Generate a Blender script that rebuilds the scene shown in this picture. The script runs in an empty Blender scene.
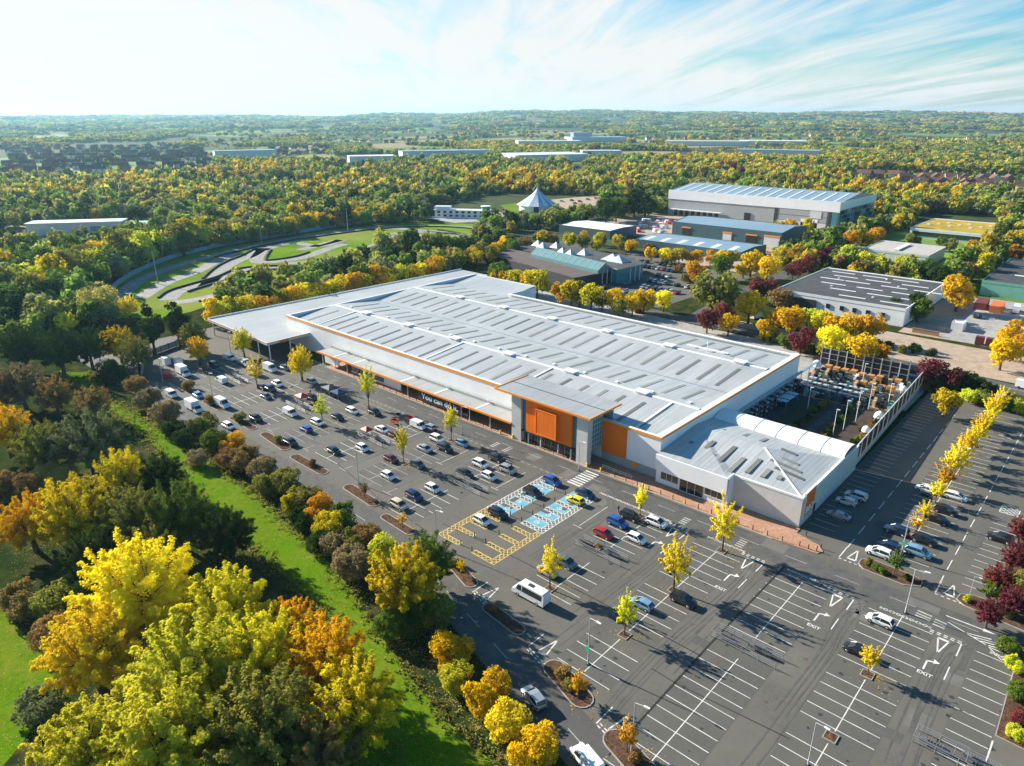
import bpy, bmesh, math, random
import numpy as np
from mathutils import Vector, Matrix

R = math.radians
scene = bpy.context.scene
COL = scene.collection
rng = random.Random(7)

# ------------------------------------------------------------------ camera
F, CX, CY, HZ, CAMH = 705.0, 512.0, 383.0, 117.0, 76.0
TILT = math.atan((CY - HZ) / F)
AZ = math.atan(683 / (F / math.cos(TILT)))


def at(u, v, z=0.0):
    """world point seen at pixel (u, v) of the photo on the level z"""
    x = (u - CX) / F
    yd = (v - CY) / F
    s = (CAMH - z) / (math.sin(TILT) + yd * math.cos(TILT))
    r = s * x
    f = s * (math.cos(TILT) - yd * math.sin(TILT))
    return Vector((-f * math.sin(AZ) + r * math.cos(AZ), f * math.cos(AZ) + r * math.sin(AZ), z))


def px(X, Y, z=0.0):
    f = Y * math.cos(AZ) - X * math.sin(AZ)
    r = Y * math.sin(AZ) + X * math.cos(AZ)
    d = f * math.cos(TILT) + (CAMH - z) * math.sin(TILT)
    up = f * math.sin(TILT) - (CAMH - z) * math.cos(TILT)
    return CX + F * r / d, CY - F * up / d


cd = bpy.data.cameras.new('camera')
cam = bpy.data.objects.new('camera', cd)
COL.objects.link(cam)
cam.location = (0, 0, CAMH)
cam.rotation_euler = (math.pi / 2 - TILT, 0, AZ)
cd.sensor_width = 36
cd.lens = F / 1024 * 36
cd.clip_start = 1
cd.clip_end = 60000
scene.camera = cam

# ------------------------------------------------------------------ materials
MATS = {}


def nodes_of(name):
    m = bpy.data.materials.new(name)
    m.use_nodes = True
    nt = m.node_tree
    b = nt.nodes['Principled BSDF']
    MATS[name] = m
    return m, nt, b


def mat(name, col, rough=0.7, metal=0.0, var=0.0, scale=1.0, spec=0.4, bump=0.0):
    m, nt, b = nodes_of(name)
    b.inputs['Roughness'].default_value = rough
    b.inputs['Metallic'].default_value = metal
    b.inputs['Specular IOR Level'].default_value = spec
    b.inputs['Base Color'].default_value = (*col, 1)
    if var > 0:
        tc = nt.nodes.new('ShaderNodeTexCoord')
        n1 = nt.nodes.new('ShaderNodeTexNoise')
        n1.inputs['Scale'].default_value = scale
        n1.inputs['Detail'].default_value = 5
        n1.inputs['Roughness'].default_value = 0.65
        nt.links.new(tc.outputs['Object'], n1.inputs['Vector'])
        mr = nt.nodes.new('ShaderNodeMapRange')
        mr.inputs['From Min'].default_value = 0.3
        mr.inputs['From Max'].default_value = 0.7
        mr.inputs['To Min'].default_value = 1 - var
        mr.inputs['To Max'].default_value = 1 + var
        nt.links.new(n1.outputs['Fac'], mr.inputs['Value'])
        mx = nt.nodes.new('ShaderNodeVectorMath')
        mx.operation = 'SCALE'
        mx.inputs[0].default_value = col
        nt.links.new(mr.outputs['Result'], mx.inputs['Scale'])
        nt.links.new(mx.outputs['Vector'], b.inputs['Base Color'])
        if bump > 0:
            bp = nt.nodes.new('ShaderNodeBump')
            bp.inputs['Strength'].default_value = bump
            bp.inputs['Distance'].default_value = 0.05
            nt.links.new(n1.outputs['Fac'], bp.inputs['Height'])
            nt.links.new(bp.outputs['Normal'], b.inputs['Normal'])
    return m


def mix_noise_mat(name, cols, scales, rough=0.9, lo=0.42, hi=0.58, seed=0.0):
    """blend of several colours by stacked noises; cols[0] is the base, each next one is mixed over it"""
    m, nt, b = nodes_of(name)
    b.inputs['Roughness'].default_value = rough
    b.inputs['Specular IOR Level'].default_value = 0.25 if rough < 0.92 else 0.0
    tc = nt.nodes.new('ShaderNodeTexCoord')
    prev = None
    for i, c in enumerate(cols[1:]):
        n = nt.nodes.new('ShaderNodeTexNoise')
        n.noise_dimensions = '4D'
        n.inputs['W'].default_value = seed + i * 3.7
        n.inputs['Scale'].default_value = scales[i]
        n.inputs['Detail'].default_value = 6
        n.inputs['Roughness'].default_value = 0.6
        nt.links.new(tc.outputs['Object'], n.inputs['Vector'])
        mr = nt.nodes.new('ShaderNodeMapRange')
        mr.inputs['From Min'].default_value = lo
        mr.inputs['From Max'].default_value = hi
        nt.links.new(n.outputs['Fac'], mr.inputs['Value'])
        mx = nt.nodes.new('ShaderNodeMix')
        mx.data_type = 'RGBA'
        if prev is None:
            mx.inputs['A'].default_value = (*cols[0], 1)
        else:
            nt.links.new(prev, mx.inputs['A'])
        mx.inputs['B'].default_value = (*c, 1)
        nt.links.new(mr.outputs['Result'], mx.inputs['Factor'])
        prev = mx.outputs['Result']
    nt.links.new(prev, b.inputs['Base Color'])
    return m


def ribbed(name, col, axis=0, pitch=0.5, rough=0.4, metal=0.0, depth=0.03, var=0.08, scale=0.15, spec=0.4):
    """profiled metal sheet: ribs along one axis as bump, faint weathering"""
    m = mat(name, col, rough, metal, var, scale, spec)
    nt = m.node_tree
    b = nt.nodes['Principled BSDF']
    tc = nt.nodes.new('ShaderNodeTexCoord')
    sep = nt.nodes.new('ShaderNodeSeparateXYZ')
    nt.links.new(tc.outputs['Object'], sep.inputs[0])
    mu = nt.nodes.new('ShaderNodeMath')
    mu.operation = 'MULTIPLY'
    mu.inputs[1].default_value = 2 * math.pi / pitch
    nt.links.new(sep.outputs[axis], mu.inputs[0])
    sn = nt.nodes.new('ShaderNodeMath')
    sn.operation = 'SINE'
    nt.links.new(mu.outputs[0], sn.inputs[0])
    bp = nt.nodes.new('ShaderNodeBump')
    bp.inputs['Strength'].default_value = 0.6
    bp.inputs['Distance'].default_value = depth
    nt.links.new(sn.outputs[0], bp.inputs['Height'])
    nt.links.new(bp.outputs['Normal'], b.inputs['Normal'])
    return m


M = MATS
mix_noise_mat('asphalt', [(0.112, 0.106, 0.088), (0.140, 0.131, 0.108), (0.088, 0.084, 0.073), (0.120, 0.112, 0.093)], [0.05, 0.11, 1.6], 0.85, 0.40, 0.66)
mix_noise_mat('asphalt_road', [(0.088, 0.086, 0.080), (0.110, 0.106, 0.098), (0.072, 0.071, 0.068)], [0.04, 0.6], 0.85, 0.4, 0.65, 4)
mix_noise_mat('asphalt_bay', [(0.098, 0.094, 0.081), (0.118, 0.112, 0.097), (0.077, 0.074, 0.066), (0.102, 0.097, 0.084)], [0.07, 0.14, 2.0], 0.85, 0.40, 0.66, 9)
mat('tar', (0.018, 0.017, 0.016), 0.7)
mat('line_white', (0.60, 0.59, 0.55), 0.7, 0, 0.28, 0.8)
mat('line_worn', (0.36, 0.35, 0.32), 0.8, 0, 0.35, 0.9)
mat('line_yellow', (0.62, 0.42, 0.10), 0.7, 0, 0.2, 0.8)
mat('bay_blue', (0.13, 0.34, 0.42), 0.75, 0, 0.2, 0.7)
mix_noise_mat('brick_paving', [(0.40, 0.22, 0.13), (0.47, 0.28, 0.18), (0.33, 0.18, 0.115)], [0.3, 2.5], 0.85)
mat('kerb', (0.30, 0.275, 0.235), 0.85, 0, 0.15, 0.7)
mix_noise_mat('bark_mulch', [(0.11, 0.065, 0.042), (0.17, 0.095, 0.055), (0.06, 0.038, 0.026)], [0.8, 3.0], 0.95)
mix_noise_mat('lawn', [(0.085, 0.18, 0.004), (0.05, 0.115, 0.003), (0.19, 0.18, 0.025), (0.055, 0.13, 0.004), (0.12, 0.21, 0.008)], [0.06, 0.13, 0.9, 2.6], 0.95, 0.42, 0.64)
mix_noise_mat('track_grass', [(0.14, 0.24, 0.012), (0.09, 0.18, 0.010), (0.21, 0.24, 0.05)], [0.03, 0.012], 0.95)
mix_noise_mat('verge', [(0.13, 0.15, 0.03), (0.24, 0.19, 0.09), (0.08, 0.12, 0.02)], [0.10, 0.05], 0.95)
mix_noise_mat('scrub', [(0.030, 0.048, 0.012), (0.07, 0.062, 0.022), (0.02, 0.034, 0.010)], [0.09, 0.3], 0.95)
mix_noise_mat('paved_yard', [(0.36, 0.27, 0.19), (0.29, 0.23, 0.17), (0.40, 0.31, 0.23)], [0.05, 0.3], 0.9)
mix_noise_mat('concrete', [(0.32, 0.31, 0.28), (0.26, 0.25, 0.23), (0.36, 0.34, 0.31)], [0.08, 0.5], 0.85)
mat('white_clad', (0.86, 0.855, 0.84), 0.5, 0, 0.05, 0.2)
ribbed('roof_metal', (0.43, 0.445, 0.435), 0, 1.0, 0.42, 0.15, 0.010, 0.10, 0.06)


def weather(m, scale=(0.9, 0.035, 0.3), lo=0.80, hi=1.10):
    """dirt streaks running down the slope of a roof or wall"""
    nt = m.node_tree
    b = nt.nodes['Principled BSDF']
    src = b.inputs['Base Color'].links[0].from_socket
    tc = nt.nodes.new('ShaderNodeTexCoord')
    mp = nt.nodes.new('ShaderNodeMapping')
    mp.inputs['Scale'].default_value = scale
    n = nt.nodes.new('ShaderNodeTexNoise')
    n.inputs['Scale'].default_value = 1.0
    n.inputs['Detail'].default_value = 6
    n.inputs['Roughness'].default_value = 0.7
    nt.links.new(tc.outputs['Object'], mp.inputs[0])
    nt.links.new(mp.outputs[0], n.inputs['Vector'])
    r_ = nt.nodes.new('ShaderNodeMapRange')
    r_.inputs['From Min'].default_value = 0.32
    r_.inputs['From Max'].default_value = 0.68
    r_.inputs['To Min'].default_value = lo
    r_.inputs['To Max'].default_value = hi
    nt.links.new(n.outputs['Fac'], r_.inputs['Value'])
    v = nt.nodes.new('ShaderNodeVectorMath')
    v.operation = 'SCALE'
    nt.links.new(src, v.inputs[0])
    nt.links.new(r_.outputs['Result'], v.inputs['Scale'])
    nt.links.new(v.outputs['Vector'], b.inputs['Base Color'])


weather(MATS['roof_metal'])
ribbed('roof_grey', (0.36, 0.37, 0.365), 0, 0.8, 0.45, 0.15, 0.012, 0.10, 0.07)
weather(MATS['roof_grey'], (0.8, 0.06, 0.3), .85, 1.08)
mat('rooflight', (0.17, 0.165, 0.14), 0.35, 0, 0.15, 0.5)
_m = MATS['rooflight']
_nt = _m.node_tree
_oi = _nt.nodes.new('ShaderNodeObjectInfo')
_hv = _nt.nodes.new('ShaderNodeHueSaturation')
_mr = _nt.nodes.new('ShaderNodeMapRange')
_mr.inputs['To Min'].default_value = 0.72
_mr.inputs['To Max'].default_value = 1.55
_nt.links.new(_oi.outputs['Random'], _mr.inputs['Value'])
_nt.links.new(_mr.outputs['Result'], _hv.inputs['Value'])
_nt.links.new(_nt.nodes['Principled BSDF'].inputs['Base Color'].links[0].from_socket, _hv.inputs['Color'])
_nt.links.new(_hv.outputs[0], _nt.nodes['Principled BSDF'].inputs['Base Color'])
mat('ridge_white', (0.74, 0.74, 0.72), 0.5)
ribbed('orange', (0.84, 0.17, 0.006), 0, 1.35, 0.45, 0, 0.006, 0.06, 0.3)
mat('orange_trim', (0.86, 0.30, 0.035), 0.45)
mix_noise_mat('track_tarmac', [(0.25, 0.24, 0.225), (0.30, 0.285, 0.265), (0.21, 0.20, 0.19)], [0.05, 0.4], 0.85)
mat('dark_glass', (0.02, 0.032, 0.038), 0.08, 0, 0.8, 0.9, 0.8)
mat('teal_glass', (0.05, 0.22, 0.25), 0.15, 0, 0.2, 0.6, 0.7)
mat('car_glass', (0.018, 0.028, 0.034), 0.06, 0, 0, 1, 0.9)
mat('black', (0.012, 0.012, 0.013), 0.6)
mat('near_black', (0.03, 0.032, 0.035), 0.6)
mat('steel', (0.45, 0.46, 0.46), 0.4, 0.6)
mat('trolley_wire', (0.31, 0.315, 0.32), 0.5, 0.4)
mat('galvanised', (0.50, 0.52, 0.52), 0.5, 0.35, 0.1, 1)
mat('cream_brick', (0.61, 0.575, 0.53), 0.85, 0, 0.07, 0.6)
mat('concrete_light', (0.55, 0.53, 0.49), 0.8, 0, 0.08, 0.5)
mat('blue_grey_clad', (0.055, 0.11, 0.13), 0.5, 0, 0.06, 0.3)
mat('grey_clad', (0.36, 0.37, 0.37), 0.5, 0, 0.05, 0.2)
mat('pale_clad', (0.62, 0.63, 0.62), 0.5, 0, 0.05, 0.2)
ribbed('roof_blue', (0.28, 0.38, 0.44), 0, 1.2, 0.35, 0.3, 0.04, 0.08, 0.04)
mix_noise_mat('roof_felt', [(0.065, 0.07, 0.072), (0.085, 0.088, 0.09), (0.055, 0.06, 0.062)], [0.05, 0.3], 0.85)
mix_noise_mat('roof_gravel', [(0.40, 0.37, 0.33), (0.34, 0.32, 0.29), (0.43, 0.40, 0.36)], [0.05, 0.3], 0.9)
mix_noise_mat('roof_sedum', [(0.45, 0.26, 0.03), (0.50, 0.33, 0.06), (0.28, 0.24, 0.06)], [0.04, 0.15], 0.95)
mat('roof_brown', (0.10, 0.075, 0.065), 0.9, 0, 0.25, 0.2)
mat('green_clad', (0.16, 0.40, 0.30), 0.5, 0, 0.08, 0.3)
mat('tile_red', (0.17, 0.075, 0.05), 0.85, 0, 0.25, 0.4)
mat('tile_brown', (0.10, 0.07, 0.055), 0.85, 0, 0.25, 0.4)
mat('house_brick', (0.30, 0.17, 0.11), 0.9, 0, 0.15, 0.5)
mat('house_render', (0.70, 0.66, 0.58), 0.8, 0, 0.06, 0.5)
mat('tent_white', (0.74, 0.74, 0.72), 0.7)
mat('tent_blue', (0.22, 0.40, 0.55), 0.7)
mat('tyre', (0.018, 0.018, 0.018), 0.85)
mat('rim', (0.45, 0.46, 0.47), 0.35, 0.6)
mat('lamp_white', (0.85, 0.86, 0.88), 0.2)
mat('lamp_red', (0.45, 0.02, 0.015), 0.3)
mat('timber_orange', (0.47, 0.22, 0.06), 0.8, 0, 0.2, 0.8)
mat('timber_pale', (0.55, 0.38, 0.22), 0.85, 0, 0.2, 0.8)
mat('plastic_blue', (0.36, 0.50, 0.58), 0.5, 0, 0.2, 0.8)
mat('cloth_white', (0.80, 0.82, 0.82), 0.7)
mat('bark', (0.085, 0.062, 0.045), 0.95, 0, 0.3, 2.0)
mat('bark_pale', (0.26, 0.22, 0.17), 0.95, 0, 0.3, 2.0)
mat('red_plastic', (0.55, 0.05, 0.05), 0.5)
mat('skin', (0.50, 0.30, 0.22), 0.6)
mat('sign_green', (0.02, 0.40, 0.20), 0.5)
mat('bollard_black', (0.03, 0.022, 0.018), 0.6)
mat('bollard_yellow', (0.75, 0.50, 0.02), 0.5)
mat('soil', (0.05, 0.035, 0.022), 0.95, 0, 0.3, 1.0)
mat('barrier_blue', (0.20, 0.34, 0.42), 0.7, 0, 0.15, 0.3)
mat('container_orange', (0.62, 0.16, 0.04), 0.6, 0, 0.1, 0.4)
mat('container_maroon', (0.16, 0.035, 0.035), 0.6, 0, 0.1, 0.4)

PAINT = {}
for n, c, me in [('white', (0.78, 0.78, 0.77), 0), ('black', (0.012, 0.013, 0.016), 0), ('silver', (0.42, 0.44, 0.46), 0.5),
                 ('grey', (0.13, 0.145, 0.16), 0.3), ('blue', (0.015, 0.09, 0.36), 0.1), ('dark blue', (0.012, 0.03, 0.085), 0.2),
                 ('pale blue', (0.20, 0.38, 0.55), 0.3), ('red', (0.40, 0.012, 0.016), 0), ('dark red', (0.13, 0.012, 0.016), 0.1),
                 ('yellow', (0.74, 0.58, 0.01), 0), ('beige', (0.55, 0.45, 0.30), 0), ('orange', (0.62, 0.20, 0.02), 0)]:
    m = mat('paint_' + n.replace(' ', '_'), c, 0.28, me, 0, 1, 0.5)
    m.node_tree.nodes['Principled BSDF'].inputs['Coat Weight'].default_value = 0.6
    m.node_tree.nodes['Principled BSDF'].inputs['Coat Roughness'].default_value = 0.05
    PAINT[n] = m


# ------------------------------------------------------------------ object helpers
class MB:
    """collects faces of one mesh object; each face carries a material index"""

    def __init__(self):
        self.v, self.f, self.m = [], [], []

    def poly(self, pts, mi=0):
        b = len(self.v)
        self.v += [tuple(p) for p in pts]
        self.f.append(tuple(range(b, b + len(pts))))
        self.m.append(mi)

    def hexa(self, p, mi=0):
        """8 points: bottom ring 0-3 counter clockwise, top ring 4-7"""
        b = len(self.v)
        self.v += [tuple(q) for q in p]
        for q in ((3, 2, 1, 0), (4, 5, 6, 7), (0, 1, 5, 4), (1, 2, 6, 5), (2, 3, 7, 6), (3, 0, 4, 7)):
            self.f.append(tuple(b + i for i in q))
            self.m.append(mi)

    def box(self, x0, x1, y0, y1, z0, z1, mi=0):
        self.hexa([(x0, y0, z0), (x1, y0, z0), (x1, y1, z0), (x0, y1, z0), (x0, y0, z1), (x1, y0, z1), (x1, y1, z1), (x0, y1, z1)], mi)

    def obox(self, c, d, hl, hw, z0, z1, mi=0):
        """box along direction d (radians) around c=(x,y)"""
        ca, sa = math.cos(d), math.sin(d)
        q = [(c[0] + a * hl * ca - b * hw * sa, c[1] + a * hl * sa + b * hw * ca) for a, b in ((-1, -1), (1, -1), (1, 1), (-1, 1))]
        self.hexa([(*p, z0) for p in q] + [(*p, z1) for p in q], mi)

    def prism(self, pts, z0, z1, mi=0, mtop=None):
        n = len(pts)
        area = sum(pts[i][0] * pts[(i + 1) % n][1] - pts[(i + 1) % n][0] * pts[i][1] for i in range(n))
        if area < 0:
            pts = pts[::-1]
        b = len(self.v)
        self.v += [(p[0], p[1], z0) for p in pts] + [(p[0], p[1], z1) for p in pts]
        self.f.append(tuple(b + n - 1 - i for i in range(n)))
        self.m.append(mi)
        self.f.append(tuple(b + n + i for i in range(n)))
        self.m.append(mi if mtop is None else mtop)
        for i in range(n):
            j = (i + 1) % n
            self.f.append((b + i, b + j, b + n + j, b + n + i))
            self.m.append(mi)

    def tube(self, p0, p1, r0, r1=None, n=8, mi=0, caps=True):
        r1 = r0 if r1 is None else r1
        p0, p1 = Vector(p0), Vector(p1)
        d = (p1 - p0).normalized()
        a = d.orthogonal().normalized()
        c = d.cross(a)
        b = len(self.v)
        for p, r in ((p0, r0), (p1, r1)):
            for i in range(n):
                t = 2 * math.pi * i / n
                self.v.append(tuple(p + (a * math.cos(t) + c * math.sin(t)) * r))
        for i in range(n):
            j = (i + 1) % n
            self.f.append((b + i, b + j, b + n + j, b + n + i))
            self.m.append(mi)
        if caps:
            self.f.append(tuple(b + n - 1 - i for i in range(n)))
            self.m.append(mi)
            self.f.append(tuple(b + n + i for i in range(n)))
            self.m.append(mi)

    def loft(self, rings, mi=0, closed=True, caps=True):
        n = len(rings[0])
        b = len(self.v)
        for r in rings:
            self.v += [tuple(p) for p in r]
        for k in range(len(rings) - 1):
            for i in range(n if closed else n - 1):
                j = (i + 1) % n
                self.f.append((b + k * n + i, b + k * n + j, b + (k + 1) * n + j, b + (k + 1) * n + i))
                self.m.append(mi)
        if caps:
            self.f.append(tuple(b + n - 1 - i for i in range(n)))
            self.m.append(mi)
            self.f.append(tuple(b + (len(rings) - 1) * n + i for i in range(n)))
            self.m.append(mi)

    def mesh(self, name, mats, smooth=None):
        me = bpy.data.meshes.new(name)
        me.from_pydata(self.v, [], self.f)
        for mm in (mats if isinstance(mats, (list, tuple)) else [mats]):
            me.materials.append(mm)
        me.polygons.foreach_set('material_index', self.m)
        bm = bmesh.new()
        bm.from_mesh(me)
        bmesh.ops.recalc_face_normals(bm, faces=bm.faces) if smooth != 'keep' else None
        bm.to_mesh(me)
        bm.free()
        if smooth and smooth != 'keep':
            me.polygons.foreach_set('use_smooth', [True] * len(me.polygons))
            me.set_sharp_from_angle(angle=R(smooth))
        me.update()
        return me

    def obj(self, name, mats, parent=None, smooth=None):
        o = bpy.data.objects.new(name, self.mesh(name, mats, smooth))
        COL.objects.link(o)
        if parent is not None:
            o.parent = parent
        return o


def tag(o, label, cat, group=None):
    o['label'] = label
    o['category'] = cat
    if group:
        o['group'] = group
    return o


def thing(name, label, cat, loc=(0, 0, 0), rz=0.0, group=None):
    o = bpy.data.objects.new(name, None)
    o.empty_display_size = 0.3
    COL.objects.link(o)
    o.location = loc
    o.rotation_euler = (0, 0, rz)
    return tag(o, label, cat, group)


def struct(name, mb, mats, smooth='keep', kind='structure'):
    o = mb.obj(name, mats, None, smooth)
    o['kind'] = kind
    return o


def dup(root, loc, rz=0.0, label=None, group=None, scale=None, name=None):
    """copy of a thing with copies of its parts and sub-parts (mesh data shared)"""
    def rec(o, par):
        c = o.copy()
        COL.objects.link(c)
        if par is not None:
            c.parent = par
        for ch in kids.get(o, ()):
            rec(ch, c)
        return c
    kids = KIDS.get(root)
    if kids is None:
        kids = {}
        stack = [root]
        while stack:
            o = stack.pop()
            kids[o] = list(o.children)
            stack += kids[o]
        KIDS[root] = kids
    r = rec(root, None)
    r.location = loc
    r.rotation_euler = (0, 0, rz)
    if scale is not None:
        r.scale = scale if isinstance(scale, (tuple, list)) else (scale,) * 3
    if label:
        r['label'] = label
    if group:
        r['group'] = group
    if name:
        r.name = name
    return r


KIDS = {}


class Proto:
    """first use moves the original, later uses copy it"""

    def __init__(self, root):
        self.root = root
        self.used = False

    def put(self, loc, rz=0.0, label=None, group=None, scale=None):
        if self.used:
            return dup(self.root, loc, rz, label, group, scale)
        self.used = True
        # remember the family before anything is moved
        KIDS[self.root] = None
        del KIDS[self.root]
        r = self.root
        r.location = loc
        r.rotation_euler = (0, 0, rz)
        if scale is not None:
            r.scale = scale if isinstance(scale, (tuple, list)) else (scale,) * 3
        if label:
            r['label'] = label
        if group:
            r['group'] = group
        return r


def text_mesh(txt, size, mat_, name, parent=None, extrude=0.02):
    cu = bpy.data.curves.new(name, 'FONT')
    cu.body = txt
    cu.size = size
    cu.extrude = extrude
    cu.align_x = 'CENTER'
    cu.align_y = 'CENTER'
    cu.offset = size * 0.02
    tmp = bpy.data.objects.new(name + '_tmp', cu)
    COL.objects.link(tmp)
    dg = bpy.context.evaluated_depsgraph_get()
    me = bpy.data.meshes.new_from_object(tmp.evaluated_get(dg))
    COL.objects.unlink(tmp)
    bpy.data.objects.remove(tmp)
    bpy.data.curves.remove(cu)
    me.name = name
    me.materials.clear()
    me.materials.append(mat_)
    o = bpy.data.objects.new(name, me)
    COL.objects.link(o)
    if parent is not None:
        o.parent = parent
    return o
# ------------------------------------------------------------------ sky, sun, haze
SUN_EL = R(25)
SUN_DIR = Vector((-math.cos(SUN_EL) * 0.990, -math.cos(SUN_EL) * 0.140, math.sin(SUN_EL)))   # towards the sun
w = bpy.data.worlds.new('World')
scene.world = w
w.use_nodes = True
nt = w.node_tree
bg = nt.nodes['Background']
sky = nt.nodes.new('ShaderNodeTexSky')
sky.sky_type = 'NISHITA'
sky.sun_disc = False
sky.sun_elevation = SUN_EL
sky.sun_rotation = math.atan2(SUN_DIR.x, SUN_DIR.y)
sky.altitude = 76
sky.air_density = 1.1
sky.dust_density = 0.4
sky.ozone_density = 2.0
# cirrus: streaky noise on the sky dome, seen on a plane at cloud height
tc = nt.nodes.new('ShaderNodeTexCoord')
sep = nt.nodes.new('ShaderNodeSeparateXYZ')
nt.links.new(tc.outputs['Generated'], sep.inputs[0])


def wm(op, a, b=None, clamp=False):
    n = nt.nodes.new('ShaderNodeMath')
    n.operation = op
    n.use_clamp = clamp
    for i, q in enumerate((a, b)):
        if q is None:
            continue
        if isinstance(q, (int, float)):
            n.inputs[i].default_value = q
        else:
            nt.links.new(q, n.inputs[i])
    return n.outputs[0]


zc = wm('ADD', wm('MAXIMUM', sep.outputs['Z'], 0.0), 0.07)
pxn = wm('DIVIDE', sep.outputs['X'], zc)
pyn = wm('DIVIDE', sep.outputs['Y'], zc)
cmb = nt.nodes.new('ShaderNodeCombineXYZ')
nt.links.new(pxn, cmb.inputs[0])
nt.links.new(pyn, cmb.inputs[1])


def wnoise(rot, scale, detail, rough, dist, seed):
    mp = nt.nodes.new('ShaderNodeMapping')
    mp.vector_type = 'TEXTURE'
    mp.inputs['Rotation'].default_value = (0, 0, rot)
    mp.inputs['Scale'].default_value = tuple(1 / q for q in scale)
    mp.inputs['Location'].default_value = (seed, seed * 0.7, 0)
    nt.links.new(cmb.outputs[0], mp.inputs[0])
    n = nt.nodes.new('ShaderNodeTexNoise')
    n.inputs['Scale'].default_value = 1.0
    n.inputs['Detail'].default_value = detail
    n.inputs['Roughness'].default_value = rough
    n.inputs['Distortion'].default_value = dist
    nt.links.new(mp.outputs[0], n.inputs['Vector'])
    return n.outputs['Fac']


def wrange(x, a, b, c=0.0, d=1.0):
    n = nt.nodes.new('ShaderNodeMapRange')
    n.inputs['From Min'].default_value = a
    n.inputs['From Max'].default_value = b
    n.inputs['To Min'].default_value = c
    n.inputs['To Max'].default_value = d
    nt.links.new(x, n.inputs['Value'])
    return n.outputs['Result']


CLOUD_ROT = R(134)
big = wnoise(CLOUD_ROT, (0.10, 0.34, 1), 4, 0.55, 0.3, 3.1)
fine = wnoise(CLOUD_ROT, (0.30, 1.7, 1), 8, 0.62, 0.7, 8.3)
# cover is heavier towards the sun's side of the sky
side = wm('ADD', wm('MULTIPLY', sep.outputs['X'], -0.80), wm('MULTIPLY', sep.outputs['Y'], -0.25))
cover = wm('ADD', wm('MULTIPLY', big, 1.1), wm('MULTIPLY', side, 0.78))
mask = wm('ADD', cover, wm('MULTIPLY', fine, 1.9))
low = wrange(sep.outputs['Z'], 0.16, 0.0, 0.0, 0.42)
mask = wm('ADD', mask, low)
mask = wrange(mask, 1.34, 1.98)
mask = wm('MULTIPLY', mask, 0.97, True)
# unseen upper sky cleared of cirrus so shade gets less, bluer fill light
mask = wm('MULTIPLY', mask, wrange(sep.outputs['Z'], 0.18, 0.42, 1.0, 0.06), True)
cl = nt.nodes.new('ShaderNodeMix')
cl.data_type = 'RGBA'
hs = nt.nodes.new('ShaderNodeHueSaturation')
hs.inputs['Hue'].default_value = 0.484
hs.inputs['Saturation'].default_value = 1.25
hs.inputs['Value'].default_value = 1.0
nt.links.new(sky.outputs[0], hs.inputs['Color'])
tint = nt.nodes.new('ShaderNodeVectorMath')
tint.operation = 'MULTIPLY'
tint.inputs[1].default_value = (0.62, 1.0, 1.28)
nt.links.new(hs.outputs[0], tint.inputs[0])
nt.links.new(tint.outputs[0], cl.inputs['A'])
cl.inputs['B'].default_value = (7.4, 7.35, 7.15, 1)
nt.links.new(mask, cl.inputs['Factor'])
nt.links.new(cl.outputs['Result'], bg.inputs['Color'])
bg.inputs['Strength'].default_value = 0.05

sd = bpy.data.lights.new('sun', 'SUN')
sd.energy = 5.0
sd.angle = R(0.53)
sd.color = (1.0, 0.93, 0.81)
sun = bpy.data.objects.new('sun', sd)
COL.objects.link(sun)
sun.location = (-200, 0, 200)
sun.rotation_euler = SUN_DIR.to_track_quat('Z', 'Y').to_euler()

vs = scene.view_settings
scene.display_settings.display_device = 'sRGB'
vs.view_transform = 'Standard'
vs.look = 'None'
vs.gamma = 1.0
vs.use_curve_mapping = False
vs.exposure = 1.35

HAZE = True
if HAZE:
    hb = MB()
    hb.box(-17000, 17000, -17000, 17000, -3.5, 215)
    hm = bpy.data.materials.new('haze_air')
    hm.use_nodes = True
    hn = hm.node_tree
    hn.nodes.remove(hn.nodes['Principled BSDF'])
    pv = hn.nodes.new('ShaderNodeVolumePrincipled')
    pv.inputs['Color'].default_value = (0.42, 0.78, 1.0, 1)
    pv.inputs['Density'].default_value = 0.000054
    pv.inputs['Anisotropy'].default_value = 0.35
    hn.links.new(pv.outputs[0], hn.nodes['Material Output'].inputs['Volume'])
    struct('haze', hb, hm, None, 'stuff')


# ------------------------------------------------------------------ terrain
def hill(X, Y):
    """height of the far country: flat for two kilometres, then a long low ridge"""
    d = np.sqrt(X * X + Y * Y)
    t = np.clip((d - 3200) / 6500, 0, 1)
    t = t * t * (3 - 2 * t)
    a = np.arctan2(X * math.cos(AZ) + Y * math.sin(AZ), Y * math.cos(AZ) - X * math.sin(AZ))
    ridge = 92 + 26 * np.sin(a * 5.1 + 0.6) * np.exp(-(a / 0.9) ** 2) + 12 * np.sin(a * 13 + 1.1) + 6 * np.sin(a * 31)
    ridge = ridge - 40 * np.clip((-a - 0.15) / 0.5, 0, 1) - 20 * np.clip((a - 0.35) / 0.4, 0, 1)
    swell = 7 * np.sin(X * 0.0016 + 1.3) * np.sin(Y * 0.0013 + 0.4) + 6 * np.sin((X + Y) * 0.0031)
    return t * (ridge + swell) + np.clip((d - 1500) / 1700, 0, 1) * (2 + swell) * 0.6 + np.where(d > 1500, 0.8, 0.0) * np.clip((d - 1500) / 500, 0, 1)


def hz(X, Y):
    return float(hill(np.array([X], float), np.array([Y], float))[0])


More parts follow.
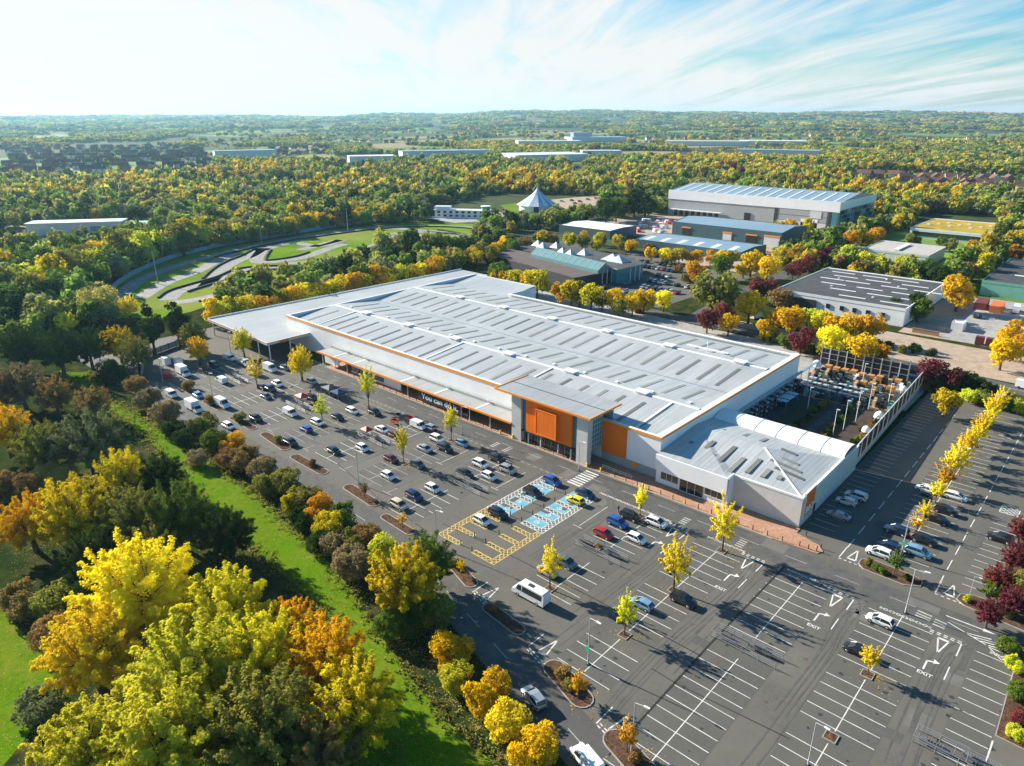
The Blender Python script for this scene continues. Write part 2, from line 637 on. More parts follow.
rad = [0, 60, 150, 300, 600, 1000, 1400, 1700, 2000, 2300, 2600, 3000, 3400, 3800, 4300, 4800, 5400, 6000, 6700, 7500, 8300, 9200, 10200, 11500, 13000, 16500]
NA = 180
tv, tf = [(0, 0, 0)], []
for r_ in rad[1:]:
    for k in range(NA):
        a = 2 * math.pi * k / NA
        tv.append((r_ * math.cos(a), r_ * math.sin(a), 0))
tv = np.array(tv, float)
tv[:, 2] = hill(tv[:, 0], tv[:, 1])
for k in range(NA):
    tf.append((0, 1 + k, 1 + (k + 1) % NA))
for i in range(len(rad) - 2):
    for k in range(NA):
        a, b = 1 + i * NA + k, 1 + i * NA + (k + 1) % NA
        tf.append((a, a + NA, b + NA, b))
g = MB()
g.v = [tuple(p) for p in tv]
g.f = tf
g.m = [0] * len(tf)
# country: woods floor, pasture, stubble in large fields
gm, gnt, gb = nodes_of('country')
gb.inputs['Roughness'].default_value = 0.95
gb.inputs['Specular IOR Level'].default_value = 0.1
gtc = gnt.nodes.new('ShaderNodeTexCoord')
vo = gnt.nodes.new('ShaderNodeTexVoronoi')
vo.inputs['Scale'].default_value = 0.0042
gnt.links.new(gtc.outputs['Object'], vo.inputs['Vector'])
cr = gnt.nodes.new('ShaderNodeValToRGB')
cr.color_ramp.interpolation = 'CONSTANT'
els = cr.color_ramp.elements
els[0].position = 0
els[0].color = (0.045, 0.065, 0.018, 1)
els[1].position = 0.30
els[1].color = (0.12, 0.19, 0.04, 1)
for p, c in ((0.5, (0.055, 0.07, 0.022, 1)), (0.66, (0.26, 0.22, 0.10, 1)), (0.78, (0.14, 0.24, 0.05, 1)), (0.9, (0.05, 0.06, 0.025, 1))):
    e = els.new(p)
    e.color = c
sp = gnt.nodes.new('ShaderNodeSeparateColor')
gnt.links.new(vo.outputs['Color'], sp.inputs[0])
gnt.links.new(sp.outputs[0], cr.inputs[0])
nz = gnt.nodes.new('ShaderNodeTexNoise')
nz.inputs['Scale'].default_value = 0.05
nz.inputs['Detail'].default_value = 6
gnt.links.new(gtc.outputs['Object'], nz.inputs['Vector'])
mr = gnt.nodes.new('ShaderNodeMapRange')
mr.inputs['From Min'].default_value = 0.3
mr.inputs['From Max'].default_value = 0.7
mr.inputs['To Min'].default_value = 0.65
mr.inputs['To Max'].default_value = 1.3
gnt.links.new(nz.outputs[0], mr.inputs[0])
sc = gnt.nodes.new('ShaderNodeVectorMath')
sc.operation = 'SCALE'
gnt.links.new(cr.outputs[0], sc.inputs[0])
gnt.links.new(mr.outputs[0], sc.inputs['Scale'])
gnt.links.new(sc.outputs[0], gb.inputs['Base Color'])
struct('ground', g, gm, 'keep')
# ------------------------------------------------------------------ ground sheets
def sheet(name, polys, m, z, kind='structure'):
    mb = MB()
    for p in polys:
        mb.poly([(q[0], q[1], z) for q in p])
    o = mb.obj(name, m, None, 'keep')
    bm = bmesh.new()
    bm.from_mesh(o.data)
    for f in bm.faces:
        if f.normal.z < 0:
            f.normal_flip()
    bmesh.ops.triangulate(bm, faces=[f for f in bm.faces if len(f.verts) > 4])
    bm.to_mesh(o.data)
    bm.free()
    o['kind'] = kind
    return o


def ribbon(pts, width, z):
    """quads of a strip of given width along a polyline"""
    out = []
    n = len(pts)
    L, Rr = [], []
    for i, p in enumerate(pts):
        a = Vector(pts[max(0, i - 1)][:2])
        b = Vector(pts[min(n - 1, i + 1)][:2])
        d = (b - a).normalized()
        nn = Vector((-d.y, d.x)) * width / 2
        L.append((p[0] + nn.x, p[1] + nn.y, z))
        Rr.append((p[0] - nn.x, p[1] - nn.y, z))
    for i in range(n - 1):
        out.append([Rr[i], Rr[i + 1], L[i + 1], L[i]])
    return out


def smooth_line(pts, k=6):
    """Catmull-Rom through the points"""
    P = [Vector(p[:2]) for p in pts]
    out = []
    for i in range(len(P) - 1):
        p0, p1, p2, p3 = P[max(0, i - 1)], P[i], P[i + 1], P[min(len(P) - 1, i + 2)]
        for s in range(k):
            t = s / k
            out.append(0.5 * ((2 * p1) + (p2 - p0) * t + (2 * p0 - 5 * p1 + 4 * p2 - p3) * t * t + (3 * p1 - p0 - 3 * p2 + p3) * t ** 3))
    out.append(P[-1])
    return [(p.x, p.y) for p in out]


def ribbon_sheet(name, lines, width, m, z):
    mb = MB()
    for l in lines:
        for q in ribbon(l, width, z):
            mb.poly(q)
    o = mb.obj(name, m, None, 'keep')
    o['kind'] = 'structure'
    return o


ROADC = smooth_line([(-262, 71.5), (-200, 71.5), (-130, 71.6), (-100, 71.0), (-84, 68.8), (-66.5, 64.5), (-42.4, 57.9), (-20, 51.8), (30, 38)], 8)


def road_y(x):
    for a, b in zip(ROADC, ROADC[1:]):
        if a[0] <= x <= b[0]:
            return a[1] + (b[1] - a[1]) * (x - a[0]) / (b[0] - a[0])
    return 60


# rough ground below the trees, lawn, asphalt
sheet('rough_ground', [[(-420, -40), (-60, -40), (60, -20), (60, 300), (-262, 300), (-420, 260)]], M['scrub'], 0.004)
lawn_n = [at(88, 372), at(110, 400), at(165, 432), at(200, 455), at(252, 491), at(304, 539), at(325, 557), at(357, 597), at(372, 623), at(420, 690), at(470, 745), at(500, 766)]
lawn_s = [at(400, 766), at(350, 700), at(346, 633), at(300, 590), at(250, 545), at(200, 500), at(150, 440), at(60, 372)]
sheet('grass_strip', [[(p.x, p.y) for p in lawn_n + [Vector((-30, 40, 0)), Vector((-30, 15, 0)), Vector((-75, 12, 0))] + lawn_s[1:]]], M['lawn'], 0.010)
sheet('grass_clearing', [[(at(u, v).x, at(u, v).y) for u, v in ((-60, 590), (0, 608), (30, 640), (66, 680), (40, 720), (0, 770), (-90, 770))]], M['lawn'], 0.010)
sheet('car_park', [[(-262, 121)] + [(x, road_y(x) + 2.0) for x in (-262, -200, -130, -100, -84, -66, -42, -20, 29)] + [(29, 121)],
                   [(-262, 121), (-210, 121), (-210, 129), (-222, 129), (-222, 246), (-262, 246)],
                   [(-46, 121), (4, 121), (4, 158), (18, 158), (18, 205), (-2, 222), (-20, 236), (-39, 236), (-39, 129.5), (-46, 129.5)]], M['asphalt'], 0.012)
ribbon_sheet('perimeter_road', [ROADC], 7.0, M['asphalt_road'], 0.018)
sheet('front_road', [[(-215, 112.6), (29, 112.6), (29, 119.2), (-215, 119.2)]], M['asphalt_road'], 0.017)

# brick pavement as a raised slab with a kerb
pv = MB()
pv.prism([(-190, 119.4), (-41, 119.9), (-37.5, 120.2), (-32.8, 120.6), (-32.2, 122.0), (-33.5, 123.6), (-38.3, 125), (-38.4, 127.4), (-53, 127.4), (-53, 129), (-190, 129)], 0, 0.13, 0)
struct('brick_pavement', pv, M['brick_paving'])
kb = MB()
kb.prism([(-190, 119.22), (-41, 119.72), (-41, 119.897), (-190, 119.397)], 0, 0.145)
struct('pavement_kerb', kb, M['kerb'])

# worn repairs and tar joints
tj = MB()
for q in (ribbon([(-36.0, 58), (-36.1, 85), (-35.7, 113)], 0.34, 0.0262) + ribbon([(-92, 81.0), (-77, 82.0), (-55, 82.2), (-36, 82.0)], 0.20, 0.0262)
          + ribbon([(-40, 74.8), (-36, 74.6), (-20, 76)], 0.16, 0.0262) + ribbon([(-130, 82.2), (-109, 78.5), (-92, 77.0)], 0.20, 0.0262) + ribbon([(-150, 118.6), (-90, 118.7), (-45, 119.0)], 0.18, 0.0262)):
    tj.poly(q)
struct('tar_joints', tj, M['tar'])

BEDS = []     # kerbed islands: (polygon)


def capsule(p, q, r, n=7):
    p, q = Vector(p), Vector(q)
    a = math.atan2(q.y - p.y, q.x - p.x)
    out = []
    for i in range(n + 1):
        t = a - math.pi / 2 + math.pi * i / n
        out.append((q.x + r * math.cos(t), q.y + r * math.sin(t)))
    for i in range(n + 1):
        t = a + math.pi / 2 + math.pi * i / n
        out.append((p.x + r * math.cos(t), p.y + r * math.sin(t)))
    return out


def inset(poly, d):
    c = Vector((sum(p[0] for p in poly) / len(poly), sum(p[1] for p in poly) / len(poly)))
    out = []
    n = len(poly)
    for i in range(n):
        a, b, e = Vector(poly[i - 1]), Vector(poly[i]), Vector(poly[(i + 1) % n])
        t = (e - a).normalized()
        nn = Vector((-t.y, t.x))
        if nn.dot(c - b) < 0:
            nn = -nn
        out.append(tuple(b + nn * d))
    return out


def bed(poly, h=0.13):
    k, s = MB(), MB()
    inn = inset(poly, 0.17)
    n = len(poly)
    area = sum(poly[i][0] * poly[(i + 1) % n][1] - poly[(i + 1) % n][0] * poly[i][1] for i in range(n))
    for i in range(n):
        j = (i + 1) % n
        k.poly([(*poly[i], 0), (*poly[j], 0), (*poly[j], h), (*poly[i], h)])
        k.poly([(*poly[i], h), (*poly[j], h), (*inn[j], h), (*inn[i], h)])
    struct('planting_bed_kerb', k, M['kerb'])
    s.prism(inn, 0.0, h - 0.02)
    struct('planting_bed', s, M['bark_mulch'])
    BEDS.append(poly)


for p, q, r in [((-67.2, 68.6), (-60.2, 67.8), 1.25), ((-50.6, 65.2), (-44.2, 63.2), 1.75), ((-36.6, 60.6), (-30, 58.6), 1.8),
                ((-81.5, 73.4), (-74.2, 71.2), 1.3), ((-102.5, 74.9), (-94.5, 74.6), 1.1), ((-118.2, 77.2), (-108.5, 76.6), 1.3),
                ((-140, 77.4), (-128.5, 77.4), 1.3), ((-157, 79.2), (-146, 78.4), 1.3), ((-173, 79.0), (-163, 79.0), 1.2), ((-190, 79.6), (-181, 79.6), 1.2), ((-206, 80), (-198, 80), 1.2)]:
    bed(capsule(p, q, r))
bed([(-26.2, 122.6), (-24.9, 121.3), (-18.2, 121.2), (-15.9, 122.6), (-15.9, 124.4), (-17.3, 125.3), (-24.6, 125.6), (-26.2, 124.4)])
bed([(-10.6, 123.0), (-9.2, 121.9), (2, 120.8), (3.6, 122), (3.6, 126.8), (-8.6, 126.2), (-10.4, 125)])
bed([(-0.6, 113.0), (-0.2, 94.6), (24, 93.6), (24, 118.2), (-0.4, 117.8), (-3.4, 115.4)])
bed([(-5.9, 127.2), (3.5, 127.2), (16, 146), (16, 157.6), (-5.9, 157.6)])
for x, y in [(-47, 78.1), (-47, 93.1), (-46.4, 109.6), (-64.3, 109.8), (-16.1, 94.8), (-16.1, 79.9), (-118.2, 92.6), (-119, 108.6), (-151.8, 92.8), (-151.9, 108.0), (-184, 107.1), (-63.0, 79.2), (-64.3, 95.2)]:
    bed([(x - 0.85, y - 0.85), (x + 0.85, y - 0.85), (x + 0.85, y + 0.85), (x - 0.85, y + 0.85)], 0.16)

# ------------------------------------------------------------------ painted markings
WL, WW, YL, BL = MB(), MB(), MB(), MB()
ZM = 0.026


def seg(p, q, w_=0.12, mb=None, z=ZM):
    p, q = Vector(p), Vector(q)
    d = (q - p).normalized()
    n = Vector((-d.y, d.x)) * w_ / 2
    (mb or WL).poly([(p.x - n.x, p.y - n.y, z), (q.x - n.x, q.y - n.y, z), (q.x + n.x, q.y + n.y, z), (p.x + n.x, p.y + n.y, z)])


def rectm(x0, x1, y0, y1, mb=None, z=ZM):
    (mb or WL).poly([(x0, y0, z), (x1, y0, z), (x1, y1, z), (x0, y1, z)])


def bays(xc, y0, y1, half=4.75, pitch=2.43, left=True, right=True, mid=True, mb=None, skip=()):
    y = y0
    while y <= y1 + 0.01:
        if not any(a < y < b for a, b in skip):
            if left:
                seg((xc - half, y), (xc - 0.06, y), 0.115, mb)
            if right:
                seg((xc + 0.06, y), (xc + half, y), 0.115, mb)
        y += pitch
    if mid:
        yy = [y0] + [q for s in skip for q in s] + [y1]
        for a, b in zip(yy[::2], yy[1::2]):
            seg((xc, a), (xc, b), 0.13, mb, ZM + 0.004)


PATCH = MB()
for xc, y0, y1, skip in [(-16, 57.3, 112.5, ((78.6, 81.2), (93.6, 96.0))), (-31.5, 57.2, 110.8, ((85.2, 91.2),)), (-47, 67.2, 110.2, ((76.9, 79.4), (91.8, 94.4))),
                         (-62.5, 78.3, 109.9, ((90.0, 96.6),)), (-101.3, 77.5, 110.6, ((91, 97.5),)), (-117.9, 82.3, 110.6, ((91.4, 93.8),)), (-134, 82, 110.6, ((92.5, 98),)),
                         (-150, 83.3, 110.6, ((91.4, 94),)), (-166.3, 83.3, 107, ((92, 97.5),)), (-182.8, 84, 105, ()), (-198.2, 84, 108, ((91, 96),)), (-214.5, 84, 108, ())]:
    PATCH.poly([(xc - 4.85, y0 - 0.3, 0.020), (xc + 4.85, y0 - 0.3, 0.020), (xc + 4.85, y1 + 0.3, 0.020), (xc - 4.85, y1 + 0.3, 0.020)])
    bays(xc, y0, y1, skip=skip, mb=WL if xc > -90 else WW if rng.random() < 0.2 else WL)
bays(-0.4, 60, 111.5, half=4.9, right=False, mid=False)
seg((-0.25, 60), (-0.25, 93.5), 0.2)
PATCH.poly([(-5.5, 59, 0.020), (-0.35, 59, 0.020), (-0.35, 112, 0.020), (-5.5, 112, 0.020)])
bays(-32.9, 130.5, 226, half=5.0, right=False, mid=False)
bays(-21.0, 127.6, 222)
bays(-5.95, 128.5, 156.9, half=4.8, right=False, mid=False)
bays(3.5, 160, 200, half=5.0, mid=True)
PATCH.poly([(-25.9, 127.4, 0.020), (-16.1, 127.4, 0.020), (-16.1, 222.5, 0.020), (-25.9, 222.5, 0.020)])
struct('parking_bays', PATCH, M['asphalt_bay'])


def dashes(p, q, on, off, w_=0.13, mb=None):
    p, q = Vector(p), Vector(q)
    L = (q - p).length
    d = (q - p) / L
    s = 0
    while s < L:
        seg(p + d * s, p + d * min(L, s + on), w_, mb)
        s += on + off


dashes((-29.3, 126.5), (-29.3, 214), 4.0, 2.3, 0.16)
dashes((-13.7, 125), (-13.7, 214), 4.0, 2.3, 0.16)
dashes((-208, 116.2), (20, 116.2), 4.0, 5.0, 0.12, WW)
for a, b in zip(ROADC[::3], ROADC[1::3]):
    d = (Vector(b) - Vector(a)).normalized()
    seg(a, Vector(a) + d * 4.0, 0.13, WW)
# edge of the front road: chain of paired blocks
x = -76.0
while x < -1:
    if not any(abs(x - c) < 3.4 for c in (-55.3, -39.6, -24.2, -8.6)):
        seg((x, 111.95), (x + 0.9, 112.5), 0.13)
        seg((x + 0.9, 112.5), (x + 1.8, 111.95), 0.13)
        seg((x, 112.5), (x + 0.9, 111.95), 0.13)
        seg((x + 0.9, 111.95), (x + 1.8, 112.5), 0.13)
    x += 1.95
x = -205.0
while x < -78:
    seg((x, 111.9), (x + 1.0, 111.9), 0.16, WW)
    x += 1.9


def giveway(xc, y, s=1, mb=None):
    """outlined triangle with its apex towards the driver plus two broken lines"""
    a, b, c = Vector((xc - 0.75, y + 1.9 * s)), Vector((xc + 0.75, y + 1.9 * s)), Vector((xc, y - 1.9 * s))
    seg(a, b, 0.45, mb)
    seg(a, c, 0.22, mb)
    seg(b, c, 0.22, mb)


def arrow(xc, y, mb=None):
    seg((xc - 0.7, y - 1.9), (xc - 0.7, y + 0.4), 0.26, mb)
    seg((xc - 0.7, y + 0.4), (xc + 0.1, y + 0.75), 0.26, mb)
    (mb or WL).poly([(xc + 0.1, y + 0.3, ZM + 0.004), (xc + 0.9, y + 0.9, ZM + 0.004), (xc + 0.05, y + 1.45, ZM + 0.004)])


for i, xc in enumerate((-56.6, -41.2, -25.6, -9.7)):
    giveway(xc, 108.6)
    arrow(xc, 103.4)
    seg((xc + 2.1, 104.6), (xc + 2.1, 101.2), 0.16)
    seg((xc + 2.3, 111.4), (xc + 2.3, 107.8), 0.18)
    for k in range(5):
        seg((xc - 2.1 + k * 0.95, 111.3), (xc - 1.55 + k * 0.95, 111.3), 0.2)
        seg((xc - 2.1 + k * 0.95, 111.75), (xc - 1.55 + k * 0.95, 111.75), 0.2)
for xc, yy in ((-27.5, 125.0), (-11.7, 125.3)):
    giveway(xc, yy, -1)
    seg((xc - 1.9, yy - 2.6), (xc - 1.9, yy + 2), 0.18)
    for k in range(6):
        seg((xc - 1.9 + k * 0.9, yy - 3.0), (xc - 1.4 + k * 0.9, yy - 3.0), 0.2)
for u, v in ((549, 646), (491, 592), (620, 723)):
    p = at(u, v)
    yy = road_y(p.x) + 6.6
    giveway(p.x + 0.2, p.y, -1)
    x0 = p.x - 2.0
    seg((x0 - 0.3, p.y - 2.2), (x0 - 0.3, p.y + 1.6), 0.16)
    for k in range(5):
        for dy in (0, 0.5):
            q = (x0 + k * 0.95, road_y(x0 + k * 0.95) + 3.75 + dy)
            seg(q, (q[0] + 0.55, q[1] - 0.15), 0.2)
# aisle ends, stop bars and hatching near the right hand junction
for y in (114.0, 114.7, 115.5):
    seg((-14.6, y), (-12.4, y - 0.1), 0.34, WW)
    seg((-11.9, y - 0.5), (-10.2, y - 0.6), 0.34, WW)
seg((-10.8, 117.2), (-5.6, 117.3), 0.2)
WL.poly([(-5.6, 116.9, ZM), (-3.9, 117.3, ZM), (-5.6, 117.7, ZM)])
seg((-10.2, 115.6), (-4.6, 113.6), 0.16)
for k in range(4):
    seg((-7.6 + k * 1.1, 114.6 - k * 0.3), (-4.2 + k * 0.9, 115.6 - k * 0.35), 0.2)
seg((-4.2, 113.4), (-1.2, 113.2), 0.14)
seg((-4.2, 113.4), (-2.2, 111.4), 0.14)
seg((-1.2, 113.2), (-2.2, 111.4), 0.14)
# zebra crossing before the entrance and tactile blocks
for k in range(8):
    rectm(-84.4, -80.9, 111.3 + k * 0.98, 111.8 + k * 0.98)
for xx in (-110, -106, -57.5, -45.5):
    for k in range(4):
        rectm(xx, xx + 1.5, 113.0 + k * 0.75, 113.35 + k * 0.75, WW)
for xx in (-94.1, -71.4, -112, -128.5):
    seg((xx, 98.6), (xx, 108.4), 0.22, WW)
    seg((xx - 1.2, 98.2), (xx + 1.0, 98.2), 0.22, WW)
for xx in (-110, -126, -142, -158):
    seg((xx, 84), (xx - 0.2, 81.2), 0.14, WW)
    seg((xx - 1.5, 81.2), (xx + 1.5, 81.2), 0.14, WW)


def hatch(x0, x1, y0, y1, mb, w_=0.13, step=0.75):
    seg((x0, y0), (x1, y0), 0.16, mb)
    seg((x0, y1), (x1, y1), 0.16, mb)
    seg((x0, y0), (x0, y1), 0.16, mb)
    seg((x1, y0), (x1, y1), 0.16, mb)
    for s in (1, -1):
        c = -max(x1 - x0, y1 - y0) * 2
        while c < max(x1 - x0, y1 - y0) * 2:
            # line y - y0 = s*(x - x0) + c clipped to the box
            pts = []
            for x in (x0, x1):
                y = y0 + s * (x - x0) + c
                if y0 <= y <= y1:
                    pts.append((x, y))
            for y in (y0, y1):
                x = x0 + s * (y - y0 - c)
                if x0 < x < x1:
                    pts.append((x, y))
            if len(pts) >= 2 and (Vector(pts[0]) - Vector(pts[1])).length > 0.15:
                seg(pts[0], pts[1], w_, mb, ZM + (0.004 if s > 0 else 0.008))
            c += step * 1.4


# yellow (parent and child) block and blue (accessible) block
hatch(-90.0, -88.7, 77.8, 91.2, YL)
hatch(-76.3, -75.0, 77.8, 91.0, YL)
for y in (77.8, 81.5, 85.2, 88.9):
    hatch(-88.7, -84.3, y, y + 1.1, YL)
    hatch(-80.7, -76.3, y, y + 1.1, YL)
for i, y in enumerate((91.6, 95.2, 98.8, 102.4, 106.0)):
    for x0, x1 in ((-88.7, -84.3), (-80.7, -76.3)):
        rectm(x0, x1, y + 1.3, y + 3.6, BL, ZM - 0.004)
        hatch(x0, x1, y, y + 1.2, WL)
        xm, ym = (x0 + x1) / 2, y + 2.4
        # wheelchair mark: ring, body and head
        for k in range(10):
            a, b = 2 * math.pi * k / 10, 2 * math.pi * (k + 1) / 10
            if k != 2:
                seg((xm + 0.5 * math.cos(a), ym + 0.5 * math.sin(a)), (xm + 0.5 * math.cos(b), ym + 0.5 * math.sin(b)), 0.12)
        seg((xm, ym + 0.9), (xm + 0.05, ym), 0.14)
        seg((xm + 0.05, ym), (xm + 0.7, ym - 0.1), 0.14)
hatch(-90.0, -88.7, 91.4, 109.6, WL)
hatch(-76.3, -75.0, 91.4, 109.6, WL)
# hatched bays on the far right
hatch(-10.6, -7.4, 161, 164.4, WL)
hatch(-6.8, -2.5, 157.9, 161, WL)
dashes((-18, 205), (-3, 200), 1.2, 0.9, 0.2)
giveway(-9.8, 196, 1)
struct('white_markings', WL, M['line_white'])
struct('worn_markings', WW, M['line_worn'])
struct('yellow_markings', YL, M['line_yellow'])
struct('blue_bays', BL, M['bay_blue'])
for (x, y) in ((-41.3, 99.0), (-25.8, 100.0), (-10.0, 100.6)):
    o = text_mesh('EXIT', 1.0, M['line_white'], 'road_lettering', None, 0.002)
    o.location = (x, y, ZM + 0.006)
    o['kind'] = 'structure'
# drains
dr = MB()
for x, y in ((-40.5, 87.5), (-24, 92), (-25, 80), (-110, 88), (-8.5, 96), (-56, 96)):
    rectm(x - 0.3, x + 0.3, y - 0.3, y + 0.3, dr, 0.0275)
struct('drain_covers', dr, M['tile_brown'])

# ------------------------------------------------------------------ far side roads, yards and track
sheet('brick_forecourt', [[(-120, 252), (-120, 262), (-75, 263), (-70, 286), (-20, 284), (20, 276), (20, 252)], [(-64, 288), (-30, 290), (-30, 372), (-64, 372)]], M['paved_yard'], 0.010)
ribbon_sheet('main_road', [smooth_line([(60, 234), (20, 240), (-20, 246), (-60, 249), (-120, 250), (-170, 252), (-200, 262), (-225, 300), (-240, 345), (-320, 372), (-420, 398)])], 8.5, M['asphalt_road'], 0.016)
ribbon_sheet('estate_road', [smooth_line([(-130, 252), (-135, 300), (-140, 400), (-150, 500), (-150, 560), (-250, 640)])], 8, M['asphalt_road'], 0.020)
ribbon_sheet('road_marking_line', [smooth_line([(60, 234), (20, 240), (-20, 246), (-60, 249), (-120, 250)])], 0.25, M['line_worn'], 0.024)
sheet('verge', [[(-44, 238), (-20, 238), (6, 222), (40, 205), (60, 205), (60, 226), (20, 233), (-40, 240)]], M['verge'], 0.011)
sheet('office_car_park', [[(-196, 262), (-150, 258), (-146, 345), (-232, 362), (-232, 335), (-190, 318)]], M['asphalt'], 0.014)
sheet('industrial_yard', [[(-330, 420), (-160, 416), (-155, 545), (-320, 530)], [(-200, 350), (-150, 350), (-155, 420), (-240, 420)]], M['paved_yard'], 0.012)
sheet('trade_yard', [[(-50, 290), (-18, 288), (-10, 372), (-52, 372)]], M['concrete'], 0.014)
sheet('service_yard', [[(-222, 222), (-40, 206), (-40, 240), (-222, 250)]], M['concrete'], 0.008)
sheet('gravel_field', [[(at(u, v).x, at(u, v).y) for u, v in ((548, 200), (600, 195), (616, 203), (566, 209))]], M['paved_yard'], 0.02)
sheet('paddock', [[(at(u, v).x, at(u, v).y) for u, v in ((425, 218), (500, 212), (512, 219), (455, 223))]], M['concrete'], 0.02)
sheet('grass_field', [[(at(u, v).x, at(u, v).y) for u, v in ((500, 205), (545, 200), (566, 209), (512, 214))]], M['track_grass'], 0.018)
# karting circuit
trk = [at(u, v) for u, v in ((100, 300), (130, 275), (180, 255), (240, 245), (330, 230), (420, 222), (470, 224), (500, 228), (492, 236), (465, 250), (420, 254), (380, 262), (330, 275), (280, 290), (225, 300), (190, 312), (160, 318), (110, 318))]
sheet('track_infield', [[(p.x, p.y) for p in trk]], M['track_grass'], 0.02)


def pl(*pts):
    return smooth_line([(at(u, v).x, at(u, v).y) for u, v in pts], 6)


TRACKS = [pl((110, 308), (140, 280), (190, 262), (245, 248), (300, 238), (380, 228), (440, 226), (488, 230), (480, 238), (450, 240), (400, 232)),
          pl((168, 300), (178, 292), (200, 285), (225, 278), (245, 270), (275, 268), (300, 268), (340, 262), (365, 250), (395, 236), (405, 240), (392, 246), (350, 255), (310, 262), (288, 263)),
          pl((205, 287), (222, 270), (235, 262), (250, 256), (262, 250), (258, 262), (300, 258), (330, 248), (345, 244)),
          pl((170, 303), (210, 297), (260, 282), (310, 275), (360, 264), (420, 252), (448, 246), (462, 238), (440, 232), (390, 228)),
          pl((262, 250), (290, 243), (320, 246), (340, 240), (300, 250)),
          pl((355, 254), (385, 245), (420, 243), (436, 246), (425, 250), (395, 254), (360, 260)),
          pl((140, 298), (165, 283), (195, 272), (215, 262), (235, 253)),
          pl((385, 234), (420, 232), (455, 234), (470, 237), (450, 243), (410, 238))]
ribbon_sheet('kart_track', TRACKS, 7.5, M['track_tarmac'], 0.04)
ribbon_sheet('track_edge_line', [TRACKS[0], TRACKS[3]], 0.6, M['line_worn'], 0.06)

# wear of the car park: patched trenches, oil stains in the bays, tyre marks in the aisles
pt = MB()
for k in range(46):
    x = rng.uniform(-205, -4)
    y = rng.uniform(79, 117)
    w_, h_ = rng.choice(((1.2, 5.5), (3.4, 2.0), (2.2, 2.6), (0.9, 9), (6.5, 1.0)))
    rectm(x, x + w_, y, y + h_, pt, 0.0225)
for k in range(10):
    x, y = rng.uniform(-30, -8), rng.uniform(130, 205)
    rectm(x, x + rng.uniform(1, 3), y, y + rng.uniform(1.5, 8), pt, 0.0225)
struct('asphalt_patches', pt, mat('asphalt_patch', (.083, .08, .074), .9, 0, .18, .5))
pt = MB()
for k in range(22):
    x = rng.uniform(-205, -4)
    y = rng.uniform(70, 117)
    rectm(x, x + rng.uniform(1.2, 5), y, y + rng.uniform(1, 4), pt, 0.0235)
struct('pale_patches', pt, mat('asphalt_pale', (.128, .122, .108), .9, 0, .15, .5))
os_ = MB()
for xc in (-16, -31.5, -47, -62.5, -101.3, -117.9, -134, -150, -166.3, -3):
    for k in range(26):
        sx = rng.choice((-1, 1))
        x = xc + sx * rng.gauss(2.9, .5)
        y = 60 + 51 * rng.random()
        if xc < -60 and y < 80:
            continue
        r_ = rng.uniform(.12, .5)
        os_.poly([(x + r_ * rng.uniform(.6, 1.2) * math.cos(a), y + r_ * rng.uniform(.5, 1.1) * math.sin(a), 0.0245) for a in [q * math.pi / 4 for q in range(8)]])
struct('oil_stains', os_, mat('oil_stain', (.045, .043, .04), .5, 0, .3, 2))
tm = MB()
for xc in (-8.6, -23.8, -39.3, -54.8, -70, -109.6, -126):
    for k in range(3):
        x = xc + rng.uniform(-2, 2)
        y0_ = rng.uniform(62, 84) if xc > -60 else 84
        line = smooth_line([(x, y0_), (x + rng.uniform(-.5, .5), y0_ + 14), (x + rng.uniform(-.6, .6), 108), (x + rng.choice((-6, 6)), 115)], 5)
        for o_ in (-.75, .75):
            for q in ribbon([(p[0] + o_, p[1]) for p in line], .24, .0252 + .0002 * k):
                tm.poly(q)
struct('tyre_marks', tm, mat('tyre_mark', (.088, .085, .077), .8, 0, .25, .4))
# ------------------------------------------------------------------ the large retail store
S = thing('retail_store', 'vast grey metal roofed retail warehouse with orange trim and a glazed orange entrance block', 'store', (-140, 150, 0))


def sp_(mb, name, mats, smooth=None, parent=None):
    """store part; the geometry is written in world coordinates"""
    o = mb.obj(name, mats, None, smooth)
    par = parent or S
    o.parent = par
    off = Vector((0, 0, 0))
    q = par
    while q is not None:
        off += q.location
        q = q.parent
    o.location = -off
    return o


X0, X1, Y0, Y1 = -222.5, -70.0, 126.0, 204.5
TOP = 10.1
# walls with a parapet
wl = MB()
wl.box(X0, X1, Y0, Y0 + 0.3, 0, TOP)
sp_(wl, 'front_wall', M['white_clad'])
wl = MB()
wl.box(X1 - 0.3, X1, Y0 + 0.303, Y1, 0, TOP)
sp_(wl, 'side_wall', M['white_clad'])
wl = MB()
wl.box(X0, X0 + 0.3, Y0 + 0.303, 221, 0, TOP)
sp_(wl, 'end_wall', M['white_clad'])
wl = MB()
wl.box(X0 + 0.303, -187, 220.7, 221, 0, TOP)
wl.box(-187.3, -187, Y1, 220.697, 0, TOP - 0.6)
wl.box(-187 + 0.003, X1 - 0.303, Y1 - 0.3, Y1, 0, TOP - 0.4)
sp_(wl, 'back_wall', M['white_clad'])
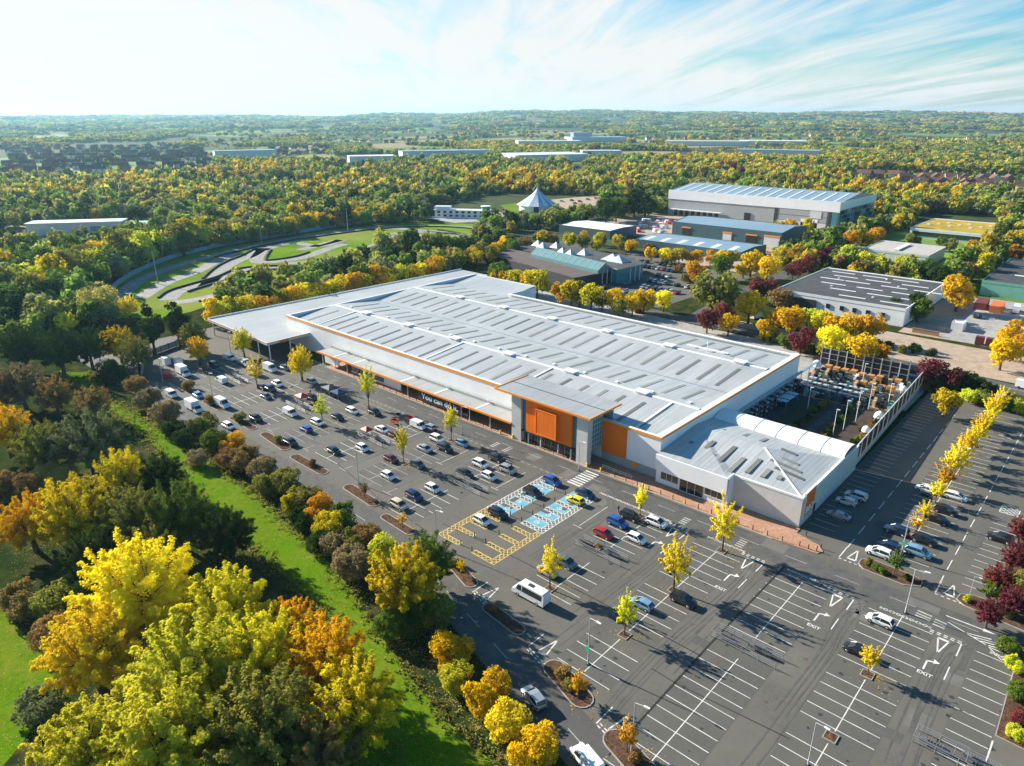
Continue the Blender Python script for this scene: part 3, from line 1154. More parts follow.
# orange trim on the front and right parapet
tr = MB()
tr.box(X0 - 0.06, -113.5, Y0 - 0.16, Y0 - 0.003, TOP - 0.55, TOP + 0.12)
tr.box(-85.9, X1 + 0.16, Y0 - 0.16, Y0 - 0.003, TOP - 0.45, TOP + 0.12)
tr.box(X1 + 0.003, X1 + 0.16, Y0, Y1, TOP - 0.40, TOP + 0.12)
sp_(tr, 'orange_trim', M['orange_trim'])
cp = MB()
cp.box(X0 - 0.1, X1 + 0.1, Y0, Y0 + 0.75, TOP + 0.002, TOP + 0.12)
cp.box(X1 - 1.5, X1 - 0.003, Y0 + 0.753, Y1 + 0.05, TOP + 0.003, TOP + 0.16)
cp.box(X0 - 0.1, X0 + 0.7, Y0 + 0.753, 221.05, TOP + 0.002, TOP + 0.12)
cp.box(-187, X1 - 1.503, Y1 - 1.0, Y1 + 0.1, TOP - 0.40, TOP - 0.2)
sp_(cp, 'parapet_coping', M['ridge_white'])
# roof: two long ridges and a valley
prof = [(Y0 + 0.75, 8.75), (146.0, 10.35), (164.0, 8.85), (184.5, 10.45), (Y1 - 0.3, 8.9)]
rf = MB()
for (ya, za), (yb, zb) in zip(prof, prof[1:]):
    rf.poly([(X0 + 0.7, ya, za), (X1 - 1.5, ya, za), (X1 - 1.5, yb, zb), (X0 + 0.7, yb, zb)])
rf.poly([(X0 + 0.7, Y1 - 0.3, 8.9), (-187.3, Y1 - 0.3, 8.9), (-187.3, 220.7, 9.9), (X0 + 0.7, 220.7, 9.9)])
roof = sp_(rf, 'roof', M['roof_metal'], 'keep')
rc = MB()
for yy, zz in ((146.0, 10.35), (184.5, 10.45)):
    rc.hexa([(X0 + 0.7, yy - 0.55, zz - 0.03), (X1 - 1.5, yy - 0.55, zz - 0.03), (X1 - 1.5, yy + 0.55, zz - 0.03), (X0 + 0.7, yy + 0.55, zz - 0.03),
             (X0 + 0.7, yy - 0.12, zz + 0.08), (X1 - 1.5, yy - 0.12, zz + 0.08), (X1 - 1.5, yy + 0.12, zz + 0.08), (X0 + 0.7, yy + 0.12, zz + 0.08)])
sp_(rc, 'ridge_cap', M['ridge_white'], None, roof)
vg = MB()
vg.box(X0 + 0.8, X1 - 1.6, 163.72, 164.28, 8.86, 8.93)
sp_(vg, 'valley_gutter', M['steel'], None, roof)
# rooflights on the four slopes
for si, ((ya, za), (yb, zb)) in enumerate(zip(prof, prof[1:])):
    n = 24
    for k in range(n):
        xc = X0 + 8 + (X1 - X0 - 16) * k / (n - 1) + rng.uniform(-0.5, 0.5)
        if si == 0 and -114 < xc < -85.5:
            t0, t1 = 0.42, 0.82
        else:
            t0, t1 = (0.14, 0.82) if si in (0, 2) else (0.20, 0.86)
        t0 += rng.uniform(-0.02, 0.03)
        t1 -= rng.uniform(0, 0.05)
        wdt = 0.52
        q = []
        for t, s in ((t0, -1), (t0, 1), (t1, 1), (t1, -1)):
            q.append((xc + s * wdt, ya + (yb - ya) * t, za + (zb - za) * t))
        mb = MB()
        mb.hexa([(p[0], p[1], p[2] - 0.02) for p in q] + [(p[0], p[1], p[2] + 0.07) for p in q])
        sp_(mb, 'rooflight', M['rooflight'], None, roof)
# ridge ventilators, cable trays and access steps
for k in range(6):
    for yy, zz in ((146.0, 10.4), (184.5, 10.5)):
        xc = X0 + 20 + k * 23 + (8 if yy > 150 else 0)
        mb = MB()
        mb.box(xc - 1.6, xc + 1.6, yy - 1.1, yy + 1.1, zz - 0.3, zz + 0.45)
        mb.box(xc - 1.9, xc + 1.9, yy - 1.4, yy + 1.4, zz + 0.453, zz + 0.56)
        sp_(mb, 'roof_ventilator', M['ridge_white'], None, roof)
for xx in (-207.5, -152, -116.5, -78.5):
    ya, za = prof[0]
    yb, zb = prof[1]
    mb = MB()
    q = [(xx - 0.3, ya + 2, za + 0.18), (xx + 0.3, ya + 2, za + 0.18), (xx + 0.3, yb - 0.8, zb + 0.06), (xx - 0.3, yb - 0.8, zb + 0.06)]
    mb.hexa([(p[0], p[1], p[2] - 0.10) for p in q] + [(p[0], p[1], p[2] + 0.12) for p in q])
    sp_(mb, 'roof_walkway', M['ridge_white'], None, roof)
for k in range(14):
    mb = MB()
    xc = X0 + 8 + k * 10.7
    mb.box(xc - 0.45, xc + 0.45, 147.8, 148.7, 10.2, 10.55)
    sp_(mb, 'roof_cowl', M['ridge_white'], None, roof)
mb = MB()
mb.box(-99.5, -86, 190.0, 191.0, 9.95, 10.35)
mb.tube((-92, 189, 9.9), (-92, 189, 12.6), 0.14, 0.14, 8)
mb.tube((-92, 189, 12.6), (-92, 189, 12.9), 0.3, 0.3, 8)
sp_(mb, 'roof_duct', M['ridge_white'], None, roof)

# low roof on the left: timber collection canopy and side strip
cn = MB()
cn.prism([(-251.2, 111), (-208, 110.2), (-208.6, 126.6), (-222.6, 126.6), (-222.6, 236), (-247, 236)], 6.05, 6.4)
sp_(cn, 'canopy_roof', M['roof_metal'])
cf = MB()
cf.box(-208.3, -207.96, 110.0, 126.4, 5.75, 6.62)
cf.hexa([(-251.4, 110.6, 5.75), (-207.96, 109.66, 5.75), (-207.96, 109.997, 5.75), (-251.4, 110.9, 5.75), (-251.4, 110.6, 6.62), (-207.96, 109.66, 6.62), (-207.96, 109.997, 6.62), (-251.4, 110.9, 6.62)])
cf.hexa([(-251.6, 111, 5.9), (-251.2, 111, 5.9), (-247, 236, 5.9), (-247.4, 236, 5.9), (-251.6, 111, 6.9), (-251.2, 111, 6.9), (-247, 236, 6.9), (-247.4, 236, 6.9)])
sp_(cf, 'canopy_fascia', M['pale_clad'])
cf = MB()
cf.box(-207.957, -207.9, 109.7, 126.4, 6.25, 6.6)
cf.hexa([(-251.4, 110.55, 6.35), (-207.96, 109.60, 6.35), (-207.96, 109.657, 6.35), (-251.4, 110.597, 6.35), (-251.4, 110.55, 6.6), (-207.96, 109.60, 6.6), (-207.96, 109.657, 6.6), (-251.4, 110.597, 6.6)])
sp_(cf, 'orange_trim', M['orange_trim'])
cf = MB()
cf.box(-207.897, -207.85, 114.2, 117.6, 5.6, 6.5)
sp_(cf, 'canopy_sign', M['timber_orange'])
for x, y in ((-250.4, 112), (-236, 111.2), (-216, 110.8), (-208.6, 110.7), (-208.8, 118.5)):
    mb = MB()
    mb.tube((x, y, 0), (x, y, 6.04), 0.22, 0.22, 10)
    sp_(mb, 'canopy_post', M['ridge_white'], 40)
mb = MB()
mb.box(-246.5, -222.8, 127.5, 127.9, 0, 6.04)
mb.box(-247.2, -246.8, 128, 235, 0, 6.04)
sp_(mb, 'low_wall_cladding', M['grey_clad'])
mb = MB()
mb.box(-222.2, -209, 127.0, 127.35, 0, 6.04)
sp_(mb, 'low_wall_cladding', M['blue_grey_clad'])

# long walkway canopy with orange edge along the front
wk = MB()
wk.box(-194.8, -109.2, 120.0, 125.83, 3.98, 4.22)
wk.box(-194.8, -109.2, 125.3, 125.84, 4.224, 4.9)
sp_(wk, 'walkway_canopy', M['roof_grey'])
wk = MB()
wk.box(-195.0, -109.0, 119.72, 119.997, 3.82, 4.36)
sp_(wk, 'orange_trim', M['orange_trim'])
for xx in (-186, -176, -152.5, -138, -122):
    wk = MB()
    wk.box(xx - 0.35, xx + 0.35, 120.05, 125.25, 4.224, 4.28)
    wk.box(xx - 0.16, xx + 0.16, 124.9, 125.2, 4.903, 5.5)
    sp_(wk, 'canopy_rib', M['ridge_white'])
# walls below the walkway canopy
for a, b, z0, z1, m_ in ((-194, -186.2, 0.1, 3.97, 'white_clad'), (-179.4, -155, 2.2, 3.97, 'white_clad'), (-179.4, -155, 0.1, 0.75, 'white_clad'), (-162.8, -155, 0.75, 2.2, 'white_clad'),
                         (-145.2, -127.0, 0.1, 0.55, 'white_clad')):
    mb = MB()
    mb.box(a, b, 122.0, 122.3, z0, z1)
    sp_(mb, 'shopfront_panel', M[m_])
mb = MB()
mb.box(-179.3, -162.9, 122.12, 122.2, 0.753, 2.197)
sp_(mb, 'shopfront_window', M['dark_glass'])
mb = MB()
mb.box(-186.2, -179.4, 124.6, 124.75, 0.1, 3.97)
mb.box(-155, -109.5, 125.5, 125.75, 0.1, 3.97)
sp_(mb, 'shopfront_recess', M['near_black'])
mb = MB()
mb.box(-145.2, -127.0, 120.25, 120.45, 0.75, 3.75)
banner = sp_(mb, 'banner_panel', M['near_black'])
t = text_mesh('You can do it.', 2.25, M['white_clad'], 'sign_lettering', None, 0.03)
t.parent = banner
t.location = Vector((-136.0, 120.22, 2.2))
t.scale = (15.0 / max(t.dimensions.x, 1), 1, 1)
t.rotation_euler = (math.pi / 2, 0, 0)
for xx in (-193, -186, -179.6, -166, -150, -124.6, -117.0):
    mb = MB()
    mb.tube((xx, 120.6, 0.13), (xx, 120.6, 3.97), 0.13, 0.13, 8)
    sp_(mb, 'canopy_post', M['ridge_white'], 40)

# entrance block
eb = MB()
eb.box(-108.8, -105.7, 119.9, 130.5, 0.1, 12.2)
sp_(eb, 'entrance_pier', M['concrete_light'])
eb = MB()
eb.box(-88.5, -85.4, 119.9, 121.6, 0.1, 12.2)
sp_(eb, 'entrance_pier', M['concrete_light'])
eb = MB()
eb.box(-105.697, -88.503, 120.6, 120.8, 3.2, 12.2)
sp_(eb, 'entrance_glazing', M['teal_glass'])
eb = MB()
eb.box(-85.75, -85.45, 121.603, 125.8, 3.7, 12.2)
for k in range(7):
    eb.box(-85.447, -85.40, 121.603, 125.8, 3.9 + k * 1.2, 3.98 + k * 1.2, 1)
for k in range(5):
    eb.box(-85.446, -85.395, 121.7 + k * 0.95, 121.76 + k * 0.95, 3.7, 12.2, 1)
sp_(eb, 'glazed_side', [M['teal_glass'], M['pale_clad']])
eb = MB()
eb.box(-105.697, -88.503, 121.3, 121.5, 0.1, 3.15)
doors = sp_(eb, 'entrance_doors', M['dark_glass'])
for k in range(9):
    mb = MB()
    xx = -105.5 + k * 2.1
    mb.box(xx, xx + 0.12, 121.15, 121.297, 0.1, 3.15)
    sp_(mb, 'door_frame', M['steel'], None, doors)
mb = MB()
mb.box(-105.69, -88.51, 120.0, 120.5, 3.05, 3.25)
sp_(mb, 'entrance_lintel', M['near_black'])
for xx in (-103.6, -99.6, -94.2, -90.4):
    mb = MB()
    mb.tube((xx, 120.35, 0.13), (xx, 120.35, 3.04), 0.16, 0.16, 8)
    sp_(mb, 'entrance_post', M['ridge_white'], 40)
eb = MB()
eb.box(-104.2, -90.0, 120.05, 120.57, 3.4, 11.75)
op = sp_(eb, 'orange_panel', M['orange'])
eb = MB()
eb.box(-100.4, -94.1, 119.2, 120.047, 4.2, 10.65)
ip = sp_(eb, 'raised_sign_box', M['orange'], None, op)
eb = MB()
for a, b, c, d in ((-100.4, -94.1, 10.50, 10.65), (-100.4, -94.1, 4.2, 4.35), (-100.4, -100.25, 4.353, 10.497), (-94.25, -94.1, 4.353, 10.497)):
    eb.box(a, b, 119.15, 119.197, c, d)
sp_(eb, 'sign_box_edging', M['orange_trim'], None, op)
eb = MB()
eb.prism([(-113.4, 119.0), (-84.3, 119.0), (-84.3, 131.5), (-113.4, 131.5)], 12.45, 12.72)
er = sp_(eb, 'entrance_roof', M['roof_grey'])
eb = MB()
eb.box(-110.5, -85.2, 119.6, 131, 12.2, 12.447)
sp_(eb, 'entrance_soffit', M['near_black'], None, er)
eb = MB()
eb.box(-113.6, -84.1, 118.8, 118.997, 12.35, 12.86)
eb.box(-84.297, -84.1, 119.0, 131.5, 12.35, 12.86)
eb.box(-113.6, -113.403, 119.0, 131.5, 12.35, 12.86)
sp_(eb, 'orange_trim', M['orange_trim'], None, er)
eb = MB()
eb.box(-113.2, -84.5, 125.2, 125.35, 12.723, 12.80)
sp_(eb, 'roof_seam', M['near_black'], None, er)
eb = MB()
eb.box(-112.5, -85.5, 130.0, 130.3, 8.5, 12.2)
eb.box(-110, -108.803, 126.2, 130, 9, 12.2)
sp_(eb, 'entrance_back', M['pale_clad'])
eb = MB()
eb.box(-112.6, -109.0, 125.6, 125.83, 4.9, 9.5)
sp_(eb, 'orange_panel', M['orange'])
eb = MB()
eb.box(-85.35, -78.7, 125.7, 125.99, 2.2, 9.62)
sp_(eb, 'orange_panel', M['orange'])
eb = MB()
eb.box(-85.35, -70, 125.85, 125.99, 0.1, 2.19)
sp_(eb, 'plinth', M['grey_clad'])
mb = MB()
mb.box(-77.2, -75.4, 125.75, 125.847, 0.9, 2.0)
sp_(mb, 'notice_board', M['orange_trim'])
mb = MB()
for z_ in (0.5, 0.95):
    mb.tube((-82.3, 121.9, z_), (-74.3, 121.9, z_), 0.05, 0.05, 6)
for k in range(6):
    mb.tube((-82.3 + k * 1.6, 121.9, 0.13), (-82.3 + k * 1.6, 121.9, 0.97), 0.05, 0.05, 6)
o = mb.obj('barrier_rail', M['ridge_white'], None, 40)
tag(o, 'long white tubular rail on the brick pavement below the shaded orange wall panel', 'railing')

# annex on the right: white fascia shopfront, cream brick corner, hipped roof
A = MB()
A.box(-69.84, -53.0, 123.9, 124.2, 3.35, 7.1)
sp_(A, 'annex_fascia', M['white_clad'])
A = MB()
A.box(-69.84, -53.0, 124.6, 124.8, 0.1, 3.345)
A.box(-53.3, -53.0, 124.803, 127.0, 0.1, 7.1)
sp_(A, 'annex_shop_wall', M['white_clad'])
for a, b, z0 in ((-68.5, -64.4, 1.4), (-63.8, -58.4, 0.3), (-57.9, -53.7, 1.5)):
    mb = MB()
    mb.box(a, b, 124.45, 124.597, z0, 3.2)
    win = sp_(mb, 'shop_window', M['dark_glass'])
    mb = MB()
    mb.box(a - 0.1, b + 0.1, 124.4, 124.596, z0 - 0.14, z0 - 0.003)
    for q in range(1, 3):
        mb.box(a + (b - a) * q / 3 - 0.04, a + (b - a) * q / 3 + 0.04, 124.38, 124.447, z0, 3.2)
    sp_(mb, 'window_frame', M['ridge_white'], None, win)
A = MB()
A.box(-52.997, -38.8, 127.0, 127.35, 0.1, 6.35)
sp_(A, 'corner_wall', M['cream_brick'])
A = MB()
A.box(-53.0, -38.7, 126.93, 127.38, 6.353, 6.75)
A.box(-39.2, -38.7, 127.383, 158.0, 6.2, 6.9)
sp_(A, 'annex_coping', M['ridge_white'])
A = MB()
A.box(-39.15, -38.8, 127.353, 160.5, 0, 6.197)
sp_(A, 'annex_side_wall', M['cream_brick'])
A = MB()
ap, rl = (-52.6, 140.5, 8.2), (-69.8, 141.5, 8.2)
e1, e2, e3, e4, e5 = (-69.8, 124.2, 6.75), (-53.0, 124.2, 6.75), (-53.0, 127.35, 6.6), (-39.2, 127.35, 6.5), (-39.2, 150.5, 6.5)
A.poly([e1, e2, e3, ap, rl])
A.poly([e3, e4, ap])
A.poly([e4, e5, ap])
A.poly([ap, e5, (-69.8, 150.5, 7.2), rl])
ar = sp_(A, 'annex_roof', M['roof_metal'], 'keep')


def roof_z(x, y):
    if y > 141:
        return 8.2 - (y - 141) * 0.16
    t = min((y - 125.3) / 15.6, 1)
    zf = 6.62 + 1.58 * t
    ze = 6.5 + (8.2 - 6.5) * (-39.2 - x) / 13.4
    return min(zf, ze if x > -52.6 else 99)


for x, y0_, y1_ in ((-66.6, 127, 134.2), (-62.8, 130.5, 137), (-60.2, 126.4, 132), (-58.0, 128, 137.5), (-54.4, 127.5, 134.2), (-51.4, 129.2, 135.6), (-48.2, 129.5, 133), (-45.3, 130.6, 132)):
    mb = MB()
    q = [(x + s * 0.5, y) for y, s in ((y0_, -1), (y0_, 1), (y1_, 1), (y1_, -1))]
    mb.hexa([(*p, roof_z(*p) - 0.15) for p in q] + [(*p, roof_z(*p) + 0.09) for p in q])
    sp_(mb, 'rooflight', M['rooflight'], None, ar)
for y, x0_, x1_ in ((134.4, -47.6, -41.5), (136.8, -49.6, -43), (139.5, -48.2, -44.6), (143.2, -50.0, -46.5)):
    mb = MB()
    q = [(x, y + s * 0.45) for x, s in ((x0_, -1), (x1_, -1), (x1_, 1), (x0_, 1))]
    mb.hexa([(*p, 6.5 + 1.7 * (-39.2 - p[0]) / 13.4 - 0.1) for p in q] + [(*p, 6.5 + 1.7 * (-39.2 - p[0]) / 13.4 + 0.1) for p in q])
    sp_(mb, 'rooflight', M['rooflight'], None, ar)
for x in (-64, -59, -55):
    mb = MB()
    q = [(x - 0.45, 144), (x + 0.45, 144), (x + 0.45, 147.4), (x - 0.45, 147.4)]
    mb.hexa([(*p, roof_z(*p) - 0.15) for p in q] + [(*p, roof_z(*p) + 0.2) for p in q])
    sp_(mb, 'rooflight', M['rooflight'], None, ar)
mb = MB()
mb.hexa([(-39.3, 127.3, 6.55), (-39.1, 127.5, 6.55), (-52.5, 140.7, 8.22), (-52.8, 140.4, 8.22), (-39.3, 127.3, 6.66), (-39.1, 127.5, 6.66), (-52.5, 140.7, 8.30), (-52.8, 140.4, 8.30)])
sp_(mb, 'hip_cap', M['ridge_white'], None, ar)
# barrel canopy over the walkway to the garden yard
bc = MB()
rings = []
for x in np.linspace(-69.8, -38.9, 7):
    ring = []
    for k in range(11):
        t = math.pi * k / 10
        ring.append((x, 154.2 - 4.3 * math.cos(t), 6.3 + 1.75 * math.sin(t)))
    rings.append(ring)
bc.loft(rings, 0, closed=False, caps=False)
for x in (-69.79, -38.88):
    bc.poly([(x, 154.2 - 4.3 * math.cos(math.pi * k / 10), 6.3 + 1.75 * math.sin(math.pi * k / 10)) for k in range(11)], 1)
bo = sp_(bc, 'barrel_canopy', [M['tent_white'], M['blue_grey_clad']], 30)
for x in np.linspace(-69.8, -38.9, 7)[1:-1]:
    mb = MB()
    for k in range(10):
        t, t2 = math.pi * k / 10, math.pi * (k + 1) / 10
        mb.tube((x, 154.2 - 4.33 * math.cos(t), 6.3 + 1.78 * math.sin(t)), (x, 154.2 - 4.33 * math.cos(t2), 6.3 + 1.78 * math.sin(t2)), 0.07, 0.07, 5)
    sp_(mb, 'canopy_hoop', M['pale_clad'], None, bo)
for x in np.linspace(-66, -42, 6):
    mb = MB()
    mb.tube((x, 158.3, 0), (x, 158.3, 6.4), 0.12, 0.12, 8)
    sp_(mb, 'canopy_post', M['steel'], 40)
# square sign on the corner
mb = MB()
mb.box(-38.797, -38.45, 127.6, 132.9, 1.9, 7.5)
sg = sp_(mb, 'corner_sign', M['cream_brick'])
mb = MB()
mb.box(-38.447, -38.40, 128.2, 132.7, 2.2, 7.2)
sp_(mb, 'sign_face', M['orange'], None, sg)
t = text_mesh('B&Q', 2.0, M['white_clad'], 'sign_lettering', sg, 0.02)
t.location = Vector((-38.37, 130.45, 3.4))
t.rotation_euler = (math.pi / 2, 0, math.pi / 2)
mb = MB()
mb.box(-38.797, -38.74, 134.2, 135.3, 0, 2.2)
sp_(mb, 'side_door', M['near_black'])

# ------------------------------------------------------------------ garden yard
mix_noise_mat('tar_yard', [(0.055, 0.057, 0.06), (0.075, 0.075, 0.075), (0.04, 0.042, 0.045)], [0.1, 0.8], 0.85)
fg = thing('yard_fence', 'tall grey post and mesh fence of the garden yard beside the shaded bays', 'fence', (-39.4, 198, 0))


def loc_part(mb, name, mats, root, smooth=None):
    o = mb.obj(name, mats, root, smooth)
    o.location = -root.location
    return o


mb = MB()
mb.hexa([(-39.6, 160.6, 0), (-39.3, 160.6, 0), (-41.9, 238, 0), (-42.2, 238, 0), (-39.6, 160.6, 1.3), (-39.3, 160.6, 1.3), (-41.9, 238, 1.3), (-42.2, 238, 1.3)])
loc_part(mb, 'base_wall', M['concrete_light'], fg)
mm = bpy.data.materials.new('fence_mesh')
mm.use_nodes = True
mm.node_tree.nodes['Principled BSDF'].inputs['Base Color'].default_value = (0.03, 0.035, 0.04, 1)
mm.node_tree.nodes['Principled BSDF'].inputs['Alpha'].default_value = 0.72
for k in range(16):
    t, t2 = k / 16, (k + 1) / 16
    y, y2 = 160.8 + 77 * t, 160.8 + 77 * t2
    x, x2 = -39.45 - 2.6 * t, -39.45 - 2.6 * t2
    h = 5.6 if y < 225 else 6.2
    mb = MB()
    mb.box(x - 0.14, x + 0.14, y - 0.14, y + 0.14, 1.3, h)
    loc_part(mb, 'post', M['galvanised'], fg)
    mb = MB()
    mb.hexa([(x - 0.02, y + 0.16, 1.31), (x + 0.02, y + 0.16, 1.31), (x2 + 0.02, y2 - 0.16, 1.31), (x2 - 0.02, y2 - 0.16, 1.31),
             (x - 0.02, y + 0.16, h - 0.3), (x + 0.02, y + 0.16, h - 0.3), (x2 + 0.02, y2 - 0.16, h - 0.3), (x2 - 0.02, y2 - 0.16, h - 0.3)])
    loc_part(mb, 'mesh_panel', mm, fg)
    mb = MB()
    mb.tube((x, y, h - 0.15), (x2, y2, h - 0.15), 0.12, 0.12, 6)
    loc_part(mb, 'top_rail', M['ridge_white'], fg)
fb = thing('yard_fence', 'row of tall galvanised posts and rails closing the far side of the garden yard', 'fence', (-57, 230, 0))
for k in range(11):
    x = -72 + k * 2.6
    mb = MB()
    mb.box(x - 0.16, x + 0.16, 229.8, 230.1, 0, 6.2 if k % 2 else 7.2)
    loc_part(mb, 'post', M['concrete_light'] if k % 2 else M['steel'], fb)
for z_ in (2.4, 4.2, 5.8):
    mb = MB()
    mb.box(-72, -46, 229.86, 229.98, z_, z_ + 0.16)
    loc_part(mb, 'rail', M['steel'], fb)
mb = MB()
mb.box(-72, -46, 230.11, 230.15, 0.1, 5.7)
loc_part(mb, 'mesh_panel', mm, fb)
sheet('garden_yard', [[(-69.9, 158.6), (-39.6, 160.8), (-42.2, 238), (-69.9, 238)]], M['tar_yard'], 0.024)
sheet('yard_planting_bed', [[(-64.5, 162.5), (-55.5, 162.8), (-55.8, 197), (-64, 197)], [(-53.6, 162.8), (-42.6, 163.4), (-43, 206), (-53.4, 206)]], M['soil'], 0.030)


def goods(name, label, cat, group, x, y, build, mats, rz=0.0):
    mb = MB()
    build(mb)
    o = mb.obj(name, mats)
    o.location = (x, y, 0.026)
    o.rotation_euler = (0, 0, rz)
    return tag(o, label, cat, group)


def pallet_stack(mb, h=1.6, w_=1.02):
    for k in range(3):
        mb.box(-w_, w_, -0.95 + k * 0.8, -0.75 + k * 0.8, 0, 0.12, 1)
    n = 4
    for k in range(n):
        j = 0.06 * ((k * 7) % 3 - 1)
        mb.box(-w_ + 0.06 + j, w_ - 0.06 + j, -0.95, 0.95, 0.125 + h * k / n, 0.1 + h * (k + 1) / n, 0)


def bench(mb):
    for sx in (-1, 1):
        for sy in (-1, 1):
            mb.box(sx * 1.2 - 0.05, sx * 1.2 + 0.05, sy * 0.5 - 0.05, sy * 0.5 + 0.05, 0, 0.75, 1)
    mb.box(-1.1, 1.1, -0.6, 0.6, 0.752, 0.82, 2)
    mb.box(-1.12, -.1, -0.62, 0.62, 0.823, 0.9, 0)
    mb.box(.15, 1.12, -0.5, 0.62, 0.823, 0.95, 0)


proto_p = None
for r_, (y, x0_, n, st, lab) in enumerate(((225.0, -67.6, 9, 2.55, 'orange wrapped timber pallet in the back row against the tall posts'), (217.2, -54.6, 4, 2.5, 'orange wrapped timber pallet in the short row before the white kerb'))):
    for k in range(n):
        if proto_p is None:
            proto_p = goods('timber_pallet', lab, 'pallet', 'orange timber pallets in the garden yard, row at the posts', x0_, y, lambda q: pallet_stack(q, 2.0), [M['timber_orange'], M['timber_pale']])
        else:
            o = proto_p.copy()
            COL.objects.link(o)
            o.location = (x0_ + k * st, y + rng.uniform(-0.3, 0.3), 0.026)
            o.scale = (0.95, 1, rng.uniform(0.75, 1.15))
            o['label'] = lab
            o['group'] = 'orange timber pallets in the garden yard, ' + ('row at the posts' if r_ == 0 else 'short row')
proto_b = None
for r_, (y, x0_, n) in enumerate(((213.6, -68.2, 6), (209.5, -68.4, 6), (205.4, -68.6, 6), (201.4, -69.0, 6))):
    for k in range(n):
        if proto_b is None:
            proto_b = goods('display_table', 'x', 'table', None, 0, 0, bench, [M['plastic_blue'], M['steel'], M['near_black']])
            o = proto_b
        else:
            o = proto_b.copy()
            COL.objects.link(o)
        o.location = (x0_ + k * 2.95, y + rng.uniform(-0.2, 0.2), 0.026)
        o['label'] = ('pale blue display table in the row nearest the pallets', 'pale blue display table in the second row from the pallets', 'pale blue display table in the third row from the pallets', 'pale blue display table in the row beside the planted beds')[r_]
        o['group'] = ('display tables nearest the pallets', 'display tables, second row', 'display tables, third row', 'display tables by the beds')[r_]
# canopies, domes and racks
for (x, y, s, lab) in ((-70.2, 221.5, 1.25, 'white domed pod in the far left corner of the garden yard'), (-42.9, 191.3, 1.15, 'white domed pod against the yard fence, middle one of three'),
                       (-42.8, 180.6, 0.95, 'white domed pod against the yard fence, nearest the barrel canopy'), (-44.2, 218.6, 0.9, 'white domed pod at the end of the orange pallets')):
    d = thing('display_pod', lab, 'pod', (x, y, 0.026))
    mb = MB()
    rings = []
    for k in range(6):
        t = k / 5 * math.pi / 2
        rings.append([(1.15 * s * math.cos(t * 0.97) * math.cos(a), 1.15 * s * math.cos(t * 0.97) * math.sin(a), 1.7 * s + 1.5 * s * math.sin(t)) for a in np.linspace(0, 2 * math.pi, 13)[:-1]])
    mb.loft(rings)
    mb.obj('dome', M['cloth_white'], d, 40)
    for a in range(4):
        m2 = MB()
        c, sn = math.cos(a * math.pi / 2 + 0.78), math.sin(a * math.pi / 2 + 0.78)
        m2.tube((1.05 * s * c, 1.05 * s * sn, 0), (1.05 * s * c, 1.05 * s * sn, 1.75 * s), 0.07, 0.07, 6)
        m2.obj('pole', M['ridge_white'], d)
mb = MB()
for k in range(4):
    mb.box(-1.6, 1.6, -4 + k * 2.2, -2.2 + k * 2.2, 2.4 + 0.15 * (k % 2), 2.5 + 0.15 * (k % 2), 0)
for sx in (-1.4, 1.4):
    for sy in (-3.8, 4.2):
        mb.box(sx - 0.06, sx + 0.06, sy - 0.06, sy + 0.06, 0, 2.4, 1)
o = mb.obj('sun_awning', [M['plastic_blue'], M['steel']])
o.location = (-66.2, 188, 0.026)
tag(o, 'pale blue flat awning on thin posts beside the shaded store wall in the garden yard', 'awning')
mb = MB()
for k in range(9):
    y = -18 + k * 4.4
    for z_ in (0.1, 1.4, 2.7):
        mb.box(-0.9, 0.9, y + 0.1, y + 4.1, z_, z_ + 0.12, 1)
        for q in range(4):
            hh = 0.4 + 0.55 * ((k * 5 + q * 3) % 4) / 4
            mb.box(-0.75, 0.75, y + 0.25 + q * 0.95, y + 1.05 + q * 0.95, z_ + 0.123, z_ + hh, 2 + (k + q) % 3)
    mb.box(-0.95, -0.85, y, y + 0.1, 0, 4.0, 0)
    mb.box(0.85, 0.95, y, y + 0.1, 0, 4.0, 0)
o = mb.obj('stock_rack', [M['steel'], M['near_black'], M['near_black'], M['plastic_blue'], M['tile_brown']])
o.location = (-68.5, 182, 0.026)
tag(o, 'long dark stock rack filled with goods along the shaded right wall of the store', 'rack')
mb = MB()
mb.box(-69.7, -68.7, 160, 218, 4.55, 4.7)
for k in range(10):
    mb.box(-68.85, -68.7, 161 + k * 6.2, 161.15 + k * 6.2, 0.03, 4.54)
sp_(mb, 'rack_canopy', M['roof_blue'])
wb = MB()
for y in (228.4, 220.8, 215.2):
    wb.box(-70 if y > 222 else -56, -44.5, y - 0.4, y + 0.4, 0.026, 0.55)
for k, y in enumerate((220.8,)):
    pass
o = wb.obj('kerb_wall', M['timber_pale'])
tag(o, 'low pale edging walls between the pallet rows at the back of the garden yard', 'wall')
for i, (x, y, h) in enumerate(((-49.3, 176.4, 7.0), (-48.4, 181.3, 8.2), (-47.9, 189.4, 8.6), (-47.9, 199.8, 7.8), (-60.5, 189, 6.5), (-44.2, 204, 7.5), (-55, 217, 7.5))):
    p = thing('yard_light', ('slim pale light pole between the planted beds of the garden yard', 'slim pale light pole standing alone in the display area of the yard')[i >= 4], 'light pole', (x, y, 0.02), 0,
              'light poles between the yard beds' if i < 4 else 'light poles in the yard display area')
    mb = MB()
    mb.tube((0, 0, 0), (0, 0, h), 0.10, 0.07, 8)
    mb.obj('pole', M['ridge_white'], p, 40)
    mb = MB()
    mb.box(-0.1, 0.7, -0.15, 0.15, h, h + 0.14)
    mb.obj('lamp_head', M['ridge_white'], p)

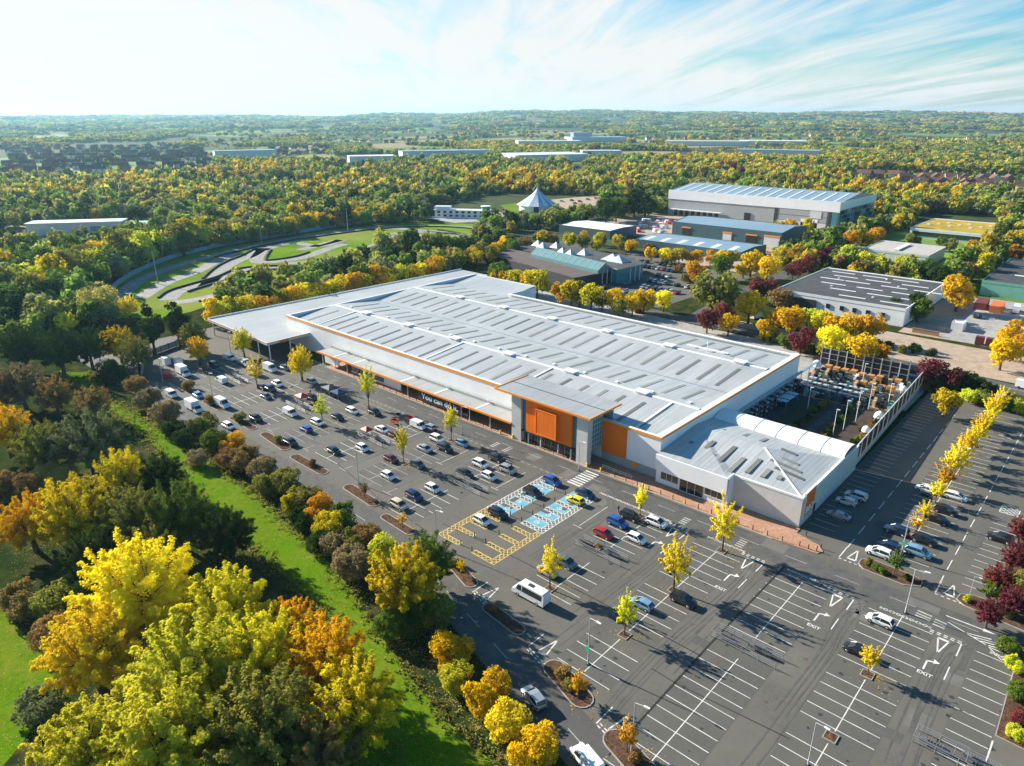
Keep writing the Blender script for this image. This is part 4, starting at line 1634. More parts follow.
# mixed goods standing about the yard
GOODS = []
for q in range(4):
    mb = MB()
    for k in range(6):
        x, y = -1.3 + (k % 3) * .9, -.55 + (k // 3) * .75
        h = .5 + ((k * 3 + q * 5) % 7) * .2
        mb.box(x, x + .8, y, y + .65, .12, .12 + h, (k + q) % 3)
    mb.box(-1.4, 1.5, -.65, .95, 0, .117, 3)
    o = mb.obj('goods_stack', [M[n_] for n_ in (('near_black', 'tile_brown', 'blue_grey_clad'), ('cloth_white', 'near_black', 'plastic_blue'), ('near_black', 'green_clad', 'black'), ('tile_brown', 'timber_pale', 'near_black'))[q]] + [M['timber_pale']])
    GOODS.append(o)
gl_ = ('dark grey and brown', 'white and pale blue', 'dark green and black', 'brown and tan')
cnt = [0] * 4
for r_, (y, x0_, n) in enumerate(((222.8, -68.5, 8), (218.8, -68.8, 5), (211.6, -50.5, 3), (207.4, -51.0, 3), (203.4, -50.8, 3), (199.4, -66, 6), (215.4, -68.6, 7), (226.6, -52, 3))):
    for k in range(n):
        q = (k * 3 + r_ * 2) % 4 if r_ in (0, 4) else (0, 2, 3, 0)[(k + r_) % 4]
        o = GOODS[q] if cnt[q] == 0 else GOODS[q].copy()
        if cnt[q]:
            COL.objects.link(o)
        cnt[q] += 1
        o.location = (x0_ + k * 3.1 + rng.uniform(-.3, .3), y + rng.uniform(-.4, .4), .03)
        o.rotation_euler = (0, 0, rng.uniform(-.15, .15))
        o.scale = (1, 1, rng.uniform(.9, 1.5))
        tag(o, gl_[q] + ' goods stacked on a pallet among the rows of the garden yard', 'goods', gl_[q] + ' goods in the garden yard')
# ------------------------------------------------------------------ vehicles
def ring_body(x, hw, zb, zt):
    h = zt - zb
    half = [(0, zb), (hw * 0.86, zb), (hw * 0.985, zb + 0.22 * h), (hw, zb + 0.55 * h), (hw * 0.965, zb + 0.88 * h), (hw * 0.84, zt), (0, zt + 0.025)]
    r = [(x, y, z) for y, z in half]
    return r + [(x, -y, z) for y, z in half[-2:0:-1]]


CAR_SHAPES = {
    # body stations (x, half width, bottom, top), greenhouse stations (x, half width at belt, half width at roof, roof z), belt z, wheel x, wheel radius
    'hatchback': dict(body=[(-2.02, .70, .42, .80), (-1.95, .82, .30, .92), (-1.45, .875, .20, .96), (0, .885, .18, .94), (.85, .885, .18, .95), (1.15, .88, .18, .92), (1.72, .84, .20, .79), (1.95, .76, .28, .69), (2.03, .64, .38, .60)],
                      gh=[(-1.93, .76, .74, .93), (-1.50, .78, .62, 1.40), (-.35, .80, .64, 1.48), (.40, .80, .63, 1.43), (1.22, .78, .70, .93)], wx=1.27, wr=.31),
    'saloon': dict(body=[(-2.28, .70, .45, .82), (-2.2, .82, .32, .93), (-1.6, .885, .20, .97), (0, .90, .18, .94), (.95, .90, .18, .95), (1.25, .89, .18, .92), (1.95, .85, .20, .80), (2.22, .77, .28, .70), (2.30, .64, .38, .60)],
                   gh=[(-1.75, .72, .66, .95), (-.95, .78, .60, 1.38), (-.1, .80, .62, 1.44), (.55, .80, .61, 1.39), (1.38, .78, .70, .93)], wx=1.40, wr=.32),
    'estate': dict(body=[(-2.28, .72, .45, .84), (-2.2, .83, .32, .95), (-1.6, .89, .20, .98), (0, .90, .18, .95), (.95, .90, .18, .96), (1.25, .89, .18, .93), (1.95, .85, .20, .81), (2.22, .77, .28, .70), (2.30, .64, .38, .60)],
                   gh=[(-2.18, .77, .75, .96), (-1.80, .80, .64, 1.42), (-.3, .81, .65, 1.49), (.55, .80, .63, 1.42), (1.38, .78, .70, .94)], wx=1.40, wr=.32),
    'suv': dict(body=[(-2.22, .76, .50, .95), (-2.15, .86, .38, 1.08), (-1.6, .92, .28, 1.12), (0, .94, .26, 1.09), (.95, .94, .26, 1.10), (1.2, .93, .26, 1.07), (1.9, .90, .28, .98), (2.15, .82, .36, .88), (2.24, .70, .46, .76)],
                gh=[(-2.12, .80, .78, 1.10), (-1.78, .83, .68, 1.60), (-.4, .84, .70, 1.70), (.45, .84, .68, 1.63), (1.28, .82, .74, 1.08)], wx=1.38, wr=.37),
}


def wheel_parts(root, wx, wy, wr, xs=None):
    for sx in (xs or (-wx, wx)):
        for sy in (-1, 1):
            mb = MB()
            mb.tube((0, -0.105, 0), (0, 0.105, 0), wr, wr, 14)
            wh = mb.obj('wheel', M['tyre'], root, 40)
            wh.location = (sx, sy * wy, wr)
            mb = MB()
            mb.tube((0, sy * 0.09, 0), (0, sy * 0.118, 0), wr * 0.66, wr * 0.60, 10)
            mb.obj('rim', M['rim'], wh, 40)


def make_car(kind):
    s = CAR_SHAPES[kind]
    root = thing('parked_car', 'x', 'car')
    mb = MB()
    mb.loft([ring_body(*q) for q in s['body']])
    gh = s['gh']
    belt = gh[0][3]

    def corner(q, sd, top):
        x, hb, hr, zr = q
        first = q is gh[0] or q is gh[-1]
        if top:
            return (x, sd * (hb if first else hr), zr)
        return (x, sd * hb, belt - 0.03)
    # roof skin, a little above the glass
    for a, b in zip(gh[1:-1], gh[2:-1]):
        z = 0.012
        mb.hexa([(a[0], a[2], a[3] - 0.03), (a[0], -a[2], a[3] - 0.03), (b[0], -b[2], b[3] - 0.03), (b[0], b[2], b[3] - 0.03),
                 (a[0], a[2] - 0.04, a[3] + z), (a[0], -a[2] + 0.04, a[3] + z), (b[0], -b[2] + 0.04, b[3] + z), (b[0], b[2] - 0.04, b[3] + z)])
    for sd in (-1, 1):
        mb.tube(corner(gh[-1], sd, True), corner(gh[-2], sd, True), 0.045, 0.045, 5)
        mb.tube(corner(gh[0], sd, True), corner(gh[1], sd, True), 0.085, 0.075, 5)
        mx_ = gh[2]
        mb.tube((mx_[0] + 0.25, sd * mx_[1], belt), (mx_[0] + 0.22, sd * mx_[2], mx_[3] - 0.03), 0.04, 0.04, 4)
        for a, b in zip(gh[1:-1], gh[2:-1]):
            mb.tube(corner(a, sd, True), corner(b, sd, True), 0.04, 0.04, 5)
    hw = s['body'][3][1]
    for sx in (-s['wx'], s['wx']):
        for sd in (-1, 1):
            mb.tube((sx, sd * (hw - 0.12), s['wr']), (sx, sd * (hw + 0.004), s['wr']), s['wr'] + 0.07, s['wr'] + 0.06, 14, 1)
    L0, L1 = s['body'][0][0], s['body'][-1][0]
    mb.box(L0 - 0.02, L0 + 0.2, -0.62, 0.62, s['body'][0][2] - 0.1, s['body'][0][2] + 0.08, 1)
    mb.box(L1 - 0.2, L1 + 0.012, -0.5, 0.5, s['body'][-1][2] - 0.02, s['body'][-1][2] + 0.12, 1)
    body = mb.obj('body', [PAINT['white'], M['near_black']], root, 42)
    body.material_slots[0].link = 'OBJECT'
    g = MB()
    for i, (a, b) in enumerate(zip(gh, gh[1:])):
        for sd in (-1, 1):
            g.poly([corner(a, sd, False), corner(b, sd, False), corner(b, sd, True), corner(a, sd, True)])
        g.poly([corner(a, 1, True), corner(b, 1, True), corner(b, -1, True), corner(a, -1, True)])
    g.obj('windows', M['car_glass'], root, 30)
    wheel_parts(root, s['wx'], hw - 0.10, s['wr'])
    for sd in (-1, 1):
        q = s['body'][-2]
        l_ = MB()
        l_.hexa([(q[0] - .22, sd * .80 * q[1] - .13, q[3] - .17), (q[0] + .05, sd * .76 * q[1] - .13, q[3] - .17), (q[0] + .05, sd * .76 * q[1] + .13, q[3] - .17), (q[0] - .22, sd * .86 * q[1] + .13, q[3] - .17),
                 (q[0] - .30, sd * .80 * q[1] - .13, q[3] - .01), (q[0] + .02, sd * .76 * q[1] - .12, q[3] - .03), (q[0] + .02, sd * .76 * q[1] + .1, q[3] - .03), (q[0] - .30, sd * .86 * q[1] + .1, q[3] - .01)])
        l_.obj('headlight', M['lamp_white'], root)
        q = s['body'][1]
        l_ = MB()
        l_.box(q[0] - 0.07, q[0] + 0.22, sd * q[1] * 0.86 - 0.13, sd * q[1] * 0.86 + 0.13, q[3] - 0.24, q[3] - 0.03)
        l_.obj('tail_light', M['lamp_red'], root)
        l_ = MB()
        q = gh[-1]
        l_.box(q[0] - 0.42, q[0] - 0.24, sd * 0.98 - 0.10, sd * 0.98 + 0.10, belt + 0.02, belt + 0.16)
        mo = l_.obj('mirror', PAINT['black'], root)
    return root


VAN_SHAPES = {
    'van': dict(prof=[(-2.45, .35), (-2.5, 1.0), (-2.42, 1.86), (-2.2, 1.95), (.85, 1.95), (1.1, 1.88), (1.72, 1.15), (2.35, .98), (2.5, .75), (2.48, .35)], hw=.94, wx=1.5, wr=.33, ws=(1.10, 1.86, 1.70, 1.19), side=[(.35, 1.25)], glassx=[]),
    'large_van': dict(prof=[(-2.9, .4), (-2.95, 1.2), (-2.88, 2.4), (-2.6, 2.52), (1.2, 2.5), (1.5, 2.38), (2.15, 1.35), (2.75, 1.12), (2.92, .85), (2.9, .4)], hw=1.0, wx=1.85, wr=.36, ws=(1.52, 2.30, 2.10, 1.45), side=[(.9, 1.55)], glassx=[]),
    'minibus': dict(prof=[(-3.4, .4), (-3.45, 1.2), (-3.38, 2.45), (-3.1, 2.6), (1.7, 2.58), (2.0, 2.46), (2.75, 1.4), (3.3, 1.15), (3.45, .85), (3.42, .4)], hw=1.02, wx=2.05, wr=.37, ws=(2.02, 2.40, 2.68, 1.5), side=[(1.35, 2.1)], glassx=[(-3.0, 1.15)]),
}


def vhw(hw, z):
    return hw * (1 - 0.11 * max(0, z - 1.0) / 1.3)


def make_van(kind, nm='parked_van', cat='van'):
    s = VAN_SHAPES[kind]
    root = thing(nm, 'x', cat)
    mb = MB()
    P = s['prof']
    n = len(P)
    for a, b in zip(P, P[1:] + P[:1]):
        mb.poly([(a[0], vhw(s['hw'], a[1]), a[1]), (b[0], vhw(s['hw'], b[1]), b[1]), (b[0], -vhw(s['hw'], b[1]), b[1]), (a[0], -vhw(s['hw'], a[1]), a[1])])
    for sd in (-1, 1):
        mb.poly([(p[0], sd * vhw(s['hw'], p[1]), p[1]) for p in P])
    x0, x1 = P[0][0], P[-1][0]
    mb.box(x0 - .06, x1 + .06, -s['hw'] * .92, s['hw'] * .92, .26, .42, 1)
    body = mb.obj('body', [PAINT['white'], M['near_black']], root, 25)
    body.material_slots[0].link = 'OBJECT'
    g = MB()
    xa, za, xb, zb = s['ws']
    g.poly([(xa + .03, vhw(s['hw'], za) * .9, za + .01), (xa + .03, -vhw(s['hw'], za) * .9, za + .01), (xb + .03, -vhw(s['hw'], zb) * .9, zb + .02), (xb + .03, vhw(s['hw'], zb) * .9, zb + .02)])
    g.obj('windscreen', M['car_glass'], root)
    zt = P[4][1] - 0.25
    zl = 1.05 if zt < 2 else 1.35
    for sd in (-1, 1):
        for (a, b) in s['side']:
            g = MB()
            q = [(a, zl), (b + 0.3, zl), (b, zt), (a, zt)]
            g.poly([(x, sd * (vhw(s['hw'], z) + .012), z) for x, z in q])
            g.obj('side_window', M['car_glass'], root)
        for (a, b) in s['glassx']:
            g = MB()
            q = [(a, zl), (b, zl), (b, zt), (a, zt)]
            g.poly([(x, sd * (vhw(s['hw'], z) + .012), z) for x, z in q])
            g.obj('side_window', M['car_glass'], root)
    wheel_parts(root, s['wx'], s['hw'] - .10, s['wr'])
    for sd in (-1, 1):
        l_ = MB()
        l_.box(x1 - .22, x1 + .015, sd * s['hw'] * .78 - .15, sd * s['hw'] * .78 + .15, .72, .95)
        l_.obj('headlight', M['lamp_white'], root)
        l_ = MB()
        l_.box(x0 - .05, x0 + .06, sd * s['hw'] * .9 - .07, sd * s['hw'] * .9 + .07, .8, 1.3)
        l_.obj('tail_light', M['lamp_red'], root)
    if kind == 'minibus':
        l_ = MB()
        l_.box(-.6, .4, -.35, .35, 2.585, 2.70)
        l_.obj('roof_hatch', M['near_black'], root)
    return root


def make_truck(kind):
    root = thing('parked_truck', 'x', 'truck')
    c0 = 1.1
    mb = MB()
    P = [(c0, .45), (c0, 2.2), (c0 + .9, 2.2), (c0 + 1.15, 2.05), (c0 + 1.75, 1.3), (c0 + 2.25, 1.1), (c0 + 2.35, .8), (c0 + 2.3, .45)]
    for a, b in zip(P, P[1:] + P[:1]):
        mb.poly([(a[0], vhw(1, a[1]), a[1]), (b[0], vhw(1, b[1]), b[1]), (b[0], -vhw(1, b[1]), b[1]), (a[0], -vhw(1, a[1]), a[1])])
    for sd in (-1, 1):
        mb.poly([(p[0], sd * vhw(1, p[1]), p[1]) for p in P])
    body = mb.obj('cab', [PAINT['white']], root, 25)
    body.material_slots[0].link = 'OBJECT'
    g = MB()
    g.poly([(c0 + 1.19, .8, 2.0), (c0 + 1.19, -.8, 2.0), (c0 + 1.76, -.86, 1.36), (c0 + 1.76, .86, 1.36)])
    for sd in (-1, 1):
        g.poly([(c0 + .4, sd * (vhw(1, 1.3) + .012), 1.3), (c0 + 1.45, sd * (vhw(1, 1.3) + .012), 1.3), (c0 + 1.1, sd * (vhw(1, 2) + .012), 2.0), (c0 + .4, sd * (vhw(1, 2) + .012), 2.0)])
    g.obj('windows', M['car_glass'], root)
    mb = MB()
    mb.box(-3.2, c0 + .2, -.5, .5, .45, .7)
    mb.obj('chassis', M['near_black'], root)
    mb = MB()
    if kind == 'box':
        mb.box(-3.3, c0 - .1, -1.08, 1.08, .72, 3.0)
        mb.box(-3.34, -3.303, -.95, .95, .8, 2.9)
        mb.obj('cargo_box', M['cloth_white'], root)
    else:
        mb.box(-3.2, c0 - .1, -1.05, 1.05, .72, .85)
        for sd in (-1, 1):
            mb.box(-3.2, c0 - .1, sd * 1.05 - .03, sd * 1.05 + .03, .853, 1.25)
        mb.box(-3.25, -3.203, -1.0, 1.0, .75, 1.25)
        mb.obj('flatbed', M['galvanised'], root)
    wheel_parts(root, 2, .92, .38, xs=(-2.2, c0 + 1.4))
    for sd in (-1, 1):
        l_ = MB()
        l_.box(c0 + 2.2, c0 + 2.37, sd * .78 - .15, sd * .78 + .15, .75, 1.0)
        l_.obj('headlight', M['lamp_white'], root)
    return root


VEH = {}


def veh(kind, colour, x, y, hd, label, group=None, sc=0.991):
    if kind not in VEH:
        if kind in CAR_SHAPES:
            r_ = make_car(kind)
        elif kind in VAN_SHAPES:
            r_ = make_van(kind, 'parked_minibus' if kind == 'minibus' else 'parked_van', 'minibus' if kind == 'minibus' else 'van')
        else:
            r_ = make_truck(kind)
        VEH[kind] = Proto(r_)
    o = VEH[kind].put((x * sc, y * sc, 0.024), R(hd + rng.uniform(-1.5, 1.5)), label, group)
    fam = [o] + list(o.children)
    for c in fam:
        if c.type == 'MESH' and c.material_slots and c.material_slots[0].link == 'OBJECT':
            c.material_slots[0].material = PAINT[colour]
    return o


CARS = [
    # left hand rows by the timber canopy
    ('box', 'white', -218.7, 85.9, 0, 'white box truck parked beside the red skip at the far left of the car park'),
    ('van', 'white', -221.7, 103.0, 8, 'white van at the front left of the timber canopy, beside a flatbed'),
    ('flatbed', 'white', -213.8, 103.8, 0, 'white flatbed pickup truck beside the yellow tree by the timber canopy'),
    ('large_van', 'white', -201.9, 101.2, 0, 'tall white van left of the boxy van below the timber canopy'),
    ('large_van', 'white', -201.8, 106.4, 0, 'boxy white van nearest the front corner post of the timber canopy'),
    ('estate', 'grey', -199.4, 110.4, 0, 'grey car just in front of the corner post of the timber canopy'),
    ('van', 'white', -203.3, 90.8, 180, 'small white van standing apart beside the farthest trolley shelter'),
    ('suv', 'black', -219.3, 96.3, 0, 'black car behind the box truck near the yellow tree at the far left'),
    ('hatchback', 'black', -214.7, 91.9, 0, 'black small car in front of the yellow tree at the far left'),
    ('hatchback', 'pale blue', -196.6, 80.3, 0, 'pale blue hatchback by a brown shrub at the far left kerb'),
    ('large_van', 'white', -184.6, 81.6, 0, 'white camper van at the left kerb beside a reddish shrub'),
    ('box', 'white', -187.5, 74.9, 0, 'white box truck on the perimeter road behind the hedge'),
    ('van', 'white', -203.0, 75.3, 0, 'white van partly hidden by the brown hedge on the perimeter road'),
    ('hatchback', 'black', -188.4, 96.4, 0, 'black hatchback below the golden tree, left one of its pair'),
    ('suv', 'dark blue', -185.6, 97.2, 0, 'dark blue car touching the golden tree, right one of its pair'),
    ('hatchback', 'grey', -181.1, 93.2, 0, 'dark grey small car right of the golden tree pair'),
    ('suv', 'white', -187.6, 100.8, 0, 'white off-roader left of the big round yellow tree'),
    ('hatchback', 'silver', -181.9, 109.2, 0, 'silver hatchback half hidden behind the big round yellow tree'),
    ('suv', 'black', -170.0, 101.4, 0, 'black car standing behind the red gazebo'),
    ('van', 'white', -164.9, 91.2, 0, 'white van just in front of the red gazebo and its shelter'),
    ('suv', 'black', -168.3, 82.9, 0, 'dark tall off-roader at the left kerb beside a green shrub'),
    ('estate', 'white', -169.4, 75.6, 0, 'white car on the perimeter road partly behind an orange hedge shrub'),
    ('suv', 'black', -148.1, 81.0, 0, 'black car beside the planted island at the left kerb'),
    ('hatchback', 'blue', -152.5, 88.2, 180, 'mid blue hatchback alone in front of the lime tree'),
    ('estate', 'white', -154.0, 92.6, 0, 'white car half covered by the lime tree'),
    ('hatchback', 'black', -152.9, 98.3, 0, 'black hatchback behind the lime tree, nose to a white estate'),
    ('estate', 'white', -153.6, 103.6, 0, 'white estate car left of the tall lime tree by the front road'),
    ('suv', 'black', -148.1, 107.0, 0, 'black car in the shade right of the tall lime tree'),
    ('hatchback', 'black', -136.2, 85.6, 0, 'black hatchback near the left kerb, in the row left of a tall lamp'),
    ('van', 'white', -132.3, 109.3, 0, 'white van beside the red trolley bay near the slogan banner'),
    ('saloon', 'white', -137.5, 101.3, 0, 'white saloon beside a dark red car behind the trolley shelter'),
    ('hatchback', 'dark red', -132.4, 101.4, 0, 'dark red hatchback beside a white saloon behind the trolley shelter'),
    ('hatchback', 'white', -132.4, 91.4, 0, 'white hatchback in front of the shelter with the red cover'),
    ('saloon', 'dark red', -122.7, 92.3, 0, 'dark red saloon left of the slim yellow tree'),
    ('hatchback', 'grey', -115.6, 94.6, 0, 'dark grey hatchback right of the slim yellow tree'),
    ('suv', 'white', -122.5, 107.0, 0, 'white off-roader left of the slim tree by the entrance road'),
    ('saloon', 'silver', -120.8, 101.3, 0, 'silver saloon in front of the white off-roader'),
    ('suv', 'black', -117.1, 104.7, 0, 'black car left of the white and blue hatchback near the entrance'),
    ('hatchback', 'pale blue', -116.0, 109.6, 0, 'pale blue hatchback at the foot of the slim tree by the front road'),
    ('hatchback', 'silver', -129.5, 110.6, 180, 'silver hatchback right of the white van by the front road'),
    ('hatchback', 'white', -116.3, 86.5, 0, 'white hatchback in the middle row, nearest the tall lamp'),
    ('suv', 'dark blue', -104.8, 84.4, 0, 'dark grey blue off-roader in the row before the yellow hatching'),
    ('hatchback', 'white', -104.5, 89.4, 0, 'white hatchback right behind the grey blue off-roader'),
    ('suv', 'beige', -104.3, 79.8, 0, 'beige car behind the small golden sapling at the left kerb'),
    ('saloon', 'black', -104.3, 99.0, 0, 'black saloon behind the dark trolley shelter'),
    ('suv', 'white', -104.7, 104.6, 0, 'white off-roader with black car behind it, opposite the entrance'),
    ('suv', 'black', -103.8, 109.2, 0, 'black off-roader nearest the front road opposite the entrance'),
    ('suv', 'silver', -98.1, 106.8, 0, 'silver off-roader, rightmost of the five opposite the entrance'),
    ('hatchback', 'white', -99.2, 101.7, 0, 'white small car, front right of the five opposite the entrance'),
    # coloured block
    ('suv', 'blue', -87.1, 109.5, 0, 'bright blue off-roader in the blue bay nearest the zebra crossing'),
    ('suv', 'black', -87.0, 102.7, 0, 'black off-roader in the middle of the blue bays'),
    ('suv', 'black', -86.6, 91.3, 0, 'black car where the blue bays meet the yellow hatching'),
    ('hatchback', 'white', -87.3, 87.2, 0, 'white hatchback on the yellow hatched bays'),
    ('hatchback', 'yellow', -78.2, 106.3, 180, 'bright yellow hatchback in a blue bay'),
    ('saloon', 'dark blue', -78.4, 110.0, 0, 'dark blue car next to the bright yellow hatchback'),
    # middle rows
    ('suv', 'blue', -66.5, 104.9, 0, 'blue car beside the black car near the slim golden tree'),
    ('suv', 'black', -65.9, 108.6, 0, 'black car behind the blue one near the slim golden tree'),
    ('suv', 'white', -60.7, 110.1, 0, 'white off-roader right of the slim golden tree'),
    ('hatchback', 'white', -60.6, 102.6, 0, 'white hatchback right of the bright red car'),
    ('hatchback', 'red', -66.3, 99.8, 0, 'bright red hatchback in front of the trolley shelter'),
    ('suv', 'grey', -65.8, 87.2, 0, 'grey off-roader with pale roof rails in front of the shelter'),
    ('hatchback', 'silver', -66.5, 82.9, 0, 'silver car half hidden by the yellow tree beside the white minibus'),
    ('minibus', 'white', -64.4, 75.8, 180, 'white minibus with dark side windows in the near row'),
    ('suv', 'black', -44.6, 92.1, 0, 'black car at the foot of the broad yellow tree in mid car park'),
    ('hatchback', 'pale blue', -49.2, 86.6, 180, 'pale blue hatchback behind the small yellow green tree'),
    ('hatchback', 'white', -18.4, 108.9, 180, 'white hatchback alone by the lamp at the right end of the front road'),
    ('hatchback', 'black', -18.9, 99.3, 180, 'black hatchback left of the thin golden sapling'),
    # right hand rows
    ('hatchback', 'white', -35.4, 144.4, 180, 'white hatchback in the shade, nearer one of a pair by the brick wall'),
    ('suv', 'white', -34.6, 148.1, 180, 'white car in the shade, farther one of a pair by the brick wall'),
    ('saloon', 'silver', -34.6, 137.5, 180, 'silver saloon alone in the shade nearest the corner sign'),
    ('suv', 'white', -24.4, 128.9, 180, 'white off-roader at the planted island in the right hand rows'),
    ('hatchback', 'dark blue', -23.8, 132.3, 180, 'dark blue hatchback behind the white off-roader at the island'),
    ('suv', 'pale blue', -19.0, 134.0, 0, 'light blue off-roader right of the lamp with the green sign'),
    ('suv', 'black', -19.3, 139.2, 0, 'black car behind the light blue off-roader in the right hand rows'),
    ('suv', 'dark blue', -24.2, 139.2, 180, 'dark blue off-roader half in shade left of the black car in the right hand rows'),
    ('saloon', 'black', -19.3, 149.4, 0, 'black saloon, nearer one of the two below the golden trees'),
    ('suv', 'black', -18.9, 154.2, 0, 'black off-roader, farther one of the two below the golden trees'),
    ('estate', 'white', -18.8, 162.3, 0, 'white estate car in the sun under the golden trees'),
    ('hatchback', 'white', -24.3, 161.5, 180, 'white hatchback in the shade left of the golden trees'),
    ('suv', 'black', -8.6, 149.8, 180, 'black off-roader alone in the rightmost row by the maroon shrubs'),
    # road
    ('suv', 'silver', -49.3, 58.9, 164, 'silver car with sky reflecting glass driving along the perimeter road'),
    ('van', 'white', -37.6, 55.6, 164, 'white van at the bottom edge on the perimeter road'),
]
for c in CARS:
    veh(*c)
# distant vehicles: one mesh each
DIST = {}


def far_car(colour, x, y, hd, label, group=None, kind='hatchback'):
    if kind not in DIST:
        mb = MB()
        if kind == 'hatchback':
            mb.loft([ring_body(*q) for q in CAR_SHAPES['suv']['body']])
            gh = CAR_SHAPES['suv']['gh']
            belt = gh[0][3]
            rings = [[(q[0], q[1], belt - .03), (q[0], q[2], q[3]), (q[0], -q[2], q[3]), (q[0], -q[1], belt - .03)] for q in gh]
            mb.loft(rings, 1)
            mb.poly([(gh[1][0], .6, gh[1][3] + .03), (gh[3][0], .6, gh[3][3] + .05), (gh[3][0], -.6, gh[3][3] + .05), (gh[1][0], -.6, gh[1][3] + .03)])
            for sx in (-1.38, 1.38):
                mb.tube((sx, -.95, .36), (sx, .95, .36), .36, .36, 10, 2)
        else:
            P = VAN_SHAPES['large_van']['prof']
            for a, b in zip(P, P[1:] + P[:1]):
                mb.poly([(a[0], 1, a[1]), (b[0], 1, b[1]), (b[0], -1, b[1]), (a[0], -1, a[1])])
            for sd in (-1, 1):
                mb.poly([(p[0], sd, p[1]) for p in P])
            mb.poly([(1.55, .9, 2.32), (1.55, -.9, 2.32), (2.15, -.9, 1.45), (2.15, .9, 1.45)], 1)
            for sx in (-1.85, 1.85):
                mb.tube((sx, -1.02, .36), (sx, 1.02, .36), .36, .36, 10, 2)
        o = mb.obj('distant_car' if kind == 'hatchback' else 'distant_van', [PAINT['white'], M['car_glass'], M['tyre']], None, 40)
        o.material_slots[0].link = 'OBJECT'
        DIST[kind] = o
    else:
        o = DIST[kind].copy()
        COL.objects.link(o)
    o.material_slots[0].material = PAINT[colour]
    o.location = (x, y, 0.03)
    o.rotation_euler = (0, 0, R(hd))
    tag(o, label, 'van' if kind != 'hatchback' else 'car', group)
    return o


cc = ['white', 'black', 'silver', 'grey', 'blue', 'white', 'dark blue', 'red', 'silver', 'black']
k = 0
for ry, n, x0_ in ((272, 11, -188), (286, 11, -184), (300, 10, -180), (314, 9, -184), (328, 12, -216), (340, 12, -222)):
    for i in range(n):
        k += 1
        if rng.random() < 0.28:
            continue
        c = cc[(k * 7) % 10]
        far_car(c, x0_ + i * 3.0, ry + rng.uniform(-.4, .4), 90 + 180 * (k % 2), c + ' car among those parked by the green glass office', c + ' cars parked by the office')
far_car('white', -18, 248.5, -5, 'white van driving on the main road beyond the garden yard', None, 'van')
far_car('white', -112, 270, 80, 'white van on the side road between the maroon trees', None, 'van')
far_car('red', -152, 246, 60, 'red car at the bend of the side road behind the store', None)
for i, (x, y, hd, lab) in enumerate(((-36, 352, 95, 'white lorry in the trade yard, left one of two side by side'), (-31, 350, 95, 'white lorry in the trade yard, right one of two side by side'), (-25, 312, 20, 'long white van at the right side of the trade yard'), (-170, 445, 0, 'white van at the front of the blue grey shed'))):
    far_car('white', x, y, hd, lab, None, 'van').scale = (1.4, 1.2, 1.35)
far_car('grey', -27, 330, 90, 'grey car below the white lorries in the trade yard')
far_car('black', -46, 331, 80, 'black car between the lorries and the pale hut of the trade yard')

for i, (u, v, c) in enumerate(((562, 202, 'white'), (572, 201, 'black'), (580, 202, 'red'), (588, 200, 'silver'), (596, 199, 'white'), (575, 204, 'grey'))):
    p = at(u, v)
    far_car(c, p.x, p.y, 20 + i * 7, c + ' car parked on the gravel right of the striped tent', c + ' cars on the gravel by the tent')
# ------------------------------------------------------------------ street furniture
def make_lamp(h):
    root = thing('lamp_post', 'x', 'lamp post')
    mb = MB()
    mb.tube((0, 0, 0), (0, 0, 1.2), 0.15, 0.13, 10)
    mb.tube((0, 0, 1.2), (0, 0, h), 0.095, 0.06, 10)
    mb.obj('pole', M['galvanised'], root, 40)
    mb = MB()
    mb.tube((0, 0, h - 0.05), (1.3, 0, h + 0.18), 0.05, 0.04, 8)
    mb.obj('arm', M['galvanised'], root, 40)
    mb = MB()
    mb.hexa([(1.2, -.16, h + .10), (2.0, -.13, h + .18), (2.0, .13, h + .18), (1.2, .16, h + .10), (1.2, -.13, h + .24), (2.0, -.09, h + .27), (2.0, .09, h + .27), (1.2, .13, h + .24)])
    mb.obj('lamp_head', M['ridge_white'], root)
    mb = MB()
    mb.tube((0, 0, 0), (0, 0, .12), .33, .33, 12)
    mb.obj('foot', M['near_black'], root, 40)
    return root


lampP = Proto(make_lamp(8.2))
LAMPS = [((-47.5, 69.2), 1.02, 'tall lamp post with a green sign at the planted island nearest the bottom edge'),
         ((-87.1, 74.9), 0.95, 'lamp post with a green sign beside the big yellow and green tree'),
         ((-21.0, 130.0), 1.03, 'lamp post with a green sign at the planted island of the right hand rows'),
         ((-15.9, 113.4), 1.03, 'lamp post beside the white hatchback at the right end of the front road'),
         ((-215, 78), 0.95, 'lamp post at the far left kerb beside the white box truck'),
         ((-192, 82.4), 0.9, 'lamp post beside the white camper van'),
         ((-226.4, 105.8), 0.95, 'lamp post at the left front of the timber canopy'),
         ((-119.6, 112.9), 0.95, 'lamp post in front of the slogan banner'),
         ((-85.6, 117.2), 0.92, 'lamp post beside the zebra crossing'),
         ((-117.9, 79.6), 1.0, 'lamp post between two planted islands at the left kerb'),
         ((-16.7, 73.6), 0.85, 'lamp post below the empty square planter at the bottom edge'),
         ((-34.2, 60.5), 0.98, 'lamp post on the island with the small orange tree'),
         ((-21, 170), 1.0, 'lamp post among the golden trees of the right hand rows'),
         ((-21.2, 212), 1.0, 'lamp post at the far end of the golden tree row'),
         ((-9.0, 124.6), 0.55, 'short lamp post beside the small green tree at the junction'),
         ((8, 121.5), 0.9, 'lamp post among the maroon trees at the right edge')]
POSTS = []
for i, ((x, y), s, lab) in enumerate(LAMPS):
    POSTS.append((lampP.put((x, y, 0.02), R(-6 + 12 * (i % 2)), lab, None, s), lab))
